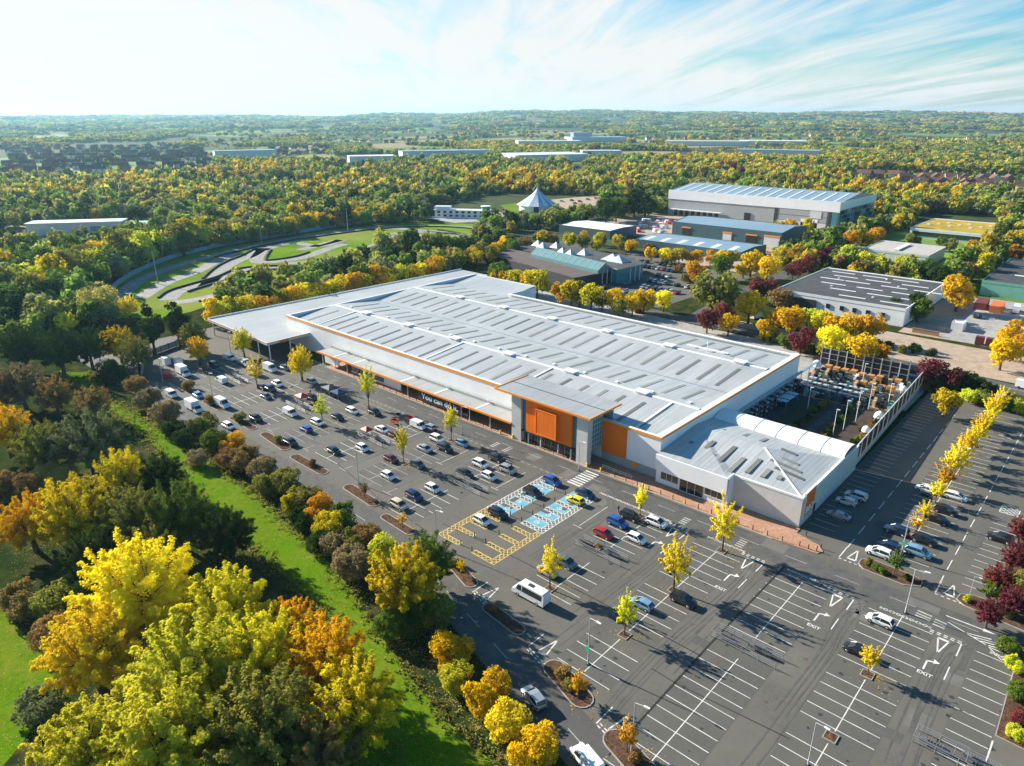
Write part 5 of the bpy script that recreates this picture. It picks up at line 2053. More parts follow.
for o, lab in POSTS:
    if 'green sign' in lab:
        mb = MB()
        mb.box(-.28, .28, -.24, -.16, 2.5, 3.3)
        mb.obj('sign_plate', M['sign_green'], o)

# bollards along the brick pavement
mb = MB()
mb.tube((0, 0, 0), (0, 0, .95), .10, .09, 8)
mb.tube((0, 0, .95), (0, 0, 1.05), .12, .05, 8)
b0 = mb.obj('bollard', M['bollard_black'], None, 40)
tag(b0, 'dark bollard in the long row on the kerb of the brick pavement', 'bollard', 'bollards along the brick pavement')
mb = MB()
mb.tube((0, 0, 0), (0, 0, .95), .14, .13, 8)
mb.tube((0, 0, .95), (0, 0, 1.05), .15, .06, 8)
y0b = mb.obj('bollard', M['bollard_yellow'], None, 40)
first = True
x = -175.0
while x < -39:
    if not (-86.3 < x < -80.0) and not (-113.6 < x < -107.2):
        o = b0 if first else b0.copy()
        if not first:
            COL.objects.link(o)
        first = False
        o.location = (x, 119.75 + (x + 175) / 135 * 0.55, .13)
    x += 2.95
for i, (x, y, lab) in enumerate(((-85.2, 119.9, 'yellow bollard left of the zebra crossing'), (-81.4, 120.0, 'yellow bollard right of the zebra crossing'), (-112.5, 119.7, 'yellow bollard at the left pier of the entrance, farther one'),
                                 (-108.3, 119.8, 'yellow bollard at the left pier of the entrance, nearer one'), (-70.2, 120.0, 'yellow bollard right of the white tubular rail'))):
    o = y0b if i == 0 else y0b.copy()
    if i:
        COL.objects.link(o)
    o.location = (x, y, .13)
    o.scale = (1.6, 1.6, 1)
    tag(o, lab, 'bollard')
for x, y in [(-36.2, 120.9), (-34.6, 121.0), (-33.2, 121.4), (-32.9, 122.8), (-36.6, 125.2)]:
    o = b0.copy()
    COL.objects.link(o)
    o.location = (x, y, .13)
    tag(o, 'dark bollard around the rounded tip of the brick pavement', 'bollard', 'bollards around the pavement tip')
for x in (-84.0, -81.0):
    for y in (78.2, 81.9, 85.6, 89.3, 92.2, 95.6, 99.2, 102.8, 106.4):
        o = b0.copy()
        COL.objects.link(o)
        o.location = (x, y, .02)
        tag(o, 'dark bollard between the facing bays of the yellow block' if y < 91 else 'dark bollard between the facing bays of the blue block', 'bollard', 'bollards in the yellow block' if y < 91 else 'bollards in the blue block')


# trolley shelters
def make_shelter():
    root = thing('trolley_shelter', 'x', 'trolley shelter')
    L_, W_ = 5.2, 1.25
    for i in range(5):
        x = -L_ + i * L_ / 2
        for sy in (-1, 1):
            mb = MB()
            mb.tube((x, sy * W_, 0), (x, sy * W_, 1.15), .045, .045, 6)
            mb.obj('post', M['trolley_wire'], root, 40)
    for sy in (-1, 1):
        for z in (.35, .75, 1.12):
            mb = MB()
            mb.tube((-L_, sy * W_, z), (L_, sy * W_, z), .035, .035, 6)
            mb.obj('rail', M['trolley_wire'], root, 40)
    mb = MB()
    mb.tube((-L_, -W_, 1.12), (-L_, W_, 1.12), .035, .035, 6)
    mb.obj('rail', M['trolley_wire'], root, 40)
    for x in (-.7, .7):
        mb = MB()
        mb.tube((x, 0, 0), (x, 0, 2.3), .05, .05, 6)
        mb.obj('post', M['trolley_wire'], root, 40)
    mb = MB()
    mb.box(-.75, .75, -.04, .04, 1.7, 2.35)
    mb.obj('sign_plate', M['trolley_wire'], root)
    return root


def trolley_row(mb, n):
    for k in range(n):
        x = k * .34
        # basket: open tapered box of thin walls
        mb.hexa([(x, -.24, .45), (x + .8, -.20, .5), (x + .8, .20, .5), (x, .24, .45), (x, -.26, .48), (x + .8, -.21, .53), (x + .8, .21, .53), (x, .26, .48)])
        for sy in (-1, 1):
            mb.hexa([(x, sy * .26 - .012, .48), (x + .82, sy * .21 - .012, .53), (x + .82, sy * .21 + .012, .53), (x, sy * .26 + .012, .48), (x - .05, sy * .28 - .012, .98), (x + .86, sy * .22 - .012, .88), (x + .86, sy * .22 + .012, .88), (x - .05, sy * .28 + .012, .98)])
        mb.box(x + .82, x + .85, -.21, .21, .5, .88)
        mb.tube((x - .1, -.27, 1.02), (x - .1, .27, 1.02), .025, .025, 5)
        for sy in (-1, 1):
            mb.tube((x, sy * .25, .46), (x - .05, sy * .26, .08), .018, .018, 4)
            mb.tube((x + .7, sy * .2, .5), (x + .75, sy * .2, .08), .018, .018, 4)


shP = Proto(make_shelter())
mb = MB()
trolley_row(mb, 9)
TR0 = mb.obj('trolley_train', M['trolley_wire'])
tr_used = False
for (x, y, lab, dk) in ((-31.7, 88.1, 'trolley shelter standing alone at the middle of the near bays', 2), (-62.9, 94.0, 'trolley shelter beside the bright red hatchback', 3), (-99.2, 95.0, 'dark trolley shelter left of the blue bays', 3),
                        (-133.8, 95.8, 'trolley shelter with a red cover in the left rows', 2), (-166.2, 95.0, 'trolley shelter beside the red gazebo', 2), (-200, 94.0, 'trolley shelter at the far left behind the small white van', 2), (-2.8, 87.4, 'trolley shelter at the bottom right beside the wide white line', 2)):
    shP.put((x, y, 0.02), R(-1.5), lab)
    for q in range(dk):
        o = TR0 if not tr_used else TR0.copy()
        if tr_used:
            COL.objects.link(o)
        tr_used = True
        o.location = (x - 4.6 + (q % 2) * 4.9, y + (-.5 if q != 1 else .45), .03)
        tag(o, 'row of nested trolleys in the ' + lab.replace('trolley shelter', 'shelter', 1), 'trolleys', 'trolleys in the ' + lab[:40])


def gazebo(name, x, y, w_, d_, m_, label, rz=0.0):
    r_ = thing(name, label, 'gazebo', (x, y, .02), rz)
    mb = MB()
    a, b = w_ / 2, d_ / 2
    mb.poly([(-a, -b, 2.2), (a, -b, 2.2), (0, 0, 3.0)])
    mb.poly([(a, -b, 2.2), (a, b, 2.2), (0, 0, 3.0)])
    mb.poly([(a, b, 2.2), (-a, b, 2.2), (0, 0, 3.0)])
    mb.poly([(-a, b, 2.2), (-a, -b, 2.2), (0, 0, 3.0)])
    for q in ((-a, a, -b - .02, -b), (-a, a, b, b + .02), (-a - .02, -a, -b, b), (a, a + .02, -b, b)):
        mb.box(*q, 1.9, 2.2)
    mb.obj('canopy', m_, r_, None)
    for sx in (-1, 1):
        for sy in (-1, 1):
            mb = MB()
            mb.tube((sx * a * .96, sy * b * .96, 0), (sx * a * .96, sy * b * .96, 2.2), .04, .04, 6)
            mb.obj('leg', M['steel'], r_)
    mb = MB()
    mb.box(-a * .6, a * .6, -b * .5, -b * .1, .7, .78)
    mb.box(-a * .55, -a * .5, -b * .45, -b * .15, 0, .7)
    mb.box(a * .5, a * .55, -b * .45, -b * .15, 0, .7)
    mb.obj('counter', M['near_black'], r_)
    return r_


gazebo('market_gazebo', -168.8, 97.6, 3.4, 3, M['red_plastic'], 'small red gazebo stall beside a trolley shelter in the left rows')
gazebo('market_gazebo', -168.5, 106.6, 4.2, 3.4, M['near_black'], 'dark gazebo stall on the left, right of the big round yellow tree')
gazebo('market_gazebo', -163.8, 106.4, 4.2, 3.4, PAINT['dark blue'], 'dark blue gazebo stall next to the dark one')
gazebo('market_gazebo', -136.5, 95.8, 2.6, 2.2, M['red_plastic'], 'red cover at the left end of a trolley shelter')
for (x, y, lab) in ((-137.5, 105.6, 'red trolley bay frame in front of the white van'), (-135.8, 109.6, 'red trolley bay frame left of the white van')):
    mb = MB()
    for sx in (-.9, .9):
        for sy in (-.6, .6):
            mb.tube((sx, sy, 0), (sx, sy, 1.3), .05, .05, 6)
    mb.box(-1, 1, -.68, -.62, .5, 1.3)
    mb.box(-1, 1, .62, .68, .5, 1.3)
    mb.box(-1.0, -.94, -.62, .62, .5, 1.3)
    o = mb.obj('trolley_bay', M['red_plastic'])
    o.location = (x, y, .02)
    tag(o, lab, 'trolley bay')
# skip and crates at the far left
mb = MB()
mb.hexa([(-1.3, -.8, 0), (1.3, -.8, 0), (1.3, .8, 0), (-1.3, .8, 0), (-1.9, -1, 1.5), (1.9, -1, 1.5), (1.9, 1, 1.5), (-1.9, 1, 1.5)])
mb.box(-1.95, 1.95, -1.05, -.98, 1.45, 1.6)
mb.box(-1.95, 1.95, .98, 1.05, 1.45, 1.6)
o = mb.obj('skip', [M['red_plastic']])
o.location = (-218.5, 80.6, .02)
tag(o, 'red waste skip behind the lamp post at the far left', 'skip')
for i, (x, y, lab) in enumerate(((-231, 86.0, 'white storage cabinet by the dark fence at the far left, left one'), (-226.5, 88.0, 'white storage cabinet by the dark fence at the far left, right one'))):
    mb = MB()
    mb.box(-1.2, 1.2, -1, 1, .15, 2.4)
    mb.box(-1.25, 1.25, -1.05, 1.05, 2.403, 2.5)
    mb.box(-1.1, 1.1, -.9, .9, 0, .147)
    mb.box(1.203, 1.23, -.9, -.05, .25, 2.3)
    mb.box(1.203, 1.23, .05, .9, .25, 2.3)
    o = mb.obj('storage_cabinet', M['cloth_white'])
    o.location = (x, y, .02)
    tag(o, lab, 'cabinet')
# fence round the left end of the car park
a, b = Vector((-243, 84, 0)), Vector((-252.5, 109, 0))
lf = thing('boundary_fence', 'dark timber fence closing the far left end of the car park', 'fence', (-243, 84, 0))
for (p, q) in ((Vector((-222, 74.5, 0)), Vector((-243, 84, 0))), (a, b)):
    d = math.atan2((q - p).y, (q - p).x)
    mb = MB()
    mb.obox(((p + q) / 2)[:2], d, (q - p).length / 2, .05, 0.1, 2.2)
    loc_part(mb, 'panel', M['grey_clad'], lf)
    n = int((q - p).length / 3)
    for k in range(n + 1):
        c = p.lerp(q, k / n)
        mb = MB()
        mb.obox(c[:2], d, .09, .09, 0, 2.35)
        loc_part(mb, 'post', M['near_black'], lf)


# bicycle racks and people
def person(x, y, rz, shirt, legs, label, arms=0.25):
    """one continuous standing or walking figure grown with the skin modifier"""
    me = bpy.data.meshes.new('person')
    st = 0.22
    V = [(0, 0, .95), (0, 0, 1.12), (0, 0, 1.36), (0, 0, 1.48), (0.02, 0, 1.63), (0.01, 0, 1.74),
         (0, .10, .92), (st * .5, .10, .50), (st * .5 - .08, .10, .08), (st * .5 + .10, .10, .04),
         (0, -.10, .92), (-st * .2, -.10, .50), (-st * .8, -.10, .08), (-st * .8 + .18, -.10, .04),
         (0, .19, 1.40), (-.04, .25, 1.12), (.06, .26, .86), (0, -.19, 1.40), (.06, -.25, 1.12), (.18, -.24, .88)]
    E_ = [(0, 1), (1, 2), (2, 3), (3, 4), (4, 5), (0, 6), (6, 7), (7, 8), (8, 9), (0, 10), (10, 11), (11, 12), (12, 13), (2, 14), (14, 15), (15, 16), (2, 17), (17, 18), (18, 19)]
    me.from_pydata(V, E_, [])
    rad_ = [.15, .14, .16, .06, .10, .085, .095, .07, .05, .04, .095, .07, .05, .04, .06, .045, .035, .06, .045, .035]
    o = bpy.data.objects.new('person', me)
    COL.objects.link(o)
    sk = o.modifiers.new('skin', 'SKIN')
    for i, sv in enumerate(me.skin_vertices[0].data):
        sv.radius = (rad_[i], rad_[i] * 1.05)
        sv.use_root = (i == 0)
    sb = o.modifiers.new('smooth', 'SUBSURF')
    sb.levels = sb.render_levels = 1
    dg = bpy.context.evaluated_depsgraph_get()
    m2 = bpy.data.meshes.new_from_object(o.evaluated_get(dg))
    o.modifiers.clear()
    o.data = m2
    m2.materials.clear()
    for q in (shirt, legs, M['skin'], M['near_black']):
        m2.materials.append(q)
    for p in m2.polygons:
        c = p.center
        p.material_index = 2 if c.z > 1.5 and not (c.z > 1.70 or c.x < -.02) else 3 if c.z > 1.5 or c.z < .1 else 0 if c.z > .93 and not (abs(c.y) > .2 and c.z < .95) else 2 if abs(c.y) > .2 else 1
        p.use_smooth = True
    o.location = (x, y, .024)
    o.rotation_euler = (0, 0, rz)
    return tag(o, label, 'person')


person(-68.6, 108.2, R(-90), PAINT['black'], PAINT['dark blue'], 'person in dark clothes standing behind the blue car in the middle rows')
person(-172.6, 102.6, R(-60), PAINT['dark blue'], PAINT['black'], 'person in dark clothes walking behind the red gazebo')
person(-176.0, 121.6, R(90), M['orange'], PAINT['black'], 'person in an orange top at the far end of the bollard row')
# ------------------------------------------------------------------ buildings beyond the store
def bpart(mb, name, mats, root, smooth=None, parent=None):
    o = mb.obj(name, mats, parent or root, smooth)
    o.location = -root.location if parent is None else (0, 0, 0)
    return o


def flat_shed(name, label, cat, x0, x1, y0, y1, h, wall, roofm, up=0.5, trim=None):
    r_ = thing(name, label, cat, ((x0 + x1) / 2, (y0 + y1) / 2, 0))
    mb = MB()
    mb.box(x0, x1, y0, y0 + .3, 0, h)
    bpart(mb, 'front_wall', M[wall], r_)
    mb = MB()
    mb.box(x1 - .3, x1, y0 + .303, y1, 0, h)
    mb.hexa([(x1 - .3, y0 + .5, h), (x1, y0 + .5, h), (x1, y1 - .5, h), (x1 - .3, y1 - .5, h), (x1 - .3, (y0 + y1) / 2 - .1, h - .3 + up), (x1, (y0 + y1) / 2 - .1, h - .3 + up), (x1, (y0 + y1) / 2 + .1, h - .3 + up), (x1 - .3, (y0 + y1) / 2 + .1, h - .3 + up)]) if up > .6 else None
    bpart(mb, 'side_wall', M[wall], r_)
    mb = MB()
    mb.box(x0, x0 + .3, y0 + .303, y1, 0, h)
    mb.hexa([(x0, y0 + .5, h), (x0 + .3, y0 + .5, h), (x0 + .3, y1 - .5, h), (x0, y1 - .5, h), (x0, (y0 + y1) / 2 - .1, h - .3 + up), (x0 + .3, (y0 + y1) / 2 - .1, h - .3 + up), (x0 + .3, (y0 + y1) / 2 + .1, h - .3 + up), (x0, (y0 + y1) / 2 + .1, h - .3 + up)]) if up > .6 else None
    bpart(mb, 'end_wall', M[wall], r_)
    mb = MB()
    mb.box(x0 + .303, x1 - .303, y1 - .3, y1, 0, h)
    bpart(mb, 'back_wall', M[wall], r_)
    mb = MB()
    ym = (y0 + y1) / 2
    z = h - 0.35
    mb.poly([(x0 + .3, y0 + .3, z), (x1 - .3, y0 + .3, z), (x1 - .3, ym, z + up), (x0 + .3, ym, z + up)])
    mb.poly([(x0 + .3, ym, z + up), (x1 - .3, ym, z + up), (x1 - .3, y1 - .3, z), (x0 + .3, y1 - .3, z)])
    rf_ = bpart(mb, 'roof', M[roofm], r_, 'keep')
    if trim:
        mb = MB()
        for q in ((x0 - .12, x1 + .12, y0 - .12, y0 - .003), (x1 + .003, x1 + .12, y0, y1), (x0 - .12, x0 - .003, y0, y1), (x0, x1, y1 + .003, y1 + .12)):
            mb.box(*q, h - 1.0, h + .1)
        bpart(mb, 'fascia', M[trim], r_)
    return r_, rf_


def roof_strip(r_, rf_, name, m_, x0, x1, y0, y1, z0, z1, dz=0.12):
    mb = MB()
    mb.hexa([(x0, y0, z0 - .1), (x1, y0, z0 - .1), (x1, y1, z1 - .1), (x0, y1, z1 - .1), (x0, y0, z0 + dz), (x1, y0, z0 + dz), (x1, y1, z1 + dz), (x0, y1, z1 + dz)])
    o = mb.obj(name, M[m_], rf_)
    return o


# big distribution warehouse
bw, bwr = flat_shed('distribution_warehouse', 'huge grey and white warehouse with pale blue roof and dark glazed right end', 'warehouse', -307, -170, 532, 611, 19.5, 'grey_clad', 'roof_blue', 4.2)
mb = MB()
mb.box(-307.3, -169.7, 531.6, 531.997, 12.8, 20.0)
mb.box(-169.997, -169.6, 531.6, 611.3, 14.2, 20.0)
bpart(mb, 'upper_band', M['white_clad'], bw)
for k in range(16):
    xx = -303 + k * 8.4
    roof_strip(bw, bwr, 'rooflight', 'pale_clad', xx, xx + 1.5, 536, 566, 19.5, 22.9, .15)
for k in range(8):
    mb = MB()
    mb.box(-301 + k * 5.2, -298 + k * 5.2, 531.5, 531.9, .3, 4.6)
    bpart(mb, 'loading_door', M['near_black'], bw)
mb = MB()
mb.box(-303, -258, 527.5, 531.5, 5.0, 5.5)
bpart(mb, 'dock_canopy', M['pale_clad'], bw)
mb = MB()
mb.box(-240, -235, 531.5, 531.9, 0, 7)
bpart(mb, 'loading_door', M['black'], bw)
for (a, b, z0, z1, m_) in ((-216.5, -214.0, 1, 12.6, 'near_black'), (-213.9, -178, 8.6, 12.2, 'grey_clad'), (-213.9, -178, 4.6, 8.2, 'grey_clad'), (-213.9, -178, .6, 4.2, 'pale_clad'), (-177, -174.8, 1, 12.6, 'near_black'),
                           (-190, -182, 7.4, 12.3, 'pale_clad'), (-174.6, -170.6, .6, 12.3, 'teal_glass'), (-196, -184, .5, 6.5, 'white_clad')):
    mb = MB()
    mb.box(a, b, 531.3 if m_ != 'grey_clad' else 531.5, 531.9 if m_ != 'grey_clad' else 531.95, z0, z1)
    bpart(mb, 'facade_panel', M[m_], bw)
for r in range(4):
    for c in range(9):
        if (r * 5 + c * 3) % 7 == 0:
            continue
        mb = MB()
        y = 533 + c * 8.4
        mb.box(-169.95, -169.5, y, y + 7.2 - (c % 3), 1.2 + r * 3.3, 3.9 + r * 3.3)
        bpart(mb, 'window', M['teal_glass'] if (r + c) % 3 else M['dark_glass'], bw)

# blue grey sheds in the trade yards
gs, gsr = flat_shed('trade_shed', 'blue grey metal shed with pale ribbed roof in front of the huge warehouse', 'shed', -250, -173, 441, 482, 8.6, 'blue_grey_clad', 'roof_blue', 2.2)
for k in range(7):
    xx = -246 + k * 10.6
    roof_strip(gs, gsr, 'rooflight', 'pale_clad', xx, xx + 4.2, 446, 458, 8.5, 9.75)
for a, b, z1, m_ in ((-242, -236, 5, 'black'), (-212, -206, 4.6, 'pale_clad'), (-196, -189, 4.8, 'black'), (-184, -174, 5.4, 'pale_clad')):
    mb = MB()
    mb.box(a, b, 440.7, 440.97, 0, z1)
    bpart(mb, 'shed_door', M[m_], gs)
    mb = MB()
    mb.box(a - .3, b + .3, 440.5, 440.97, z1 + .1, z1 + .9)
    bpart(mb, 'door_sign', M['orange_trim'], gs)
ls, lsr = flat_shed('trade_shed', 'long low blue grey shed with pale roof behind the row of golden trees', 'shed', -240, -170, 379, 412, 5.2, 'blue_grey_clad', 'roof_blue', 1.3)
for k in range(6):
    xx = -236 + k * 11.2
    roof_strip(ls, lsr, 'rooflight', 'pale_clad', xx, xx + 3.2, 382, 392, 4.95, 5.75)
ws, wsr = flat_shed('trade_shed', 'blue grey shed with plain white roof left of the trade yard', 'shed', -311, -268, 392, 424, 5.8, 'blue_grey_clad', 'white_clad', .9)
# store with dark felt roof
ds, dsr = flat_shed('felt_roofed_store', 'white walled store with dark flat roof and white rooflight strips', 'store', -115.5, -64.6, 296, 357, 7.2, 'white_clad', 'roof_felt', .3, 'white_clad')
for y, xs in ((303, (-92, -76)), (313, (-99, -84, -71)), (322, (-106, -91, -77)), (332, (-110, -99, -84, -71)), (341, (-107, -93, -78)), (350, (-111, -97, -84))):
    for xx in xs:
        z = 6.85 + .3 * (1 - abs(y - 326.5) / 30.5)
        roof_strip(ds, dsr, 'rooflight', 'ridge_white', xx, xx + 10.5, y, y + .95, z, z, .14).location = -ds.location if False else (0, 0, 0)
for xx, y in ((-100, 318), (-80, 308), (-78, 336), (-103, 336), (-86, 348)):
    mb = MB()
    mb.tube((xx, y, 6.8), (xx, y, 7.25), .5, .5, 10)
    mb.obj('roof_vent', M['ridge_white'], dsr)
for xx in (-94, -88.5, -83.6, -78.5, -73):
    mb = MB()
    mb.box(xx, xx + 1.5, 295.7, 295.95, 2.6, 4.4)
    bpart(mb, 'window', M['dark_glass'], ds)
mb = MB()
mb.box(-115.5, -98, 295.5, 295.9, .2, 5.0)
bpart(mb, 'shopfront', M['near_black'], ds)
# buildings to the right
gr, grr = flat_shed('grey_roofed_unit', 'pale walled unit with flat grey roof between lime and green trees', 'unit', -121.5, -88, 429, 467, 6.5, 'pale_clad', 'roof_gravel', .2, 'pale_clad')
roof_strip(gr, grr, 'roof_duct', 'ridge_white', -107, -104.5, 436, 460, 6.5, 6.5, .6)
yl, ylr = flat_shed('sedum_roofed_hall', 'low white hall with a yellow and orange planted roof', 'hall', -124.5, -80, 538, 600, 6.2, 'white_clad', 'roof_sedum', .4, 'white_clad')
mb = MB()
mb.box(-123, -82, 537.7, 537.96, 1.2, 4.2)
bpart(mb, 'window_band', M['dark_glass'], yl)
for k in range(9):
    mb = MB()
    mb.box(-120 + k * 4.2, -118 + k * 4.2, 560 + (k % 3) * 9, 561.5 + (k % 3) * 9, 6.1, 6.9)
    mb.obj('roof_vent', M['ridge_white'], ylr)
gn, gnr = flat_shed('green_unit', 'pale green metal unit with dark roof at the right edge', 'unit', -54, -8, 378, 450, 6.6, 'green_clad', 'roof_felt', .5, 'green_clad')
roof_strip(gn, gnr, 'rooflight', 'ridge_white', -45, -38, 400, 402, 6.4, 6.4, .25)
rt, rtr = flat_shed('corner_unit', 'white walled unit with dark roof cut by the right edge, beside the trade yard', 'unit', -20, 20, 292, 330, 6.4, 'white_clad', 'roof_felt', .4, 'white_clad')
mb = MB()
mb.box(-19, 18, 291.7, 291.96, .5, 4)
bpart(mb, 'window_band', M['dark_glass'], rt)
# hut and boundary wall of the trade yard
ht, _ = flat_shed('yard_hut', 'small pale hut beside the lorries of the trade yard', 'hut', -50, -46, 304, 310, 3.2, 'pale_clad', 'ridge_white', .3)
for i, (x0_, x1_, y, lab) in enumerate(((-60, -51, 291, 'low brown brick wall in front of the dark roofed store'), (-32.5, -22, 288.5, 'low brown brick wall in front of the long white van'))):
    mb = MB()
    mb.box(x0_, x1_, y, y + .4, 0, 1.6)
    mb.box(x0_ - .1, x1_ + .1, y - .1, y + .5, 1.603, 1.75)
    tag(mb.obj('boundary_wall', M['house_brick']), lab, 'wall')
for i, (x, y, m_, lab) in enumerate(((-48.5, 352, 'container_maroon', 'maroon shipping container at the back of the trade yard'), (-42.6, 350, 'container_orange', 'orange shipping container at the back of the trade yard, left one'), (-23.5, 356, 'container_orange', 'short orange container behind the white lorries'),
                                     (-38, 290.5, 'container_maroon', 'dark red bin at the front of the trade yard, left one'), (-34.8, 290.5, 'container_maroon', 'dark red bin at the front of the trade yard, right one'))):
    mb = MB()
    l_ = 6 if i < 3 else 1.2
    w_ = 2.2 if i < 3 else 1.3
    mb.box(-w_, w_, -l_, l_, .1, 2.9)
    n = 14 if i < 3 else 4
    for q in range(n):
        yy = -l_ + .2 + q * (2 * l_ - .4) / n
        mb.box(w_ + .003, w_ + .05, yy, yy + .2, .25, 2.75)
        mb.box(-w_ - .05, -w_ - .003, yy, yy + .2, .25, 2.75)
    mb.box(-w_ * .98, w_ * .98, -l_ - .06, -l_ - .003, .2, 2.8)
    o = mb.obj('container', M[m_])
    o.location = (x, y, .02)
    o.rotation_euler = (0, 0, R(4))
    tag(o, lab, 'container')

# office with glass lantern and pyramid rooflights
of = thing('glass_office', 'low dark office with a long green glass ridge and groups of pyramid rooflights', 'office', (-240, 295, 0))
mb = MB()
mb.prism([(-278, 280), (-198, 262), (-194, 285), (-272, 300)], 0, 5.4, 0, 1)
bpart(mb, 'front_wing', [M['near_black'], M['roof_brown']], of)
mb = MB()
mb.prism([(-277, 302), (-220, 291), (-212, 322), (-281, 330)], 0, 6.0, 0, 1)
bpart(mb, 'rear_wing', [M['near_black'], M['roof_felt']], of)
mb = MB()
mb.prism([(-219, 290), (-189, 284), (-187, 304), (-212, 318)], 0, 7.2, 0, 1)
bpart(mb, 'glazed_wing', [M['teal_glass'], M['roof_felt']], of)
mb = MB()
mb.prism([(-220, 289), (-188, 283), (-186, 305), (-211, 319.5)], 7.203, 7.6, 0, 1)
bpart(mb, 'eaves', [M['grey_clad'], M['roof_felt']], of)
a_, b_ = Vector((-247, 293, 0)), Vector((-194, 281, 0))
d_ = (b_ - a_).normalized()
n_ = Vector((-d_.y, d_.x, 0)) * 4.6
mb = MB()
rg = []
for p in (a_, b_):
    rg.append([tuple(p - n_ + Vector((0, 0, 5.2))), tuple(p - n_ + Vector((0, 0, 7.0))), tuple(p + Vector((0, 0, 10.2))), tuple(p + n_ + Vector((0, 0, 7.0))), tuple(p + n_ + Vector((0, 0, 5.2)))])
mb.loft(rg)
gl = mat('lantern_glass', (0.11, 0.22, 0.23), 0.3, 0, .12, .3, .6)
bpart(mb, 'glass_lantern', gl, of)
for k in range(12):
    p = a_.lerp(b_, k / 11)
    mb = MB()
    mb.tube(p - n_ + Vector((0, 0, 7.05)), p + Vector((0, 0, 10.25)), .12, .12, 5)
    bpart(mb, 'lantern_rib', M['pale_clad'], of)
for (cx, cy) in ((-266, 316), (-259, 312), (-254, 318), (-240, 306), (-233, 304), (-229, 311)):
    mb = MB()
    s = 2.9
    mb.poly([(cx - s, cy - s, 6.03), (cx + s, cy - s, 6.03), (cx, cy, 9.2)])
    mb.poly([(cx + s, cy - s, 6.03), (cx + s, cy + s, 6.03), (cx, cy, 9.2)])
    mb.poly([(cx + s, cy + s, 6.03), (cx - s, cy + s, 6.03), (cx, cy, 9.2)])
    mb.poly([(cx - s, cy + s, 6.03), (cx - s, cy - s, 6.03), (cx, cy, 9.2)])
    bpart(mb, 'pyramid_rooflight', M['galvanised'], of)
for (cx, cy) in ((-204, 302), (-199, 300)):
    mb = MB()
    mb.poly([(cx - 5, cy - 4, 7.63), (cx + 5, cy - 4, 7.63), (cx, cy, 10.8)])
    mb.poly([(cx + 5, cy - 4, 7.63), (cx + 5, cy + 4, 7.63), (cx, cy, 10.8)])
    mb.poly([(cx + 5, cy + 4, 7.63), (cx - 5, cy + 4, 7.63), (cx, cy, 10.8)])
    mb.poly([(cx - 5, cy + 4, 7.63), (cx - 5, cy - 4, 7.63), (cx, cy, 10.8)])
    bpart(mb, 'glass_pyramid', M['galvanised'], of)
for k in range(9):
    p = Vector((-196, 281, 0)).lerp(Vector((-187, 300, 0)), k / 8)
    mb = MB()
    mb.tube((p.x + 1.4, p.y - 1, 0), (p.x + 1.4, p.y - 1, 7.1), .2, .2, 6)
    bpart(mb, 'column', M['ridge_white'], of)

# big top tent
tn = thing('circus_tent', 'white and blue striped tent with one tall peak beyond the kart track', 'tent', (-408, 483, 0))
mb = MB()
NS = 24
RT = 17.5
for k in range(NS):
    a, b = 2 * math.pi * k / NS, 2 * math.pi * (k + 1) / NS
    prev = None
    for t in range(6):
        f = t / 5
        r0 = RT * (1 - f) ** 1.35 + .35
        z0 = 4.5 + 13.8 * f ** 1.0
        q = ((r0 * math.cos(a), r0 * math.sin(a), z0), (r0 * math.cos(b), r0 * math.sin(b), z0))
        if prev:
            mb.poly([prev[0], prev[1], q[1], q[0]], k % 2)
        prev = q
o = mb.obj('tent_roof', [M['tent_white'], M['tent_blue']], tn, 'keep')
mb = MB()
for k in range(NS):
    a, b = 2 * math.pi * k / NS, 2 * math.pi * (k + 1) / NS
    r0 = RT * .96
    mb.poly([(r0 * math.cos(a), r0 * math.sin(a), 0), (r0 * math.cos(b), r0 * math.sin(b), 0), (r0 * math.cos(b), r0 * math.sin(b), 4.6), (r0 * math.cos(a), r0 * math.sin(a), 4.6)], 0 if k % 5 else 1)
mb.obj('tent_wall', [M['tent_white'], M['near_black']], tn, 'keep')
mb = MB()
mb.tube((0, 0, 0), (0, 0, 20.5), .25, .2, 8)
mb.obj('mast', M['ridge_white'], tn)

# kart club house
kc = thing('kart_clubhouse', 'white two storey kart clubhouse with rows of dark windows beside the track', 'clubhouse', (-420, 404, 0), R(33))
mb = MB()
mb.box(-22, 22, -4, 4, 0, 6.2)
mb.box(-22, -10, -3.5, 3.5, 6.203, 8.4)
mb.obj('wall', M['white_clad'], kc)
mb = MB()
mb.box(-23, 23, -5, 5, 6.0, 6.19)
mb.box(-22.5, -9.5, -4, 4, 8.403, 8.7)
mb.obj('roof', M['pale_clad'], kc)
mb = MB()
mb.tube((19, 0, 6.25), (19, 0, 9), 3.4, 3.4, 14)
mb.obj('lookout', M['teal_glass'], kc, 40)
mb = MB()
mb.tube((19, 0, 9.01), (19, 0, 9.4), 4, 4, 14)
mb.obj('lookout_roof', M['white_clad'], kc, 40)
for k in range(8):
    for z in (.8, 3.6):
        mb = MB()
        mb.box(-20 + k * 5, -17.6 + k * 5, -4.12, -3.97, z, z + 1.7)
        mb.obj('window', M['dark_glass'], kc)
mb = MB()
mb.box(-24, 24, -7.2, -7, 0, 1.3)
mb.box(-24, 24, -7.25, -7.203, .3, .7)
o = mb.obj('pit_wall', M['cloth_white'])
o.location = (-420, 404, 0)
o.rotation_euler = (0, 0, R(33))
tag(o, 'white pit wall in front of the kart clubhouse', 'wall')

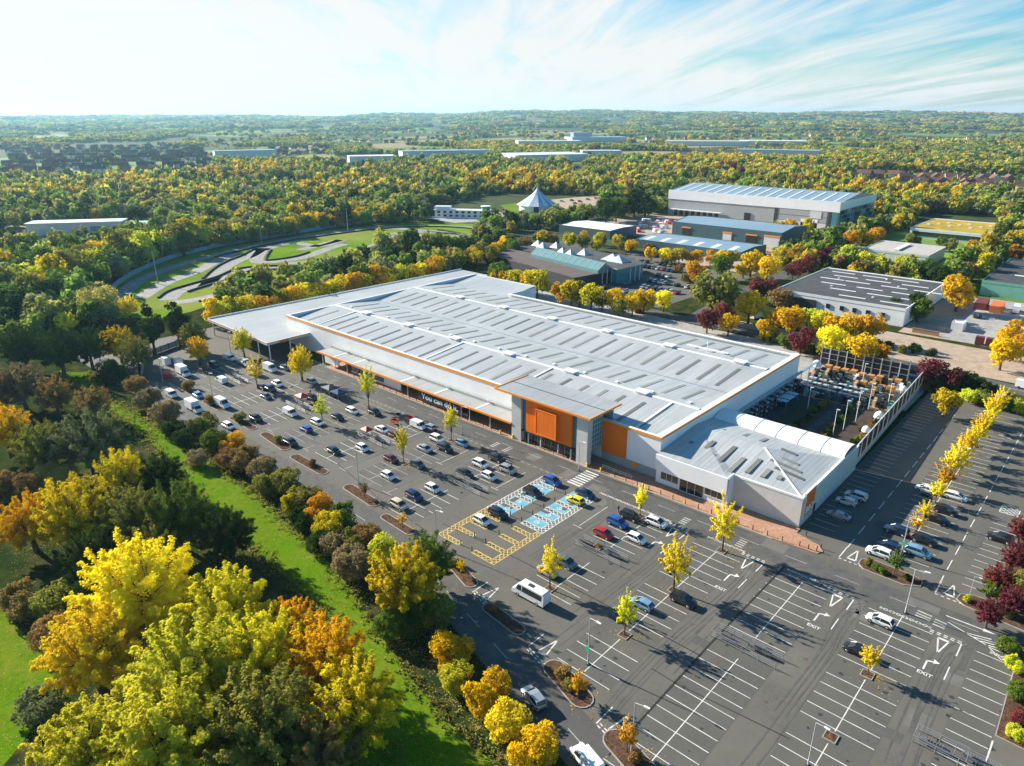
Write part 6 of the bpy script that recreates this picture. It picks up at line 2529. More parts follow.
# long shed at the left
lw = thing('long_white_shed', 'long pale shed with white roof and green roofed end block at the left', 'shed', (-550, 165, 0), 0)
A_, B_ = Vector((-571, 138, 0)), Vector((-527, 200, 0))
dd = (B_ - A_).normalized()
nn_ = Vector((-dd.y, dd.x, 0))


def oq(s0, s1, t0, t1):
    L = (B_ - A_).length
    return [tuple((A_ + dd * (L * s) + nn_ * t)[:2]) for s, t in ((s0, t0), (s1, t0), (s1, t1), (s0, t1))]


mb = MB()
mb.prism(oq(0, .78, 0, 15), 0, 7.6)
bpart(mb, 'wall', M['pale_clad'], lw)
mb = MB()
mb.prism(oq(-.01, .79, -.6, 15.6), 7.603, 8.3)
bpart(mb, 'roof', mat('roof_pale', (.60, .62, .58), .6, 0, .06, .2), lw)
mb = MB()
mb.prism(oq(.79, 1.08, -2, 14), 0, 6.0)
bpart(mb, 'end_block', M['green_clad'], lw)
mb = MB()
mb.prism(oq(.785, 1.09, -2.5, 14.5), 6.003, 6.4)
bpart(mb, 'end_roof', mat('roof_palegreen', (.24, .50, .38), .6), lw)
mb = MB()
mb.prism(oq(.52, .77, -.3, -.05), 2.4, 5.2)
bpart(mb, 'window_band', M['teal_glass'], lw)

# far pale roofs
FARR = [((-1120, 1030), 90, 26, 60, 'roof_blue', 'long pale blue factory roof far behind the tent, left one'), ((-1060, 800), 40, 18, 60, 'white_clad', 'small white roof among far trees left of the factory roofs'), ((-880, 1060), 70, 45, 62, 'pale_clad', 'wide white factory roof far behind the tent'),
        ((-1330, 1620), 90, 30, 50, 'pale_clad', 'thin pale roof line beyond the wide white factory roof'), ((-1430, 1990), 95, 60, 50, 'roof_blue', 'pale blue block with a taller end, farthest of the factory roofs'),
        ((-880, 1240), 40, 18, 45, 'pale_clad', 'short pale roof right of the wide white factory roof'), ((-990, 1900), 110, 30, 30, 'pale_clad', 'pale roof beside the far road'), ((-880, 2080), 90, 30, 20, 'white_clad', 'white roof far right of the road'),
        ((-620, 1500), 80, 26, 15, 'roof_blue', 'pale blue roof line in the far right woods'), ((-1430, 760), 60, 20, 70, 'roof_blue', 'blue roof in the far left suburb')]
for (c, hl, hw_, dg_, m_, lab) in FARR:
    z = hz(*c)
    r_ = thing('far_factory', lab, 'factory', (c[0], c[1], z))
    mb = MB()
    mb.obox((0, 0), R(dg_), hl, hw_, 0, 12)
    mb.obj('wall', M['pale_clad'], r_)
    mb = MB()
    mb.obox((0, 0), R(dg_), hl + .6, hw_ + .6, 12.003, 12.8)
    if 'taller' in lab:
        mb.obox((-50, -20), R(dg_), 30, 25, 12.803, 26)
    mb.obj('roof', M[m_], r_)

# kart track barriers
wp = [(at(u, v).x, at(u, v).y) for u, v in ((100, 302), (128, 278), (168, 260), (205, 250), (240, 243), (300, 233), (350, 225), (405, 217))]
mb = MB()
wp = smooth_line(wp, 4)
for p, q in zip(wp, wp[1:]):
    d = math.atan2(q[1] - p[1], q[0] - p[0])
    mb.obox(((p[0] + q[0]) / 2, (p[1] + q[1]) / 2), d, math.hypot(q[0] - p[0], q[1] - p[1]) / 2, .12, 0, 2.3)
tag(mb.obj('track_barrier', M['barrier_blue']), 'long pale blue barrier wall along the outer edge of the kart track', 'barrier')


def tyre_wall(line, off, label):
    mb = MB()
    P_ = []
    for i, p in enumerate(line):
        a, b = Vector(line[max(0, i - 1)]), Vector(line[min(len(line) - 1, i + 1)])
        t = (b - a).normalized()
        P_.append(Vector(p) + Vector((-t.y, t.x)) * off)
    for p, q in zip(P_, P_[1:]):
        L = (q - p).length
        d = math.atan2((q - p).y, (q - p).x)
        mb.obox(((p + q) / 2)[:2], d, L / 2, .45, 0, .8)
    tag(mb.obj('tyre_wall', M['tyre']), label, 'barrier')


tyre_wall(TRACKS[1][2:40], 5.0, 'black tyre wall on the left of the inner kart loop')
tyre_wall(TRACKS[1][6:60], -5.0, 'black tyre wall on the right of the inner kart loop')
tyre_wall(TRACKS[2][3:40], 5.0, 'black tyre wall along the middle kart straight')
tyre_wall(TRACKS[3][4:50], -5.2, 'black tyre wall along the near kart straight')
tyre_wall(TRACKS[0][14:50], -5.0, 'black tyre wall along the far kart straight')
for i, (u, v, h, lab) in enumerate(((158, 284, 15, 'tall mast at the left end of the kart track'), (262, 243, 15, 'tall mast at the far edge of the kart track above the loop'), (348, 231, 15, 'tall mast at the far edge of the kart track, middle one'), (397, 223, 15, 'tall mast beside the kart clubhouse'), (390, 262, 10, 'mast in the dark shrubs between the kart track and the store'))):
    p = at(u, v)
    r_ = thing('floodlight_mast', lab, 'mast', (p.x, p.y, 0))
    mb = MB()
    mb.tube((0, 0, 0), (0, 0, h), .25, .14, 8)
    mb.obj('pole', M['galvanised'], r_)
    mb = MB()
    mb.box(-1, 1, -.2, .2, h, h + .5)
    mb.obj('floodlight', M['near_black'], r_)
# yard stock of the trade yard: bags and pallets
i = 0
for (x, y, m_) in [(-300 + (k * 37 % 50) * .95, 432 + (k * 53 % 60) * 1.1, ('cloth_white', 'timber_pale', 'red_plastic', 'grey_clad', 'cloth_white')[k % 5]) for k in range(46)]:
    if i < 5:
        mb = MB()
        s = 1.5 + .5 * i
        mb.box(-s, s, -1.4, 1.4, 0, .2)
        mb.hexa([(-s, -1.3, .203), (s, -1.3, .203), (s, 1.3, .203), (-s, 1.3, .203), (-s * .86, -1.1, 1.9), (s * .9, -1.1, 2.2), (s * .84, 1.1, 2.0), (-s * .9, 1.1, 2.3)])
        o = mb.obj('stock_pile', M['cloth_white'])
        o.material_slots[0].link = 'OBJECT'
        if i == 0:
            PILE = [o]
        else:
            PILE.append(o)
    else:
        o = PILE[i % 5].copy()
        COL.objects.link(o)
    o.material_slots[0].material = M[m_]
    o.location = (x, y, .02)
    o.rotation_euler = (0, 0, i * .7)
    c = {'cloth_white': 'white', 'timber_pale': 'pale brown', 'red_plastic': 'red', 'grey_clad': 'grey'}[m_]
    tag(o, c + ' stock pile among those in the trade yard left of the blue grey shed', 'stock pile', c + ' stock piles in the trade yard')
    i += 1

# ------------------------------------------------------------------ houses of the far suburbs
HOUSE = []
for q, (wm_, rm_) in enumerate((('house_brick', 'tile_red'), ('house_brick', 'tile_brown'), ('house_render', 'tile_red'))):
    mb = MB()
    a, b, h = 5.5 + q * .7, 4.2, 5.0
    mb.box(-a, a, -b, b, 0, h)
    mb.poly([(-a - .4, -b - .5, h - .1), (a + .4, -b - .5, h - .1), (a + .4, 0, h + 3.4), (-a - .4, 0, h + 3.4)], 1)
    mb.poly([(a + .4, b + .5, h - .1), (-a - .4, b + .5, h - .1), (-a - .4, 0, h + 3.4), (a + .4, 0, h + 3.4)], 1)
    for s in (-1, 1):
        mb.poly([(s * a, -b, h), (s * a, b, h), (s * a, 0, h + 3.2)], 0)
    mb.box(a * .4, a * .4 + .9, -.4, .5, h + 2, h + 4.4, 0)
    for s in (-1, 1):
        for xx in (-a * .6, a * .3):
            for z in (.9, 3.2):
                mb.box(xx, xx + 1.5, s * b - .06, s * b + .06, z, z + 1.2, 2)
    o = mb.obj('house', [M[wm_], M[rm_], M['dark_glass']])
    HOUSE.append([o, False])
HPTS = []
HL = ('brick house with red tiled roof', 'brick house with brown tiled roof', 'cream rendered house with red roof')


def house(x, y, rz, kind, area):
    rec = HOUSE[kind]
    if rec[1]:
        o = rec[0].copy()
        COL.objects.link(o)
    else:
        o = rec[0]
        rec[1] = True
    o.location = (x, y, hz(x, y))
    o.rotation_euler = (0, 0, rz)
    o.scale = (1.25, 1.25, 1.3)
    tag(o, HL[kind] + ' in the ' + area, 'house', HL[kind] + 's in the ' + area)
    HPTS.append((x, y))


def street(u0, v0, u1, v1, n, area, wob=12):
    p, q = at(u0, v0), at(u1, v1)
    d = math.atan2((q - p).y, (q - p).x)
    for k in range(n):
        c = p.lerp(q, (k + .5) / n)
        house(c.x + rng.uniform(-wob, wob), c.y + rng.uniform(-wob, wob), d + rng.choice((0, 0, 1.57)) + rng.uniform(-.1, .1), rng.choice((0, 1, 1, 0, 2)), area)


for (v0, v1, n) in ((150, 149, 18), (153, 151.5, 19), (156, 154.5, 19), (159.5, 157.5, 19), (163, 160.5, 18), (167, 164, 17), (171.5, 167.5, 15), (175, 171, 11)):
    street(5, v0, 205, v1, n, 'wide suburb at the far left')
for (v0, v1, n) in ((131, 131, 14), (133.5, 133, 14)):
    p = 0
    street(2, v0, 120, v1, n, 'pale suburb near the left horizon', 25)
for (u0, v0, u1, v1, n) in ((270, 151, 330, 149, 9), (275, 155, 320, 153, 7), (415, 138, 500, 137, 10), (560, 128, 640, 129, 10)):
    street(u0, v0, u1, v1, n, 'small estate in the middle distance', 14)
for (u0, v0, u1, v1, n) in ((335, 143, 410, 142, 7), (640, 141, 730, 140, 8), (745, 137, 860, 137, 8), (870, 140, 1000, 141, 10)):
    street(u0, v0, u1, v1, n, 'scattered housing in the far distance', 18)
for (u0, v0, u1, v1, n) in ((905, 181, 1005, 183, 12), (920, 186, 1015, 189, 11), (850, 177, 905, 179, 6), (950, 192, 1020, 194, 7)):
    street(u0, v0, u1, v1, n, 'red brick estate at the far right', 8)
# ------------------------------------------------------------------ trees
nrng = np.random.default_rng(11)
PAL = {   # main leaf colour, second leaf colour
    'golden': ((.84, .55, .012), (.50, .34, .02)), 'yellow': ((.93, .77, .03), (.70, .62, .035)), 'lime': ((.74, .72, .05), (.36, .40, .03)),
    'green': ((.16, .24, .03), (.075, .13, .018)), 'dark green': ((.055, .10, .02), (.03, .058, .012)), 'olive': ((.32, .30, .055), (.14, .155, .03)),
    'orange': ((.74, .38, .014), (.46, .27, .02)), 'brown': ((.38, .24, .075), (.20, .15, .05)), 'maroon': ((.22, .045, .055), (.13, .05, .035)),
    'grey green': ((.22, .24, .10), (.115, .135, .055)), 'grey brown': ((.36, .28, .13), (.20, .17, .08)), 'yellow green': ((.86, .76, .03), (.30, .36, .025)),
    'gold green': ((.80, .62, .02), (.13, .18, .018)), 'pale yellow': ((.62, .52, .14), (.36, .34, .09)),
}


def leaf_material(name, A=None, B=None):
    m = bpy.data.materials.new(name)
    m.use_nodes = True
    nt = m.node_tree
    nt.nodes.remove(nt.nodes['Principled BSDF'])
    out = nt.nodes['Material Output']
    at_ = nt.nodes.new('ShaderNodeAttribute')
    at_.attribute_name = 'mix'
    mx = nt.nodes.new('ShaderNodeMix')
    mx.data_type = 'RGBA'
    nt.links.new(at_.outputs['Fac'], mx.inputs['Factor'])
    hsv = nt.nodes.new('ShaderNodeHueSaturation')
    oi = nt.nodes.new('ShaderNodeObjectInfo')

    def rg(sock, lo, hi):
        r_ = nt.nodes.new('ShaderNodeMapRange')
        r_.inputs['To Min'].default_value = lo
        r_.inputs['To Max'].default_value = hi
        nt.links.new(sock, r_.inputs['Value'])
        return r_.outputs['Result']
    nt.links.new(rg(oi.outputs['Random'], .488, .512), hsv.inputs['Hue'])
    if A:
        mx.inputs['A'].default_value = (*A, 1)
        mx.inputs['B'].default_value = (*B, 1)
        nt.links.new(mx.outputs['Result'], hsv.inputs['Color'])
    else:
        t = nt.nodes.new('ShaderNodeAttribute')
        t.attribute_type = 'INSTANCER'
        t.attribute_name = 'tint'
        s = nt.nodes.new('ShaderNodeVectorMath')
        s.operation = 'MULTIPLY'
        s.inputs[1].default_value = (.52, .60, .8)
        nt.links.new(t.outputs['Color'], s.inputs[0])
        nt.links.new(t.outputs['Color'], mx.inputs['A'])
        nt.links.new(s.outputs[0], mx.inputs['B'])
        nt.links.new(mx.outputs['Result'], hsv.inputs['Color'])
    nt.links.new(rg(oi.outputs['Random'], .88, 1.12), hsv.inputs['Value'])
    df = nt.nodes.new('ShaderNodeBsdfDiffuse')
    tr_ = nt.nodes.new('ShaderNodeBsdfTranslucent')
    ms = nt.nodes.new('ShaderNodeMixShader')
    ms.inputs[0].default_value = .40
    nt.links.new(hsv.outputs[0], df.inputs[0])
    nt.links.new(hsv.outputs[0], tr_.inputs[0])
    nt.links.new(df.outputs[0], ms.inputs[1])
    nt.links.new(tr_.outputs[0], ms.inputs[2])
    nt.links.new(ms.outputs[0], out.inputs[0])
    return m


LEAF = {k: leaf_material('leaf_' + k.replace(' ', '_'), *v) for k, v in PAL.items()}
WOODLEAF = leaf_material('leaf_woodland')


def unit(n, r):
    v = r.normal(size=(n, 3))
    return v / np.linalg.norm(v, axis=1)[:, None]


def leaf_mesh(name, P, N, S, mixv, r, m):
    """one quad per leaf or leaf clump"""
    n = len(P)
    N = N / np.maximum(np.linalg.norm(N, axis=1)[:, None], 1e-6)
    a = np.cross(N, unit(n, r))
    a /= np.maximum(np.linalg.norm(a, axis=1)[:, None], 1e-6)
    b = np.cross(N, a)
    el = r.uniform(.7, 1.3, n)[:, None]
    a = a * S[:, None] * el
    b = b * S[:, None] / el
    V = np.empty((n, 4, 3), np.float32)
    V[:, 0] = P - a * .5
    V[:, 1] = P + b * .5
    V[:, 2] = P + a * .62
    V[:, 3] = P - b * .5
    me = bpy.data.meshes.new(name)
    me.vertices.add(n * 4)
    me.vertices.foreach_set('co', V.ravel())
    me.loops.add(n * 4)
    me.loops.foreach_set('vertex_index', np.arange(n * 4, dtype=np.int32))
    me.polygons.add(n)
    me.polygons.foreach_set('loop_start', np.arange(0, n * 4, 4, dtype=np.int32))
    me.update(calc_edges=True)
    at_ = me.attributes.new('mix', 'FLOAT', 'POINT')
    at_.data.foreach_set('value', np.repeat(np.clip(mixv, 0, 1), 4).astype(np.float32))
    me.materials.append(m)
    return me


def crown_points(shape, n, size, seed):
    """leaf clump positions of a crown with radius 1 whose base stands on z = 0 of the tree"""
    r = np.random.default_rng(seed)
    if shape == 'round':
        H, c0, rz, nl, lr = 2.1, 1.16, .92, 17, (.30, .46)
    elif shape == 'tall':
        H, c0, rz, nl, lr = 3.0, 1.75, 1.25, 18, (.28, .42)
    elif shape == 'cone':
        H, c0, rz, nl, lr = 3.2, 1.7, 1.45, 20, (.24, .36)
    elif shape == 'willow':
        H, c0, rz, nl, lr = 1.9, 1.10, .68, 20, (.26, .40)
    elif shape == 'slim':
        H, c0, rz, nl, lr = 4.2, 2.6, 1.6, 13, (.30, .44)
    elif shape == 'spread':
        H, c0, rz, nl, lr = 2.6, 1.55, .98, 13, (.26, .42)
    else:   # shrub
        H, c0, rz, nl, lr = 1.3, .55, .62, 14, (.28, .44)
    cs, rs, ms = [], [], []
    for i in range(nl):
        d = unit(1, r)[0]
        d[2] = d[2] * .9 + .12
        k = r.uniform(.45, .78)
        c = np.array([d[0] * k, d[1] * k, c0 + d[2] * k * rz])
        if shape == 'cone':
            f = np.clip((c[2] - .3) / 2.8, 0, 1)
            c[:2] *= 1.15 - f
        if shape == 'shrub':
            c[2] = max(c[2], .25)
        cs.append(c)
        rs.append(r.uniform(*lr) * (1.0 if shape != 'cone' else 1.15 - .6 * np.clip((c[2] - .3) / 2.8, 0, 1)))
        ms.append(r.uniform(0, .8))
    cs, rs, ms = np.array(cs), np.array(rs), np.array(ms)
    # twig sized lobes give the outline its unevenness
    big = len(cs)
    ex_c, ex_r, ex_m = [], [], []
    for i in range(big * 9):
        k = r.integers(big)
        d = unit(1, r)[0]
        d[2] = abs(d[2]) * .8 if r.random() < .7 else d[2]
        ex_c.append(cs[k] + d * rs[k] * r.uniform(.75, 1.22))
        ex_r.append(rs[k] * r.uniform(.14, .36))
        ex_m.append(ms[k] + r.uniform(-.45, .45))
    cs = np.concatenate([cs, ex_c])
    rs = np.concatenate([rs, ex_r])
    ms = np.concatenate([ms, ex_m])
    w_ = rs ** 2
    idx = r.choice(len(cs), size=int(n * 1.5), p=w_ / w_.sum())
    d = unit(len(idx), r)
    rad_ = 1.12 - .55 * r.random(len(idx)) ** 1.6
    P = cs[idx] + d * (rs[idx] * rad_)[:, None]
    # drop leaves buried deep inside other lobes
    keep = np.ones(len(P), bool)
    for i in range(big):
        dist = np.linalg.norm(P - cs[i], axis=1)
        keep &= ~((dist < rs[i] * .55) & (idx != i))
    if shape in ('slim', 'spread'):
        keep &= r.random(len(P)) > .12
    keep &= P[:, 2] > (.06 if shape == 'shrub' else .25)
    P, d, idx = P[keep][:n], d[keep][:n], idx[keep][:n]
    out = P - np.array([0, 0, c0 - .2])
    out /= np.linalg.norm(out, axis=1)[:, None]
    N = d * .45 + out * .45 + unit(len(P), r) * .75
    N[:, 2] += .25
    if shape == 'willow':
        # hanging curtains under the outer lobes
        m_ = r.random(len(P)) < .35
        drop = r.uniform(0, .55, m_.sum())
        P[m_, 2] -= drop
        P[m_, :2] *= 1.06
        P[:, 2] = np.maximum(P[:, 2], .1)
    if n > 5000 and shape in ('round', 'spread', 'tall'):
        # leafy shoots standing out of the crown
        k_ = r.choice(len(P), size=n // 90)
        k_ = k_[P[k_, 2] > c0 - .2]
        ns = 9
        t = np.linspace(0, 1, ns)
        dirs = out[k_] * .7 + np.array([0, 0, .75]) + unit(len(k_), r) * .25
        ln = r.uniform(.06, .16, len(k_))
        SP = (P[k_][:, None, :] + dirs[:, None, :] * (t[None, :, None] * ln[:, None, None])).reshape(-1, 3) + r.normal(0, size * .25, (len(k_) * ns, 3))
        P = np.concatenate([P, SP])
        N = np.concatenate([N, unit(len(SP), r) + np.array([0, 0, .4])])
        idx = np.concatenate([idx, np.repeat(idx[k_], ns)])
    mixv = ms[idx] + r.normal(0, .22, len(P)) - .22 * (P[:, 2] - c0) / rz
    S = size * r.uniform(.6, 1.45, len(P))
    return P, N, S, mixv, cs[:big], rs[:big], H


def trunk_mesh(name, cs, H, shape, m, seed):
    r = np.random.default_rng(seed + 99)
    mb = MB()
    fork = .55 if shape not in ('slim', 'spread') else .8
    if shape == 'shrub':
        fork = .12
    tr0 = .085 if shape not in ('slim', 'shrub', 'spread') else .055
    top = (r.uniform(-.04, .04), r.uniform(-.04, .04), fork)
    mb.tube((0, 0, -.03), (0, 0, .06), tr0 * 1.35, tr0, 8)
    mb.tube((0, 0, .06), top, tr0, tr0 * .78, 8)
    for c in cs[:9]:
        mid = (np.array(top) * .5 + c * .5) + np.array([0, 0, .05])
        mb.tube(top, mid, tr0 * .5, tr0 * .3, 6)
        mb.tube(mid, c, tr0 * .3, tr0 * .1, 5)
        for q in range(2):
            e = c + unit(1, r)[0] * .3
            mb.tube(mid, e, tr0 * .18, tr0 * .05, 4)
    lead = (0, 0, min(H * .8, fork + .9))
    mb.tube(top, lead, tr0 * .7, tr0 * .2, 6)
    return mb.mesh(name, m, 40)


def plume_points(n, size, seed, H=2.1, c0=1.14, rz=.95, nl=58, lo=.80, hi=1.0, wide=(.15, .23), lift=.06):
    """crown of feathery limbs: each limb a tapering plume with side twigs, gaps between them"""
    r = np.random.default_rng(seed)
    gold = math.pi * (3 - math.sqrt(5))
    Ps, Ns, mx, ends, er = [], [], [], [], []
    per = n // nl
    for i in range(nl):
        zz = 1 - 1.75 * (i + .5) / nl
        a = i * gold + r.uniform(-.3, .3)
        rr = math.sqrt(max(0, 1 - zz * zz))
        d = np.array([rr * math.cos(a), rr * math.sin(a), zz])
        o = np.array([0, 0, c0 - .25]) + d * np.array([.22, .22, .25]) * r.uniform(.5, 1.2)
        e = np.array([0, 0, c0]) + d * np.array([1, 1, rz]) * r.uniform(lo, hi)
        e[2] = max(e[2] + lift, .22)
        o[2] = max(o[2], .2)
        ax = e - o
        L = np.linalg.norm(ax)
        ax /= L
        w0 = r.uniform(*wide)
        base_m = r.uniform(-.1, .45)
        # main plume
        k = int(per * .42)
        t = r.random(k) ** .7
        off = unit(k, r) * (r.random(k) ** .5)[:, None] * (w0 * (1.15 - .85 * t))[:, None]
        P = o + ax * (L * t)[:, None] + off
        Ps.append(P)
        Ns.append(off * 2 + ax * .8 + np.array([0, 0, .35]) + unit(k, r) * .45)
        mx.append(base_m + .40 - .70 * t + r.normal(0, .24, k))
        # side twigs
        ntw = 8
        for q in range(ntw):
            tq = r.uniform(.25, 1.0)
            dq = ax * .65 + unit(1, r)[0] * .75 + np.array([0, 0, .35])
            dq /= np.linalg.norm(dq)
            sp = o + ax * L * tq + dq * w0 * (1.1 - .8 * tq) * .7
            lq = r.uniform(.07, .16) * (1.15 - .4 * tq)
            kq = max(4, int(per * .58 / ntw))
            t = r.random(kq)
            off = unit(kq, r) * (r.random(kq) ** .5)[:, None] * (.062 * (1.2 - .8 * t))[:, None]
            Ps.append(sp + dq * (lq * t)[:, None] + off)
            Ns.append(off * 5 + ax * .6 + dq * .4 + np.array([0, 0, .35]) + unit(kq, r) * .5)
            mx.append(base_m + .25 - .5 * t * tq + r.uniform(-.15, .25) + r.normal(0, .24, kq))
        ends.append(o + ax * L * .6)
        er.append(w0)
    P, N, mixv = np.concatenate(Ps), np.concatenate(Ns), np.concatenate(mx)
    ok = P[:, 2] > .12
    P, N, mixv = P[ok], N[ok], mixv[ok]
    return P, N, size * r.uniform(.6, 1.5, len(P)), mixv, np.array(ends)[::2], np.array(er), H


TPROTO = {}


def tree_proto(shape, lod, seed):
    key = (shape, lod, seed)
    if key in TPROTO:
        return TPROTO[key]
    n, s = {'hero': (24000, .040), 'hi': (7500, .070), 'mid': (1900, .13), 'low': (620, .22)}[lod]
    if shape in ('slim', 'spread'):
        n, s = int(n * .55), s * 1.05
    if lod == 'hero' and shape in ('round', 'willow'):
        P, N, S, mx, cs, rs, H = plume_points(44000, .030, seed * 17 + len(shape), 2.1 if shape == 'round' else 1.9, 1.14 if shape == 'round' else 1.0, .95 if shape == 'round' else .78)
    elif lod == 'hi' and shape == 'round':
        P, N, S, mx, cs, rs, H = plume_points(12500, .054, seed * 17 + 3)
    elif shape == 'spread' and lod != 'low':
        P, N, S, mx, cs, rs, H = plume_points(5200 if lod == 'hi' else 3000, .066 if lod == 'hi' else .085, seed * 13 + 1, 2.7, 1.45, 1.2, 24, .55, 1.12, (.13, .24), .22)
    elif shape == 'slim' and lod != 'low':
        P, N, S, mx, cs, rs, H = plume_points(5200 if lod == 'hi' else 3000, .075 if lod == 'hi' else .095, seed * 13 + 2, 4.2, 2.4, 1.75, 30, .55, 1.1, (.16, .30), .25)
    else:
        P, N, S, mx, cs, rs, H = crown_points(shape, n, s, seed * 17 + len(shape))
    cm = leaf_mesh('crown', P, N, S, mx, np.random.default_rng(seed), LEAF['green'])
    tm = trunk_mesh('trunk', cs, H, shape, M['bark'], seed)
    TPROTO[key] = (cm, tm)
    return TPROTO[key]


NTREE = 0


def tree(x, y, r, pal, shape='round', lod='hi', label='', group=None, sz=1.0, cat='tree', seed=None, z=0.0):
    """r is the crown radius in metres; sz stretches the height"""
    global NTREE
    NTREE += 1
    sd = seed if seed is not None else (NTREE * 5) % 4
    cm, tm = tree_proto(shape, lod, sd)
    nm = {'shrub': 'shrub', 'cone': 'conifer'}.get(shape, 'tree')
    root = thing(nm, label, cat, (x, y, z), (NTREE * 2.399) % 6.283, group)
    root.scale = (r, r, r * sz)
    c = bpy.data.objects.new('crown', cm)
    COL.objects.link(c)
    c.parent = root
    c.material_slots[0].link = 'OBJECT'
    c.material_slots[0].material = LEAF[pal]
    t = bpy.data.objects.new('trunk', tm)
    COL.objects.link(t)
    t.parent = root
    return root


def ptree(u, v, r, pal, shape='round', lod='hi', label='', group=None, sz=1.0, cat='tree', zc=None):
    """tree whose crown centre shows at pixel (u, v)"""
    k = {'round': 1.16, 'tall': 1.75, 'cone': 1.6, 'willow': 1.1, 'shrub': .6, 'slim': 2.6, 'spread': 1.8}[shape]
    zc = k * r * sz if zc is None else zc
    p = at(u, v, zc)
    return tree(p.x, p.y, r, pal, shape, lod, label, group, sz, cat)


# --- the wooded bank in the foreground
FG = [
    (138, 588, 9.0, 'yellow', 'round', 'tall bright yellow tree, highest crown of the big foreground clump'),
    (92, 648, 7.2, 'yellow', 'round', 'bright yellow tree on the left flank of the foreground clump'),
    (222, 612, 7.6, 'yellow green', 'round', 'yellow and green tree right of the tallest yellow one'),
    (186, 668, 8.6, 'lime', 'round', 'pale lime tree in the middle of the foreground clump'),
    (258, 655, 6.6, 'yellow green', 'round', 'green and yellow tree left of the orange gold one in the foreground'),
    (325, 662, 6.6, 'golden', 'round', 'orange gold tree at the right end of the foreground clump, above the shaded lawn'),
    (292, 628, 4.6, 'orange', 'round', 'small orange tree between the yellow green and gold crowns'),
    (352, 706, 6.4, 'gold green', 'round', 'gold and green tree at the right foot of the foreground clump'),
    (262, 728, 7.4, 'olive', 'round', 'olive tree at the bottom edge of the foreground clump'),
    (165, 738, 7.6, 'lime', 'round', 'lime tree at the bottom edge below the pale lime crown'),
    (86, 742, 6.8, 'lime', 'willow', 'lime coloured spreading tree at the bottom left corner'),
    (315, 752, 5.6, 'brown', 'round', 'brown half bare tree at the bottom edge right of the olive one'),
    (40, 706, 3.4, 'grey green', 'shrub', 'pale grey green bush at the edge of the left clearing'),
    (22, 600, 4.0, 'brown', 'shrub', 'rusty brown bush at the top of the left clearing'),
    (56, 632, 3.6, 'brown', 'shrub', 'brown bush along the right side of the left clearing'),
    (60, 600, 4.2, 'olive', 'shrub', 'dark olive bush between the clearing and the dark trees'),
    (96, 590, 4.6, 'dark green', 'shrub', 'dark green bush left of the tallest yellow tree'),
    (72, 512, 7.2, 'gold green', 'round', 'broad golden green tree left of the dark green trees'),
    (28, 520, 6.0, 'golden', 'round', 'golden tree at the left edge beside the broad golden green one'),
    (128, 518, 6.8, 'olive', 'round', 'olive green tree in the middle of the dark group'),
    (176, 512, 6.6, 'green', 'round', 'green tree right of the olive one, at the lawn edge'),
    (122, 474, 5.6, 'gold green', 'round', 'yellow topped tree left of the dark conifer'),
    (160, 474, 5.4, 'dark green', 'round', 'darkest tree beside the yellow topped one'),
    (226, 532, 5.4, 'dark green', 'round', 'dark green tree farthest right of the dark group, its shadow on the lawn'),
    (92, 558, 5.2, 'dark green', 'round', 'dark green tree at the foot of the broad golden green one'),
    (150, 548, 5.0, 'olive', 'round', 'olive tree just behind the tallest yellow tree'),
    (86, 436, 8.6, 'grey green', 'willow', 'wide grey green willow beside the lawn'),
    (40, 446, 6.0, 'olive', 'round', 'olive tree left of the wide willow'),
    (52, 478, 4.5, 'pale yellow', 'shrub', 'pale straw coloured bush below the willow'),
    (16, 486, 5.0, 'brown', 'shrub', 'red brown bush at the left edge below the willow'),
    (92, 402, 5.2, 'brown', 'round', 'brown leaved tree just behind the willow'),
    (54, 394, 5.4, 'brown', 'round', 'rust brown tree left of the lawn top'),
    (20, 384, 7.0, 'grey brown', 'round', 'grey brown half bare tree near the left edge'),
    (4, 428, 6.2, 'golden', 'round', 'golden tree cut by the left edge above the willow'),
    (-8, 390, 6.0, 'brown', 'round', 'brown tree cut by the left edge'),
    (22, 346, 7.4, 'dark green', 'round', 'dark evergreen at the left end of the dark row'),
    (58, 348, 7.2, 'dark green', 'round', 'dark evergreen second from the left in the dark row'),
    (88, 346, 6.6, 'dark green', 'round', 'dark evergreen in the middle of the dark row'),
    (118, 342, 6.0, 'gold green', 'round', 'yellow topped tree standing before the dark row'),
    (150, 326, 6.4, 'dark green', 'cone', 'tall dark conifer right of the pale yellow willow'),
    (176, 322, 6.0, 'dark green', 'cone', 'tall dark conifer nearest the timber canopy'),
    (136, 352, 5.4, 'olive', 'round', 'olive tree behind the boundary fence'),
    (192, 336, 5.4, 'olive', 'round', 'olive brown tree just left of the timber canopy'),
    (112, 372, 5.0, 'dark green', 'shrub', 'dark green bush at the top of the lawn'),
    (98, 302, 7.8, 'pale yellow', 'willow', 'large pale yellow willow by the left end of the kart track'),
    (128, 306, 4.4, 'yellow', 'round', 'small yellow tree right of the pale yellow willow'),
    (66, 322, 4.2, 'yellow', 'round', 'small yellow tree left below the pale yellow willow'),
    (404, 578, 6.4, 'gold green', 'round', 'big yellow and green tree standing at the perimeter road'),
    (428, 560, 5.0, 'green', 'round', 'green tree touching the right side of the big yellow and green one'),
    (402, 620, 4.4, 'green', 'shrub', 'green bush at the foot of the big yellow and green tree'),
    (436, 612, 3.4, 'olive', 'shrub', 'orange brown bush right below the big yellow and green tree'),
]
for (u, v, r, pal, sh, lab) in FG:
    ptree(u, v, r, pal, sh, 'hero' if v > 430 and r > 4.3 else 'hi', lab, None, 1.0 if sh != 'round' else rng.uniform(.92, 1.12), 'shrub' if sh == 'shrub' else 'tree')
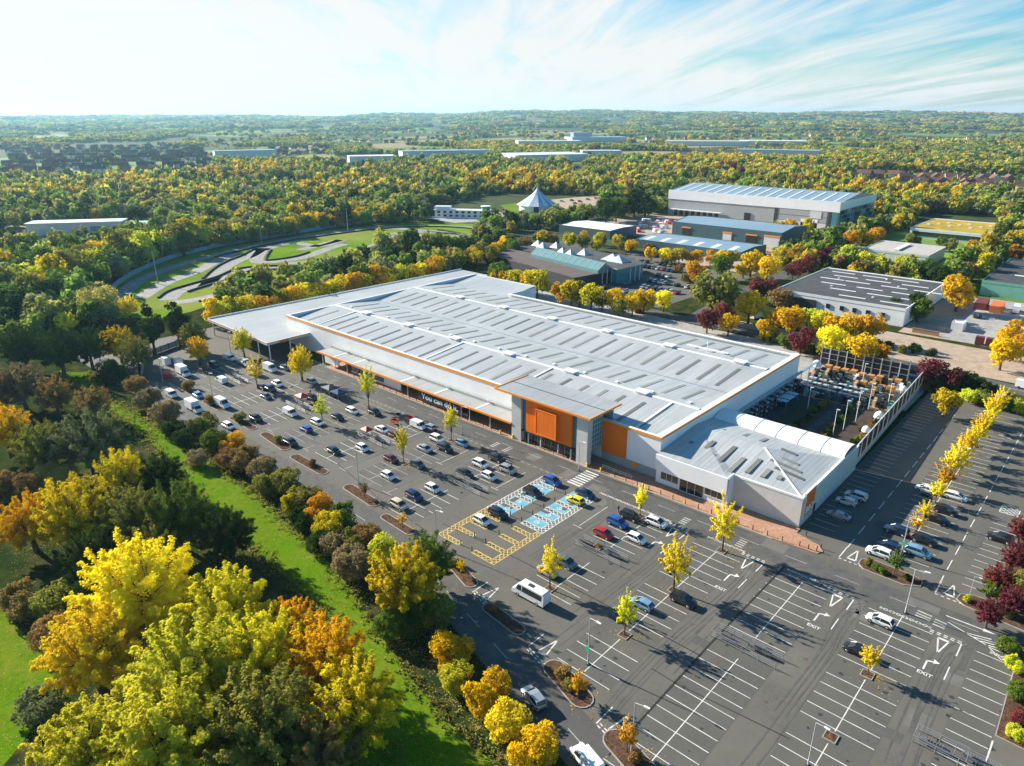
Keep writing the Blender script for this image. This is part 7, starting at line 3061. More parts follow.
# shrubs by the lower road
for (u, v, r, pal, lab) in [(452, 652, 3.3, 'golden', 'yellow bush nearest the big yellow and green tree by the lower road'), (456, 678, 2.4, 'lime', 'small lime bush between two yellow ones by the lower road'), (486, 690, 3.6, 'golden', 'largest yellow bush by the lower road'),
                            (506, 722, 3.1, 'yellow', 'yellow green bush by the lower road, before the last orange one'), (532, 746, 3.4, 'golden', 'orange yellow bush at the bottom edge by the lower road')]:
    ptree(u, v, r, pal, 'shrub', 'hi', lab, None, 1.2, 'shrub')
HEDGE = [(136, 388, 3.0, 'brown'), (148, 402, 3.6, 'grey brown'), (166, 416, 3.8, 'grey brown'), (172, 434, 2.6, 'dark green'), (184, 442, 2.6, 'dark green'), (202, 428, 3.8, 'olive'), (214, 444, 3.2, 'green'), (232, 446, 3.0, 'orange'),
         (228, 462, 2.8, 'brown'), (246, 462, 3.6, 'brown'), (264, 472, 3.2, 'grey brown'), (268, 488, 2.9, 'olive'), (286, 486, 3.3, 'olive'), (292, 502, 2.8, 'gold green'), (308, 502, 3.0, 'olive'), (316, 512, 3.2, 'orange'), (328, 530, 3.2, 'gold green'),
         (344, 520, 3.2, 'green'), (322, 546, 2.6, 'dark green'), (338, 548, 3.0, 'grey brown'), (352, 568, 3.4, 'grey brown'), (350, 546, 3.0, 'olive'), (366, 540, 2.8, 'brown'), (378, 556, 3.2, 'lime'), (196, 462, 2.4, 'grey brown'), (302, 522, 2.6, 'dark green')]
for i, (u, v, r, pal) in enumerate(HEDGE):
    ptree(u, v - 3, r * 1.08, pal, 'shrub', 'hi', '%s shrub in the hedge between lawn and car park, number %d from the far left' % (pal, i + 1) if False else '%s shrub in the mixed hedge between the lawn and the perimeter road' % pal,
          pal + ' shrubs of the lawn hedge', 1.15, 'shrub')

# --- trees of the car park
ST = [(-64.4, 109.8, 1.7, 'yellow', 'slim', 'slim golden tree beside the black car near the brick pavement', 1.0), (-46.3, 109.6, 3.2, 'yellow', 'spread', 'tall broad yellow tree by the front road, farthest of three', 1.3), (-47, 93.1, 3.2, 'yellow', 'spread', 'broad yellow tree in mid car park, middle of three', 1.25),
      (-47, 78.1, 2.2, 'yellow green', 'spread', 'small yellow green tree, nearest of three in its row', 1.4), (-63.0, 79.2, 2.3, 'yellow', 'spread', 'yellow tree beside the white minibus', 1.55), (-118.2, 92.6, 2.0, 'yellow green', 'slim', 'slim yellow green tree in the left rows', 1.2),
      (-119.0, 108.6, 2.2, 'yellow green', 'slim', 'slim yellow green tree before the slogan banner', 1.05), (-151.9, 108.0, 2.7, 'yellow green', 'slim', 'tall lime tree by the front road', 1.05), (-151.8, 92.8, 2.4, 'lime', 'spread', 'small lime tree above a white car', 1.3),
      (-184, 107.1, 4.0, 'yellow', 'round', 'big round yellow tree in front of the timber canopy', 1.35), (-188.4, 94.6, 3.0, 'yellow', 'spread', 'golden tree above two dark cars in the far left rows', 1.3), (-219, 106.9, 3.7, 'yellow green', 'round', 'yellow green tree under the front edge of the timber canopy', 1.35),
      (-221.7, 92.8, 3.9, 'golden', 'round', 'golden tree behind the white box truck', 1.25), (-16.1, 94.8, 1.6, 'yellow', 'slim', 'thin golden sapling in a square planter by the black hatchback', .8),
      (-20.4, 123.4, 1.8, 'green', 'spread', 'small green tree on the island of the right hand rows', 1.0), (-6.4, 124.2, 2.0, 'green', 'spread', 'small green tree on the island at the right junction', 1.0), (-44.6, 62.9, 1.5, 'orange', 'spread', 'small orange tree at the right end of the bottom island', 1.2),
      (-34.6, 60.0, 1.5, 'orange', 'spread', 'small orange tree cut by the bottom edge', 1.3), (-77.0, 71.6, 1.1, 'golden', 'spread', 'little golden tree on the island by the big yellow and green tree', 1.2), (-97.0, 74.8, 1.2, 'golden', 'spread', 'little golden sapling beside the beige car', 1.0),
      (-112.0, 76.8, 1.3, 'brown', 'spread', 'brown sapling on the long island at the left kerb', 1.1)]
for (x, y, r, pal, sh, lab, sz) in ST:
    tree(x, y, r, pal, sh, 'hi' if r > 1.6 else 'mid', lab, None, sz, 'tree', z=.1)
for i, y in enumerate((141, 147, 156, 163, 171, 176, 182, 188, 194, 199, 205, 211, 217, 223)):
    tree(-21.2 + rng.uniform(-.5, .5), y, rng.uniform(2.2, 2.9) if y > 160 else 2.0 if y > 150 else 1.6, 'yellow' if i % 3 else 'golden', 'spread', 'hi' if i % 2 else 'mid', 'golden tree in the dense row between the right hand bays', 'golden trees of the right hand row', rng.uniform(.95, 1.15), 'tree')
for (x, y, r, pal, lab) in [(-24.6, 123.4, .9, 'olive', 'small bush at the left tip of the right hand island'), (-23.2, 122.6, .8, 'green', 'low green bush on the right hand island'), (-21.9, 122.2, .8, 'green', 'low green bush near the small tree on the right hand island'), (-18.2, 123.2, .7, 'dark green', 'low dark bush at the right tip of the right hand island'),
                            (-9.2, 123.6, .8, 'lime', 'low lime bush at the junction island'), (-3.2, 123.4, .9, 'dark green', 'low dark bush on the junction island'), (-48.8, 64.8, 1.3, 'brown', 'rust brown bush at the left end of the bottom island'), (-46.8, 63.6, 1.0, 'olive', 'olive bush in the middle of the bottom island'),
                            (-79.2, 72.9, 1.1, 'green', 'round green bush on the island by the big yellow and green tree'), (-150.4, 79.0, 1.2, 'olive', 'green bush on the island at the left kerb'), (-186.8, 79.7, 1.8, 'brown', 'reddish shrub beside the white camper van'), (-202.8, 80.4, 1.9, 'brown', 'brown shrub beside the pale blue hatchback'),
                            (-169.8, 79.2, 1.8, 'olive', 'green brown shrub beside the tall dark off-roader'), (-64, 95.4, .9, 'brown', 'little brown bush in the planter between two trolley shelters'), (-33.2, 59.6, 1.0, 'brown', 'brown bush on the island at the bottom edge'), (-66, 68.4, .8, 'brown', 'low dry bush on the island by the minibus'), (-133, 77.6, 1.1, 'brown', 'dry shrub on the island below a black hatchback')]:
    tree(x, y, r, pal, 'shrub', 'mid', lab, None, 1.1, 'shrub', z=.1)
# maroon and green planting at the right edge
for i, (u, v, r, pal, sh, lab) in enumerate([(1000, 578, 2.6, 'maroon', 'round', 'maroon tree at the right edge above the junction'), (1014, 600, 2.4, 'maroon', 'round', 'maroon tree cut by the right edge at the junction'), (990, 612, 2.2, 'maroon', 'round', 'maroon tree nearest the junction hatching'),
                                             (1016, 556, 2.4, 'maroon', 'round', 'maroon tree at the right edge, middle of the strip'), (1022, 528, 2.4, 'maroon', 'round', 'maroon tree at the right edge beside the black car'), (1020, 580, 1.8, 'olive', 'shrub', 'olive bush between the maroon trees'),
                                             (1008, 646, 1.6, 'green', 'shrub', 'green bush nearest the corner of the planted bed'), (1016, 664, 1.5, 'yellow green', 'shrub', 'lime bush farther along the planted bed'), (1020, 692, 1.6, 'green', 'shrub', 'green bush at the right edge of the planted bed'), (1022, 718, 1.5, 'maroon', 'shrub', 'maroon bush at the lower right edge'), (1018, 735, 1.3, 'lime', 'shrub', 'lime bush at the lower end of the planted bed')]):
    ptree(u, v, r, pal, sh, 'hi', lab, None, 1.2, 'shrub' if sh == 'shrub' else 'tree')
# planted beds in the garden yard
for i in range(34):
    x = -65 + (i * 7.3) % 22
    y = 166 + (i * 4.7) % 31
    if abs(x + 54.5) < 1.6:
        continue
    tree(x, y, rng.uniform(.7, 1.3), ('dark green', 'green', 'dark green', 'brown', 'olive')[i % 5], 'shrub', 'low', '%s potted plant in the dark beds of the garden yard' % ('dark green', 'green', 'dark green', 'brown', 'olive')[i % 5],
         '%s plants in the garden yard' % ('dark green', 'green', 'dark green', 'brown', 'olive')[i % 5], 1.0, 'plant')

# --- belts and single trees in the middle distance


def belt(pts, n, pals, r, area, shape='round', lod='mid', jit=3.0, zc=4.0, sz=(.95, 1.2)):
    P = [at(u, v, zc) for u, v in pts]
    Ls = [(b - a).length for a, b in zip(P, P[1:])]
    tot = sum(Ls)
    for k in range(n):
        s = tot * (k + .5) / n
        for a, b, l_ in zip(P, P[1:], Ls):
            if s <= l_:
                c = a.lerp(b, s / l_)
                break
            s -= l_
        pal = pals[(k * 7 + k // 3) % len(pals)]
        tree(c.x + rng.uniform(-jit, jit), c.y + rng.uniform(-jit, jit), rng.uniform(*r), pal, shape, lod, pal + ' tree in the ' + area, pal + ' trees in the ' + area, rng.uniform(*sz))


belt([(212, 318), (250, 309), (300, 299), (350, 288), (400, 277), (440, 271)], 24, ['golden', 'lime', 'gold green', 'golden', 'yellow', 'orange'], (3.8, 5.0), 'belt between the kart track and the low store roof', jit=3)
belt([(425, 266), (455, 260), (490, 254)], 7, ['gold green', 'golden', 'olive', 'lime'], (3.6, 4.8), 'second line of the belt beside the kart track', jit=4)
belt([(375, 262), (400, 264), (425, 256), (440, 248)], 6, ['brown', 'brown', 'dark green'], (3.6, 4.8), 'dark scrub between the kart track and the belt', jit=4)
belt([(470, 262), (490, 256), (510, 248), (535, 243), (560, 244), (600, 243)], 16, ['gold green', 'green', 'olive', 'brown', 'golden'], (4, 5.2), 'belt left of the glass office', jit=6)
belt([(490, 280), (520, 286), (545, 290)], 5, ['green', 'golden', 'gold green'], (4.2, 5.5), 'corner behind the back step of the store', jit=2)
belt([(555, 294), (590, 300), (620, 306), (652, 306)], 9, ['orange', 'golden', 'gold green', 'golden', 'olive'], (3.6, 5), 'line between the store back and the office car park', jit=2.5)
belt([(0, 290), (40, 283), (80, 272), (115, 259), (165, 244), (215, 234)], 22, ['olive', 'gold green', 'lime', 'green', 'olive', 'lime'], (6.5, 8.6), 'wood at the left of the kart track', jit=8, zc=7)
belt([(0, 272), (50, 264), (100, 252), (150, 240), (200, 231)], 12, ['gold green', 'golden', 'green', 'lime'], (6, 8), 'upper part of the wood left of the kart track', jit=9, zc=7)
belt([(0, 312), (30, 306), (60, 296)], 6, ['green', 'olive', 'dark green'], (6, 8), 'near end of the wood left of the kart track', jit=6, zc=6)
belt([(200, 238), (250, 232), (300, 225), (350, 217), (400, 208), (418, 206)], 27, ['golden', 'golden', 'gold green'], (4.4, 5.6), 'clipped golden row along the kart barrier', jit=2, zc=5)
for (u, v, r, pal, lab) in [(714, 292, 9.0, 'olive', 'large olive brown tree at the bend of the side road'), (708, 320, 4.2, 'maroon', 'round maroon tree at the store back, left one'), (724, 316, 4.6, 'maroon', 'round maroon tree at the store back, right one'), (729, 324, 3.6, 'golden', 'golden tree in front of the maroon pair'),
                            (764, 288, 6.2, 'maroon', 'maroon tree beside the white van on the side road'), (750, 306, 6.0, 'golden', 'golden tree below the maroon tree on the side road'), (778, 318, 4.6, 'golden', 'golden tree left of the pale forecourt row'), (792, 320, 4.8, 'golden', 'golden tree second in the row before the dark roofed store'),
                            (808, 318, 4.4, 'lime', 'lime tree in the row before the dark roofed store'), (822, 322, 4.2, 'yellow green', 'yellow green tree in the row before the dark roofed store'), (834, 330, 4.2, 'orange', 'orange tree in the row before the dark roofed store'), (852, 326, 4.6, 'golden', 'golden tree near the right corner of the dark roofed store'),
                            (872, 326, 4.8, 'orange', 'orange tree at the right corner of the dark roofed store'), (832, 342, 5.2, 'yellow', 'bright yellow tree behind the garden yard'), (802, 340, 4.2, 'maroon', 'maroon tree behind the garden yard'), (862, 350, 4.8, 'golden', 'golden and red tree behind the yard fence'), (878, 354, 4.0, 'orange', 'orange tree behind the right end of the yard fence'),
                            (872, 348, 3.4, 'maroon', 'small maroon tree between golden ones behind the yard fence'), (766, 330, 3.6, 'golden', 'small golden tree at the right back corner of the store roof'), (932, 372, 4.2, 'maroon', 'maroon tree at the far end of the yard fence'), (954, 378, 3.6, 'maroon', 'dark maroon tree by the main road verge'),
                            (1004, 352, 4.6, 'golden', 'golden tree at the right edge beyond the main road'), (1016, 346, 4.6, 'orange', 'orange tree cut by the right edge beyond the main road'), (780, 300, 5.0, 'brown', 'brown tree left of the dark roofed store'), (636, 300, 4.6, 'gold green', 'dark gold tree at the store back beside the office car park'), (664, 300, 3.8, 'yellow', 'round yellow tree at the store back beside the bend'),
                            (696, 272, 5.0, 'orange', 'orange tree in the office car park'), (722, 266, 5.6, 'green', 'green tree right of the office car park'), (752, 262, 6.6, 'golden', 'golden tree at the right end of the low shed'), (768, 268, 5.5, 'golden', 'golden tree beside the maroon row'), (744, 268, 4.5, 'gold green', 'gold green tree before the low shed end'),
                            (905, 266, 5.6, 'lime', 'lime green tree before the grey roofed unit'), (928, 268, 5.0, 'green', 'green tree before the grey roofed unit'), (940, 276, 5.0, 'dark green', 'dark tree at the right corner of the grey roofed unit'), (960, 292, 6.4, 'golden', 'golden tree right of the dark roofed store'), (966, 272, 5.2, 'brown', 'red brown tree right of the grey roofed unit'), (985, 262, 6, 'gold green', 'yellow green tree above the pale green unit'),
                            (946, 402, 3.4, 'gold green', 'yellow green tree at the top of the golden row'), (1010, 332, 4.2, 'golden', 'golden tree behind the one at the right edge')]:
    ptree(u, v, r, pal, 'round', 'mid', lab, None, rng.uniform(.95, 1.15))
belt([(790, 274), (805, 268), (820, 262), (832, 256)], 7, ['maroon', 'maroon', 'maroon'], (4, 5.2), 'maroon row behind the dark roofed store', jit=1.5)
belt([(838, 266), (852, 264), (868, 266), (880, 270)], 7, ['lime', 'lime', 'yellow green'], (5, 6.5), 'lime group behind the dark roofed store', jit=4)
belt([(848, 246), (862, 242), (878, 238)], 5, ['orange', 'golden', 'orange'], (4.2, 5.2), 'orange line beside the grey roofed unit', jit=2)
belt([(585, 236), (600, 240), (618, 244), (640, 248)], 6, ['golden', 'gold green', 'olive'], (3.4, 4.2), 'line before the white roofed shed', jit=3)
belt([(650, 254), (668, 256), (690, 258), (715, 258), (738, 260)], 9, ['golden', 'golden', 'gold green', 'yellow'], (3.2, 4.0), 'line before the low shed', jit=2)
belt([(600, 220), (615, 214), (632, 212), (650, 214)], 6, ['dark green', 'green', 'dark green'], (7, 9), 'dark group left of the huge warehouse', jit=5)
belt([(640, 244), (700, 284), (740, 296)], 6, ['brown', 'olive'], (2.6, 3.6), 'low bushes in the office car park', 'shrub', jit=3, zc=1)
belt([(930, 388), (948, 384), (968, 384), (985, 392)], 8, ['dark green', 'olive', 'dark green'], (3, 4.2), 'dark shrubs at the far end of the shaded bays', 'shrub', jit=2, zc=1.5)
belt([(760, 334), (800, 346), (840, 356), (885, 362)], 10, ['dark green', 'olive', 'green'], (2.6, 3.6), 'dark hedge behind the garden yard', 'shrub', jit=1.5, zc=1.5)
belt([(885, 345), (905, 350), (935, 352)], 4, ['dark green', 'olive'], (1.6, 2.2), 'clipped bushes on the pale forecourt', 'shrub', jit=1, zc=1)
belt([(968, 400), (990, 402), (1015, 406)], 6, ['lime', 'olive', 'green'], (2, 3), 'bushes on the verge beyond the right hand rows', 'shrub', jit=2, zc=1)
belt([(900, 306), (915, 312), (925, 305)], 5, ['dark green', 'green'], (3.5, 5), 'dark group beside the dark roofed store', jit=3)
belt([(900, 244), (935, 246), (985, 248), (1010, 244)], 10, ['olive', 'orange', 'green', 'gold green', 'olive'], (2.8, 3.8), 'low line before the planted roof hall', jit=5, zc=3)
belt([(770, 232), (790, 230), (812, 230)], 3, ['gold green', 'golden'], (4.5, 6), 'small group before the glazed end of the huge warehouse', jit=3)
scene['tree_count'] = NTREE
print('trees', NTREE)

# ------------------------------------------------------------------ woodland beyond: one mass of instanced crowns


def pip(X, Y, poly):
    ins = np.zeros(len(X), bool)
    n = len(poly)
    for i in range(n):
        x1, y1 = poly[i][0], poly[i][1]
        x2, y2 = poly[(i + 1) % n][0], poly[(i + 1) % n][1]
        c = ((y1 > Y) != (y2 > Y)) & (X < (x2 - x1) * (Y - y1) / ((y2 - y1) if y2 != y1 else 1e-9) + x1)
        ins ^= c
    return ins


def pix(X, Y, Z):
    f = Y * math.cos(AZ) - X * math.sin(AZ)
    r = Y * math.sin(AZ) + X * math.cos(AZ)
    d = f * math.cos(TILT) + (CAMH - Z) * math.sin(TILT)
    up = f * math.sin(TILT) - (CAMH - Z) * math.cos(TILT)
    d = np.maximum(d, 1)
    return CX + F * r / d, CY - F * up / d, f


EXCL = [
    [(-270, 60), (40, 30), (40, 250), (-60, 262), (-140, 262), (-262, 252)],                       # store and car park
    [(p.x, p.y) for p in trk],
    [(-430, 382), (-390, 372), (-380, 415), (-440, 440)],
    [(-432, 455), (-340, 470), (-330, 540), (-440, 520)],                                          # tent field
    [(-300, 255), (-20, 250), (-6, 380), (-60, 376), (-64, 365), (-150, 372), (-290, 345)],        # offices and dark roofed store
    [(-320, 382), (-158, 372), (-150, 620), (-312, 622), (-322, 420)],                             # yards, sheds, big warehouse
    [(-126, 420), (-84, 420), (-84, 472), (-126, 472)], [(-130, 528), (-76, 528), (-76, 606), (-130, 606)], [(-60, 280), (60, 280), (60, 455), (-58, 455)],
    [(-590, 112), (-515, 190), (-545, 232), (-616, 150)],
    [(at(u, v).x, at(u, v).y) for u, v in ((330, 172), (345, 168), (385, 170), (380, 176), (340, 178))],
    [(at(u, v).x, at(u, v).y) for u, v in ((470, 200), (520, 196), (520, 215), (450, 216))],
]
for (c, hl, hw_, dg_, m_, lab) in FARR:
    ca, sa = math.cos(R(dg_)), math.sin(R(dg_))
    # keep the ground before the roof open too, so the roof shows
    e = [(-hl - 8, -hw_ - 8), (hl + 8, -hw_ - 8), (hl + 8, hw_ + 8), (-hl - 8, hw_ + 8)]
    q = [(c[0] + a * ca - b * sa, c[1] + a * sa + b * ca) for a, b in e]
    EXCL.append(q)
    EXCL.append([(x * .965, y * .965) for x, y in q])
    EXCL.append([(x * .93, y * .93) for x, y in q])
EXCL.append([(at(u, v).x, at(u, v).y) for u, v in ((425, 224), (500, 226), (560, 222), (610, 214), (596, 196), (500, 193), (430, 206))])
EXCL.append([(at(u, v).x, at(u, v).y) for u, v in ((0, 242), (14, 230), (150, 222), (176, 224), (150, 240), (80, 250), (0, 256))])
EXCL.append([(at(u, v).x, at(u, v).y) for u, v in ((905, 236), (998, 240), (1006, 226), (990, 216), (920, 214))])
EXCL.append([(at(u, v).x, at(u, v).y) for u, v in ((865, 268), (945, 276), (950, 246), (880, 240))])
EXCL.append([(-330, 330), (-150, 330), (-150, 392), (-330, 392)])
EXCL.append([(-138, 395), (-78, 395), (-78, 476), (-138, 476)])
EXCL.append([(-140, 480), (-66, 480), (-66, 540), (-140, 540)])
EXCL.append([(at(u, v).x, at(u, v).y) for u, v in ((100, 304), (115, 284), (165, 262), (235, 247), (240, 300), (200, 325), (120, 330))])
SUBURB = [[(at(u, v).x, at(u, v).y) for u, v in q] for q in (((-20, 147), (215, 147), (215, 175), (120, 184), (-20, 181)), ((255, 146), (335, 147), (335, 158), (255, 158)), ((840, 172), (1040, 176), (1040, 200), (850, 190)), ((-10, 128), (130, 129), (130, 136), (-10, 136)), ((330, 131), (610, 131), (610, 143), (330, 146)), ((635, 134), (1010, 134), (1010, 144), (635, 144)), ((205, 130), (330, 130), (330, 137), (205, 150)), ((685, 146), (785, 146), (785, 153), (685, 153)))]
FARROAD = [at(u, v) for u, v in ((590, 182), (575, 172), (580, 160), (600, 150))]


def scatter(r0, r1, cell, cover, seed):
    r = np.random.default_rng(seed)
    half = R(41)
    n = int(2 * half * (r1 * r1 - r0 * r0) / 2 / (cell * cell))
    rr = np.sqrt(r.uniform(r0 * r0, r1 * r1, n))
    aa = r.uniform(-half, half, n)
    X = -np.sin(AZ - aa) * rr
    Y = np.cos(AZ - aa) * rr
    # clearings
    nz = np.sin(X * .011 + 1.7 * np.sin(Y * .006)) + np.sin(Y * .013 + 1.3 * np.sin(X * .005 + 2)) + .8 * np.sin((X + Y) * .0065 + 1)
    keep = nz > (-2.2 if r1 < 1500 else cover)
    for p in EXCL:
        keep &= ~pip(X, Y, p)
    for a, b in zip(FARROAD, FARROAD[1:]):
        ab = np.array([b.x - a.x, b.y - a.y])
        t = np.clip(((X - a.x) * ab[0] + (Y - a.y) * ab[1]) / (ab @ ab), 0, 1)
        keep &= np.hypot(X - a.x - t * ab[0], Y - a.y - t * ab[1]) > 13
    X, Y = X[keep], Y[keep]
    if HPTS and r1 < 5000:
        for sp in SUBURB:
            k_ = pip(X, Y, sp) & (r.random(len(X)) < .93)
            X, Y = X[~k_], Y[~k_]
        # keep clear of house roofs, and thin the trees on the viewer's side of them
        hp = np.array(HPTS)
        k2 = np.ones(len(X), bool)
        for hx, hy in hp:
            d = math.hypot(hx, hy)
            s = (d - 14) / d
            k2 &= (np.hypot(X - hx, Y - hy) > 9) & ~((np.hypot(X - hx * s, Y - hy * s) < 9) & (r.random(len(X)) < .75))
        X, Y = X[k2], Y[k2]
    return X, Y


COLS = np.array([PAL[k][0] for k in ('green', 'dark green', 'olive', 'gold green', 'golden', 'orange', 'brown', 'lime', 'maroon', 'grey green')])
COLS = COLS * np.array([1.5, 1.5, 1.3, .80, .82, .62, 1.0, .78, .7, 1.45])[:, None]


def build_wood(name, sets, label_kind='stuff'):
    pos, tint, scl, rot, pid = [], [], [], [], []
    for (r0, r1, cell, cover, rad_, flat, lodix, seed) in sets:
        r = np.random.default_rng(seed + 5)
        X, Y = scatter(r0, r1, cell, cover, seed)
        Z = hill(X, Y) - .3
        u, v, f = pix(X, Y, Z)
        ok = (f > 50) & (u > -160) & (u < 1184)
        X, Y, Z, u, v = X[ok], Y[ok], Z[ok], u[ok], v[ok]
        n = len(X)
        # colour by neighbourhood: slow noise chooses the mix, warm on the right, green on the left
        a = np.sin(X * .008 + 2 * np.sin(Y * .0043)) + np.sin(Y * .0095 + 1.4 * np.sin(X * .0051 + 1))
        b = np.sin(X * .021 + 1.2 * np.sin(Y * .017)) + np.sin(Y * .019 + 2)
        warm = .15 + .16 * a + .14 * b + np.clip((u - 450) / 1600, -.1, .25) + .12 * np.exp(-((v - 190) / 14) ** 2)
        warm = np.clip(warm, .05, .85)
        t = r.random(n)
        g2 = r.random(n)
        k = np.where(g2 < .42, 0, np.where(g2 < .68, 2, np.where(g2 < .86, 1, 9)))
        wsel = r.random(n)
        kw = np.where(wsel < .38, 3, np.where(wsel < .56, 4, np.where(wsel < .60, 5, np.where(wsel < .86, 7, np.where(wsel < .99, 6, 8)))))
        k = np.where(t < warm, kw, k)
        # bright yellow stands
        for (cu, cv, ru, rv) in ((132, 188, 26, 6), (222, 182, 34, 8), (262, 174, 30, 6), (350, 192, 60, 7), (520, 186, 60, 8), (905, 196, 60, 8), (700, 160, 60, 8)):
            inn = ((u - cu) / ru) ** 2 + ((v - cv) / rv) ** 2 < 1
            k = np.where(inn & (r.random(n) < .7), np.where(r.random(n) < .6, 4, 3), k)
        tn = COLS[k] * r.uniform(.72, 1.25, n)[:, None]
        gy = tn.mean(1, keepdims=True) * np.array([1.12, 1.05, .42])
        tint.append(tn * .8 + gy * .2)
        pos.append(np.stack([X, Y, Z], 1))
        s = rad_ * r.uniform(.68, 1.3, n)
        if r1 < 3000:
            for sp in SUBURB:
                s = np.where(pip(X, Y, sp), s * .62, s)
        scl.append(np.stack([s, s, s * flat * r.uniform(.85, 1.2, n)], 1))
        rot.append(r.uniform(0, 6.28, n))
        pid.append(r.integers(0, 4, n) + 4 * lodix)
    pos, tint, scl, rot, pid = (np.concatenate(q) for q in (pos, tint, scl, rot, pid))
    n = len(pos)
    print(name, n)
    me = bpy.data.meshes.new(name)
    me.vertices.add(n)
    me.vertices.foreach_set('co', pos.astype(np.float32).ravel())
    A = me.attributes
    A.new('tint', 'FLOAT_COLOR', 'POINT').data.foreach_set('color', np.concatenate([tint, np.ones((n, 1))], 1).astype(np.float32).ravel())
    A.new('scl', 'FLOAT_VECTOR', 'POINT').data.foreach_set('vector', scl.astype(np.float32).ravel())
    A.new('rotz', 'FLOAT', 'POINT').data.foreach_set('value', rot.astype(np.float32))
    A.new('pid', 'INT', 'POINT').data.foreach_set('value', pid.astype(np.int32))
    o = bpy.data.objects.new(name, me)
    COL.objects.link(o)
    o['kind'] = 'stuff'
    md = o.modifiers.new('grow', 'NODES')
    md.node_group = WOODTREE
    return o


WC = bpy.data.collections.new('woodland_crowns')     # not linked to the scene: only the crowns the woodland is grown from
for lod, (n, s, shapes) in enumerate(((340, .30, ('round', 'round', 'tall', 'round')), (120, .48, ('round', 'round', 'tall', 'round')), (46, .78, ('round', 'willow', 'round', 'shrub')))):
    for q, sh in enumerate(shapes):
        P, N, S, mx, cs, rs, H = crown_points(sh, n, s, 300 + q + lod * 10)
        if sh == 'shrub':
            P[:, 2] += .3
        me = leaf_mesh('crown_form', P, N, S, mx, np.random.default_rng(q), WOODLEAF)
        ob = bpy.data.objects.new('crown_form_%02d' % (lod * 4 + q), me)
        WC.objects.link(ob)
WOODTREE = bpy.data.node_groups.new('grow_woodland', 'GeometryNodeTree')
WOODTREE.interface.new_socket('Geometry', in_out='INPUT', socket_type='NodeSocketGeometry')
WOODTREE.interface.new_socket('Geometry', in_out='OUTPUT', socket_type='NodeSocketGeometry')
N_ = WOODTREE.nodes
gi, go = N_.new('NodeGroupInput'), N_.new('NodeGroupOutput')
ip_ = N_.new('GeometryNodeInstanceOnPoints')
ci = N_.new('GeometryNodeCollectionInfo')
ci.inputs['Collection'].default_value = WC
ci.inputs['Separate Children'].default_value = True
ci.inputs['Reset Children'].default_value = True


def named(nm, ty):
    q = N_.new('GeometryNodeInputNamedAttribute')
    q.data_type = ty
    q.inputs['Name'].default_value = nm
    return q.outputs['Attribute']


cx_ = N_.new('ShaderNodeCombineXYZ')
Lk = WOODTREE.links
Lk.new(named('rotz', 'FLOAT'), cx_.inputs['Z'])
Lk.new(gi.outputs[0], ip_.inputs['Points'])
Lk.new(ci.outputs[0], ip_.inputs['Instance'])
ip_.inputs['Pick Instance'].default_value = True
Lk.new(named('pid', 'INT'), ip_.inputs['Instance Index'])
Lk.new(cx_.outputs[0], ip_.inputs['Rotation'])
Lk.new(named('scl', 'FLOAT_VECTOR'), ip_.inputs['Scale'])
Lk.new(ip_.outputs[0], go.inputs[0])

#                      r0    r1   cell cover radius flat lod seed
build_wood('woodland', [(300, 700, 6.8, -1.15, 4.3, 1.05, 0, 21), (700, 1300, 7.0, -1.0, 4.4, 1.05, 1, 22)])
build_wood('far_woodland', [(1300, 2400, 8.4, -.5, 4.9, 1.0, 2, 23), (2400, 4200, 15, -.15, 8.0, .75, 2, 24), (4200, 7000, 30, .15, 17, .55, 2, 25), (7000, 13500, 70, -.2, 38, .32, 2, 26)])

# ------------------------------------------------------------------ fallen leaves under the trees
lr_ = np.random.default_rng(77)


def leaf_fall(name, spots, m_, size=(.10, .24)):
    """spots: (x, y, radius, number, height)"""
    P, S = [], []
    for (x, y, rad_, n, z) in spots:
        a, d = lr_.uniform(0, 6.283, n), rad_ * np.abs(lr_.normal(0, .55, n))
        P.append(np.stack([x + d * np.cos(a), y + d * np.sin(a), np.full(n, z) + lr_.uniform(0, .01, n)], 1))
        S.append(lr_.uniform(*size, n))
    P, S = np.concatenate(P), np.concatenate(S)
    N = lr_.normal(0, .12, (len(P), 3)) + np.array([0, 0, 1.0])
    me = leaf_mesh(name, P, N, S, lr_.uniform(0, 1, len(P)), lr_, m_)
    o = bpy.data.objects.new(name, me)
    COL.objects.link(o)
    o['kind'] = 'stuff'
    return o


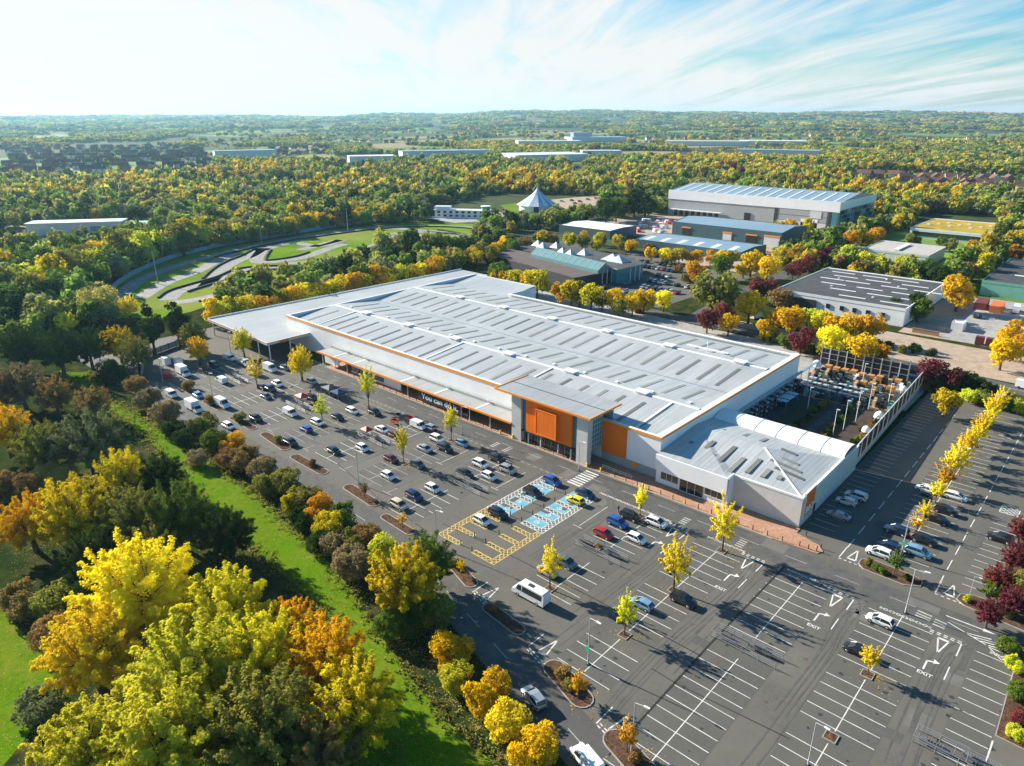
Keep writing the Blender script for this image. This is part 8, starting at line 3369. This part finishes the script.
sp_l = []
for (x, y, r, pal, sh, lab, sz) in ST:
    sp_l.append((x + 1.2, y + .3, r * 2.2, 90, .034))
for y in range(140, 224, 6):
    sp_l.append((-20.5, y, 4.5, 70, .034))
leaf_fall('fallen_leaves', sp_l, LEAF['golden'])
sp_l = []
for (u, v, r, pal, sh, lab) in FG:
    if v > 430:
        p = at(u, v, r)
        sp_l.append((p.x, p.y, r * 1.8, 420, .02))
for (u, v, r, pal) in HEDGE:
    p = at(u, v, 1.5)
    sp_l.append((p.x - .5, p.y - 2.2, r * 1.5, 120, .02))
for (u, v) in ((452, 652), (470, 690), (490, 715), (515, 745)):
    p = at(u, v, 1.5)
    sp_l.append((p.x - 1, p.y - 1.5, 5, 260, .02))
leaf_fall('fallen_leaves', sp_l, LEAF['pale yellow'], (.08, .22))
sp_l = []
for xx in np.arange(-200, -40, 3.0):
    sp_l.append((xx, road_y(xx) + 3.7, 1.4, 26, .034))
    sp_l.append((xx, road_y(xx) - 3.7, 1.2, 22, .034))
leaf_fall('fallen_leaves', sp_l, LEAF['brown'], (.08, .2))
# tufts of rough grass along the edges of the lawn
tf_p = []
for line in (lawn_n, lawn_s):
    for a, b in zip(line, line[1:]):
        n = int((b - a).length * 5)
        t = lr_.random(n)
        q = np.stack([a.x + (b.x - a.x) * t, a.y + (b.y - a.y) * t, np.zeros(n)], 1)
        q[:, :2] += lr_.normal(0, .9, (n, 2))
        tf_p.append(q)
tf_p = np.concatenate(tf_p)
tf_p = np.repeat(tf_p, 7, axis=0) + np.concatenate([lr_.normal(0, .25, (len(tf_p) * 7, 2)), lr_.uniform(.05, .4, (len(tf_p) * 7, 1))], 1)
me = leaf_mesh('rough_grass', tf_p, lr_.normal(0, 1, (len(tf_p), 3)) * np.array([1, 1, .35]), lr_.uniform(.15, .4, len(tf_p)), lr_.uniform(0, 1, len(tf_p)), lr_, LEAF['olive'])
o = bpy.data.objects.new('rough_grass', me)
COL.objects.link(o)
o['kind'] = 'stuff'
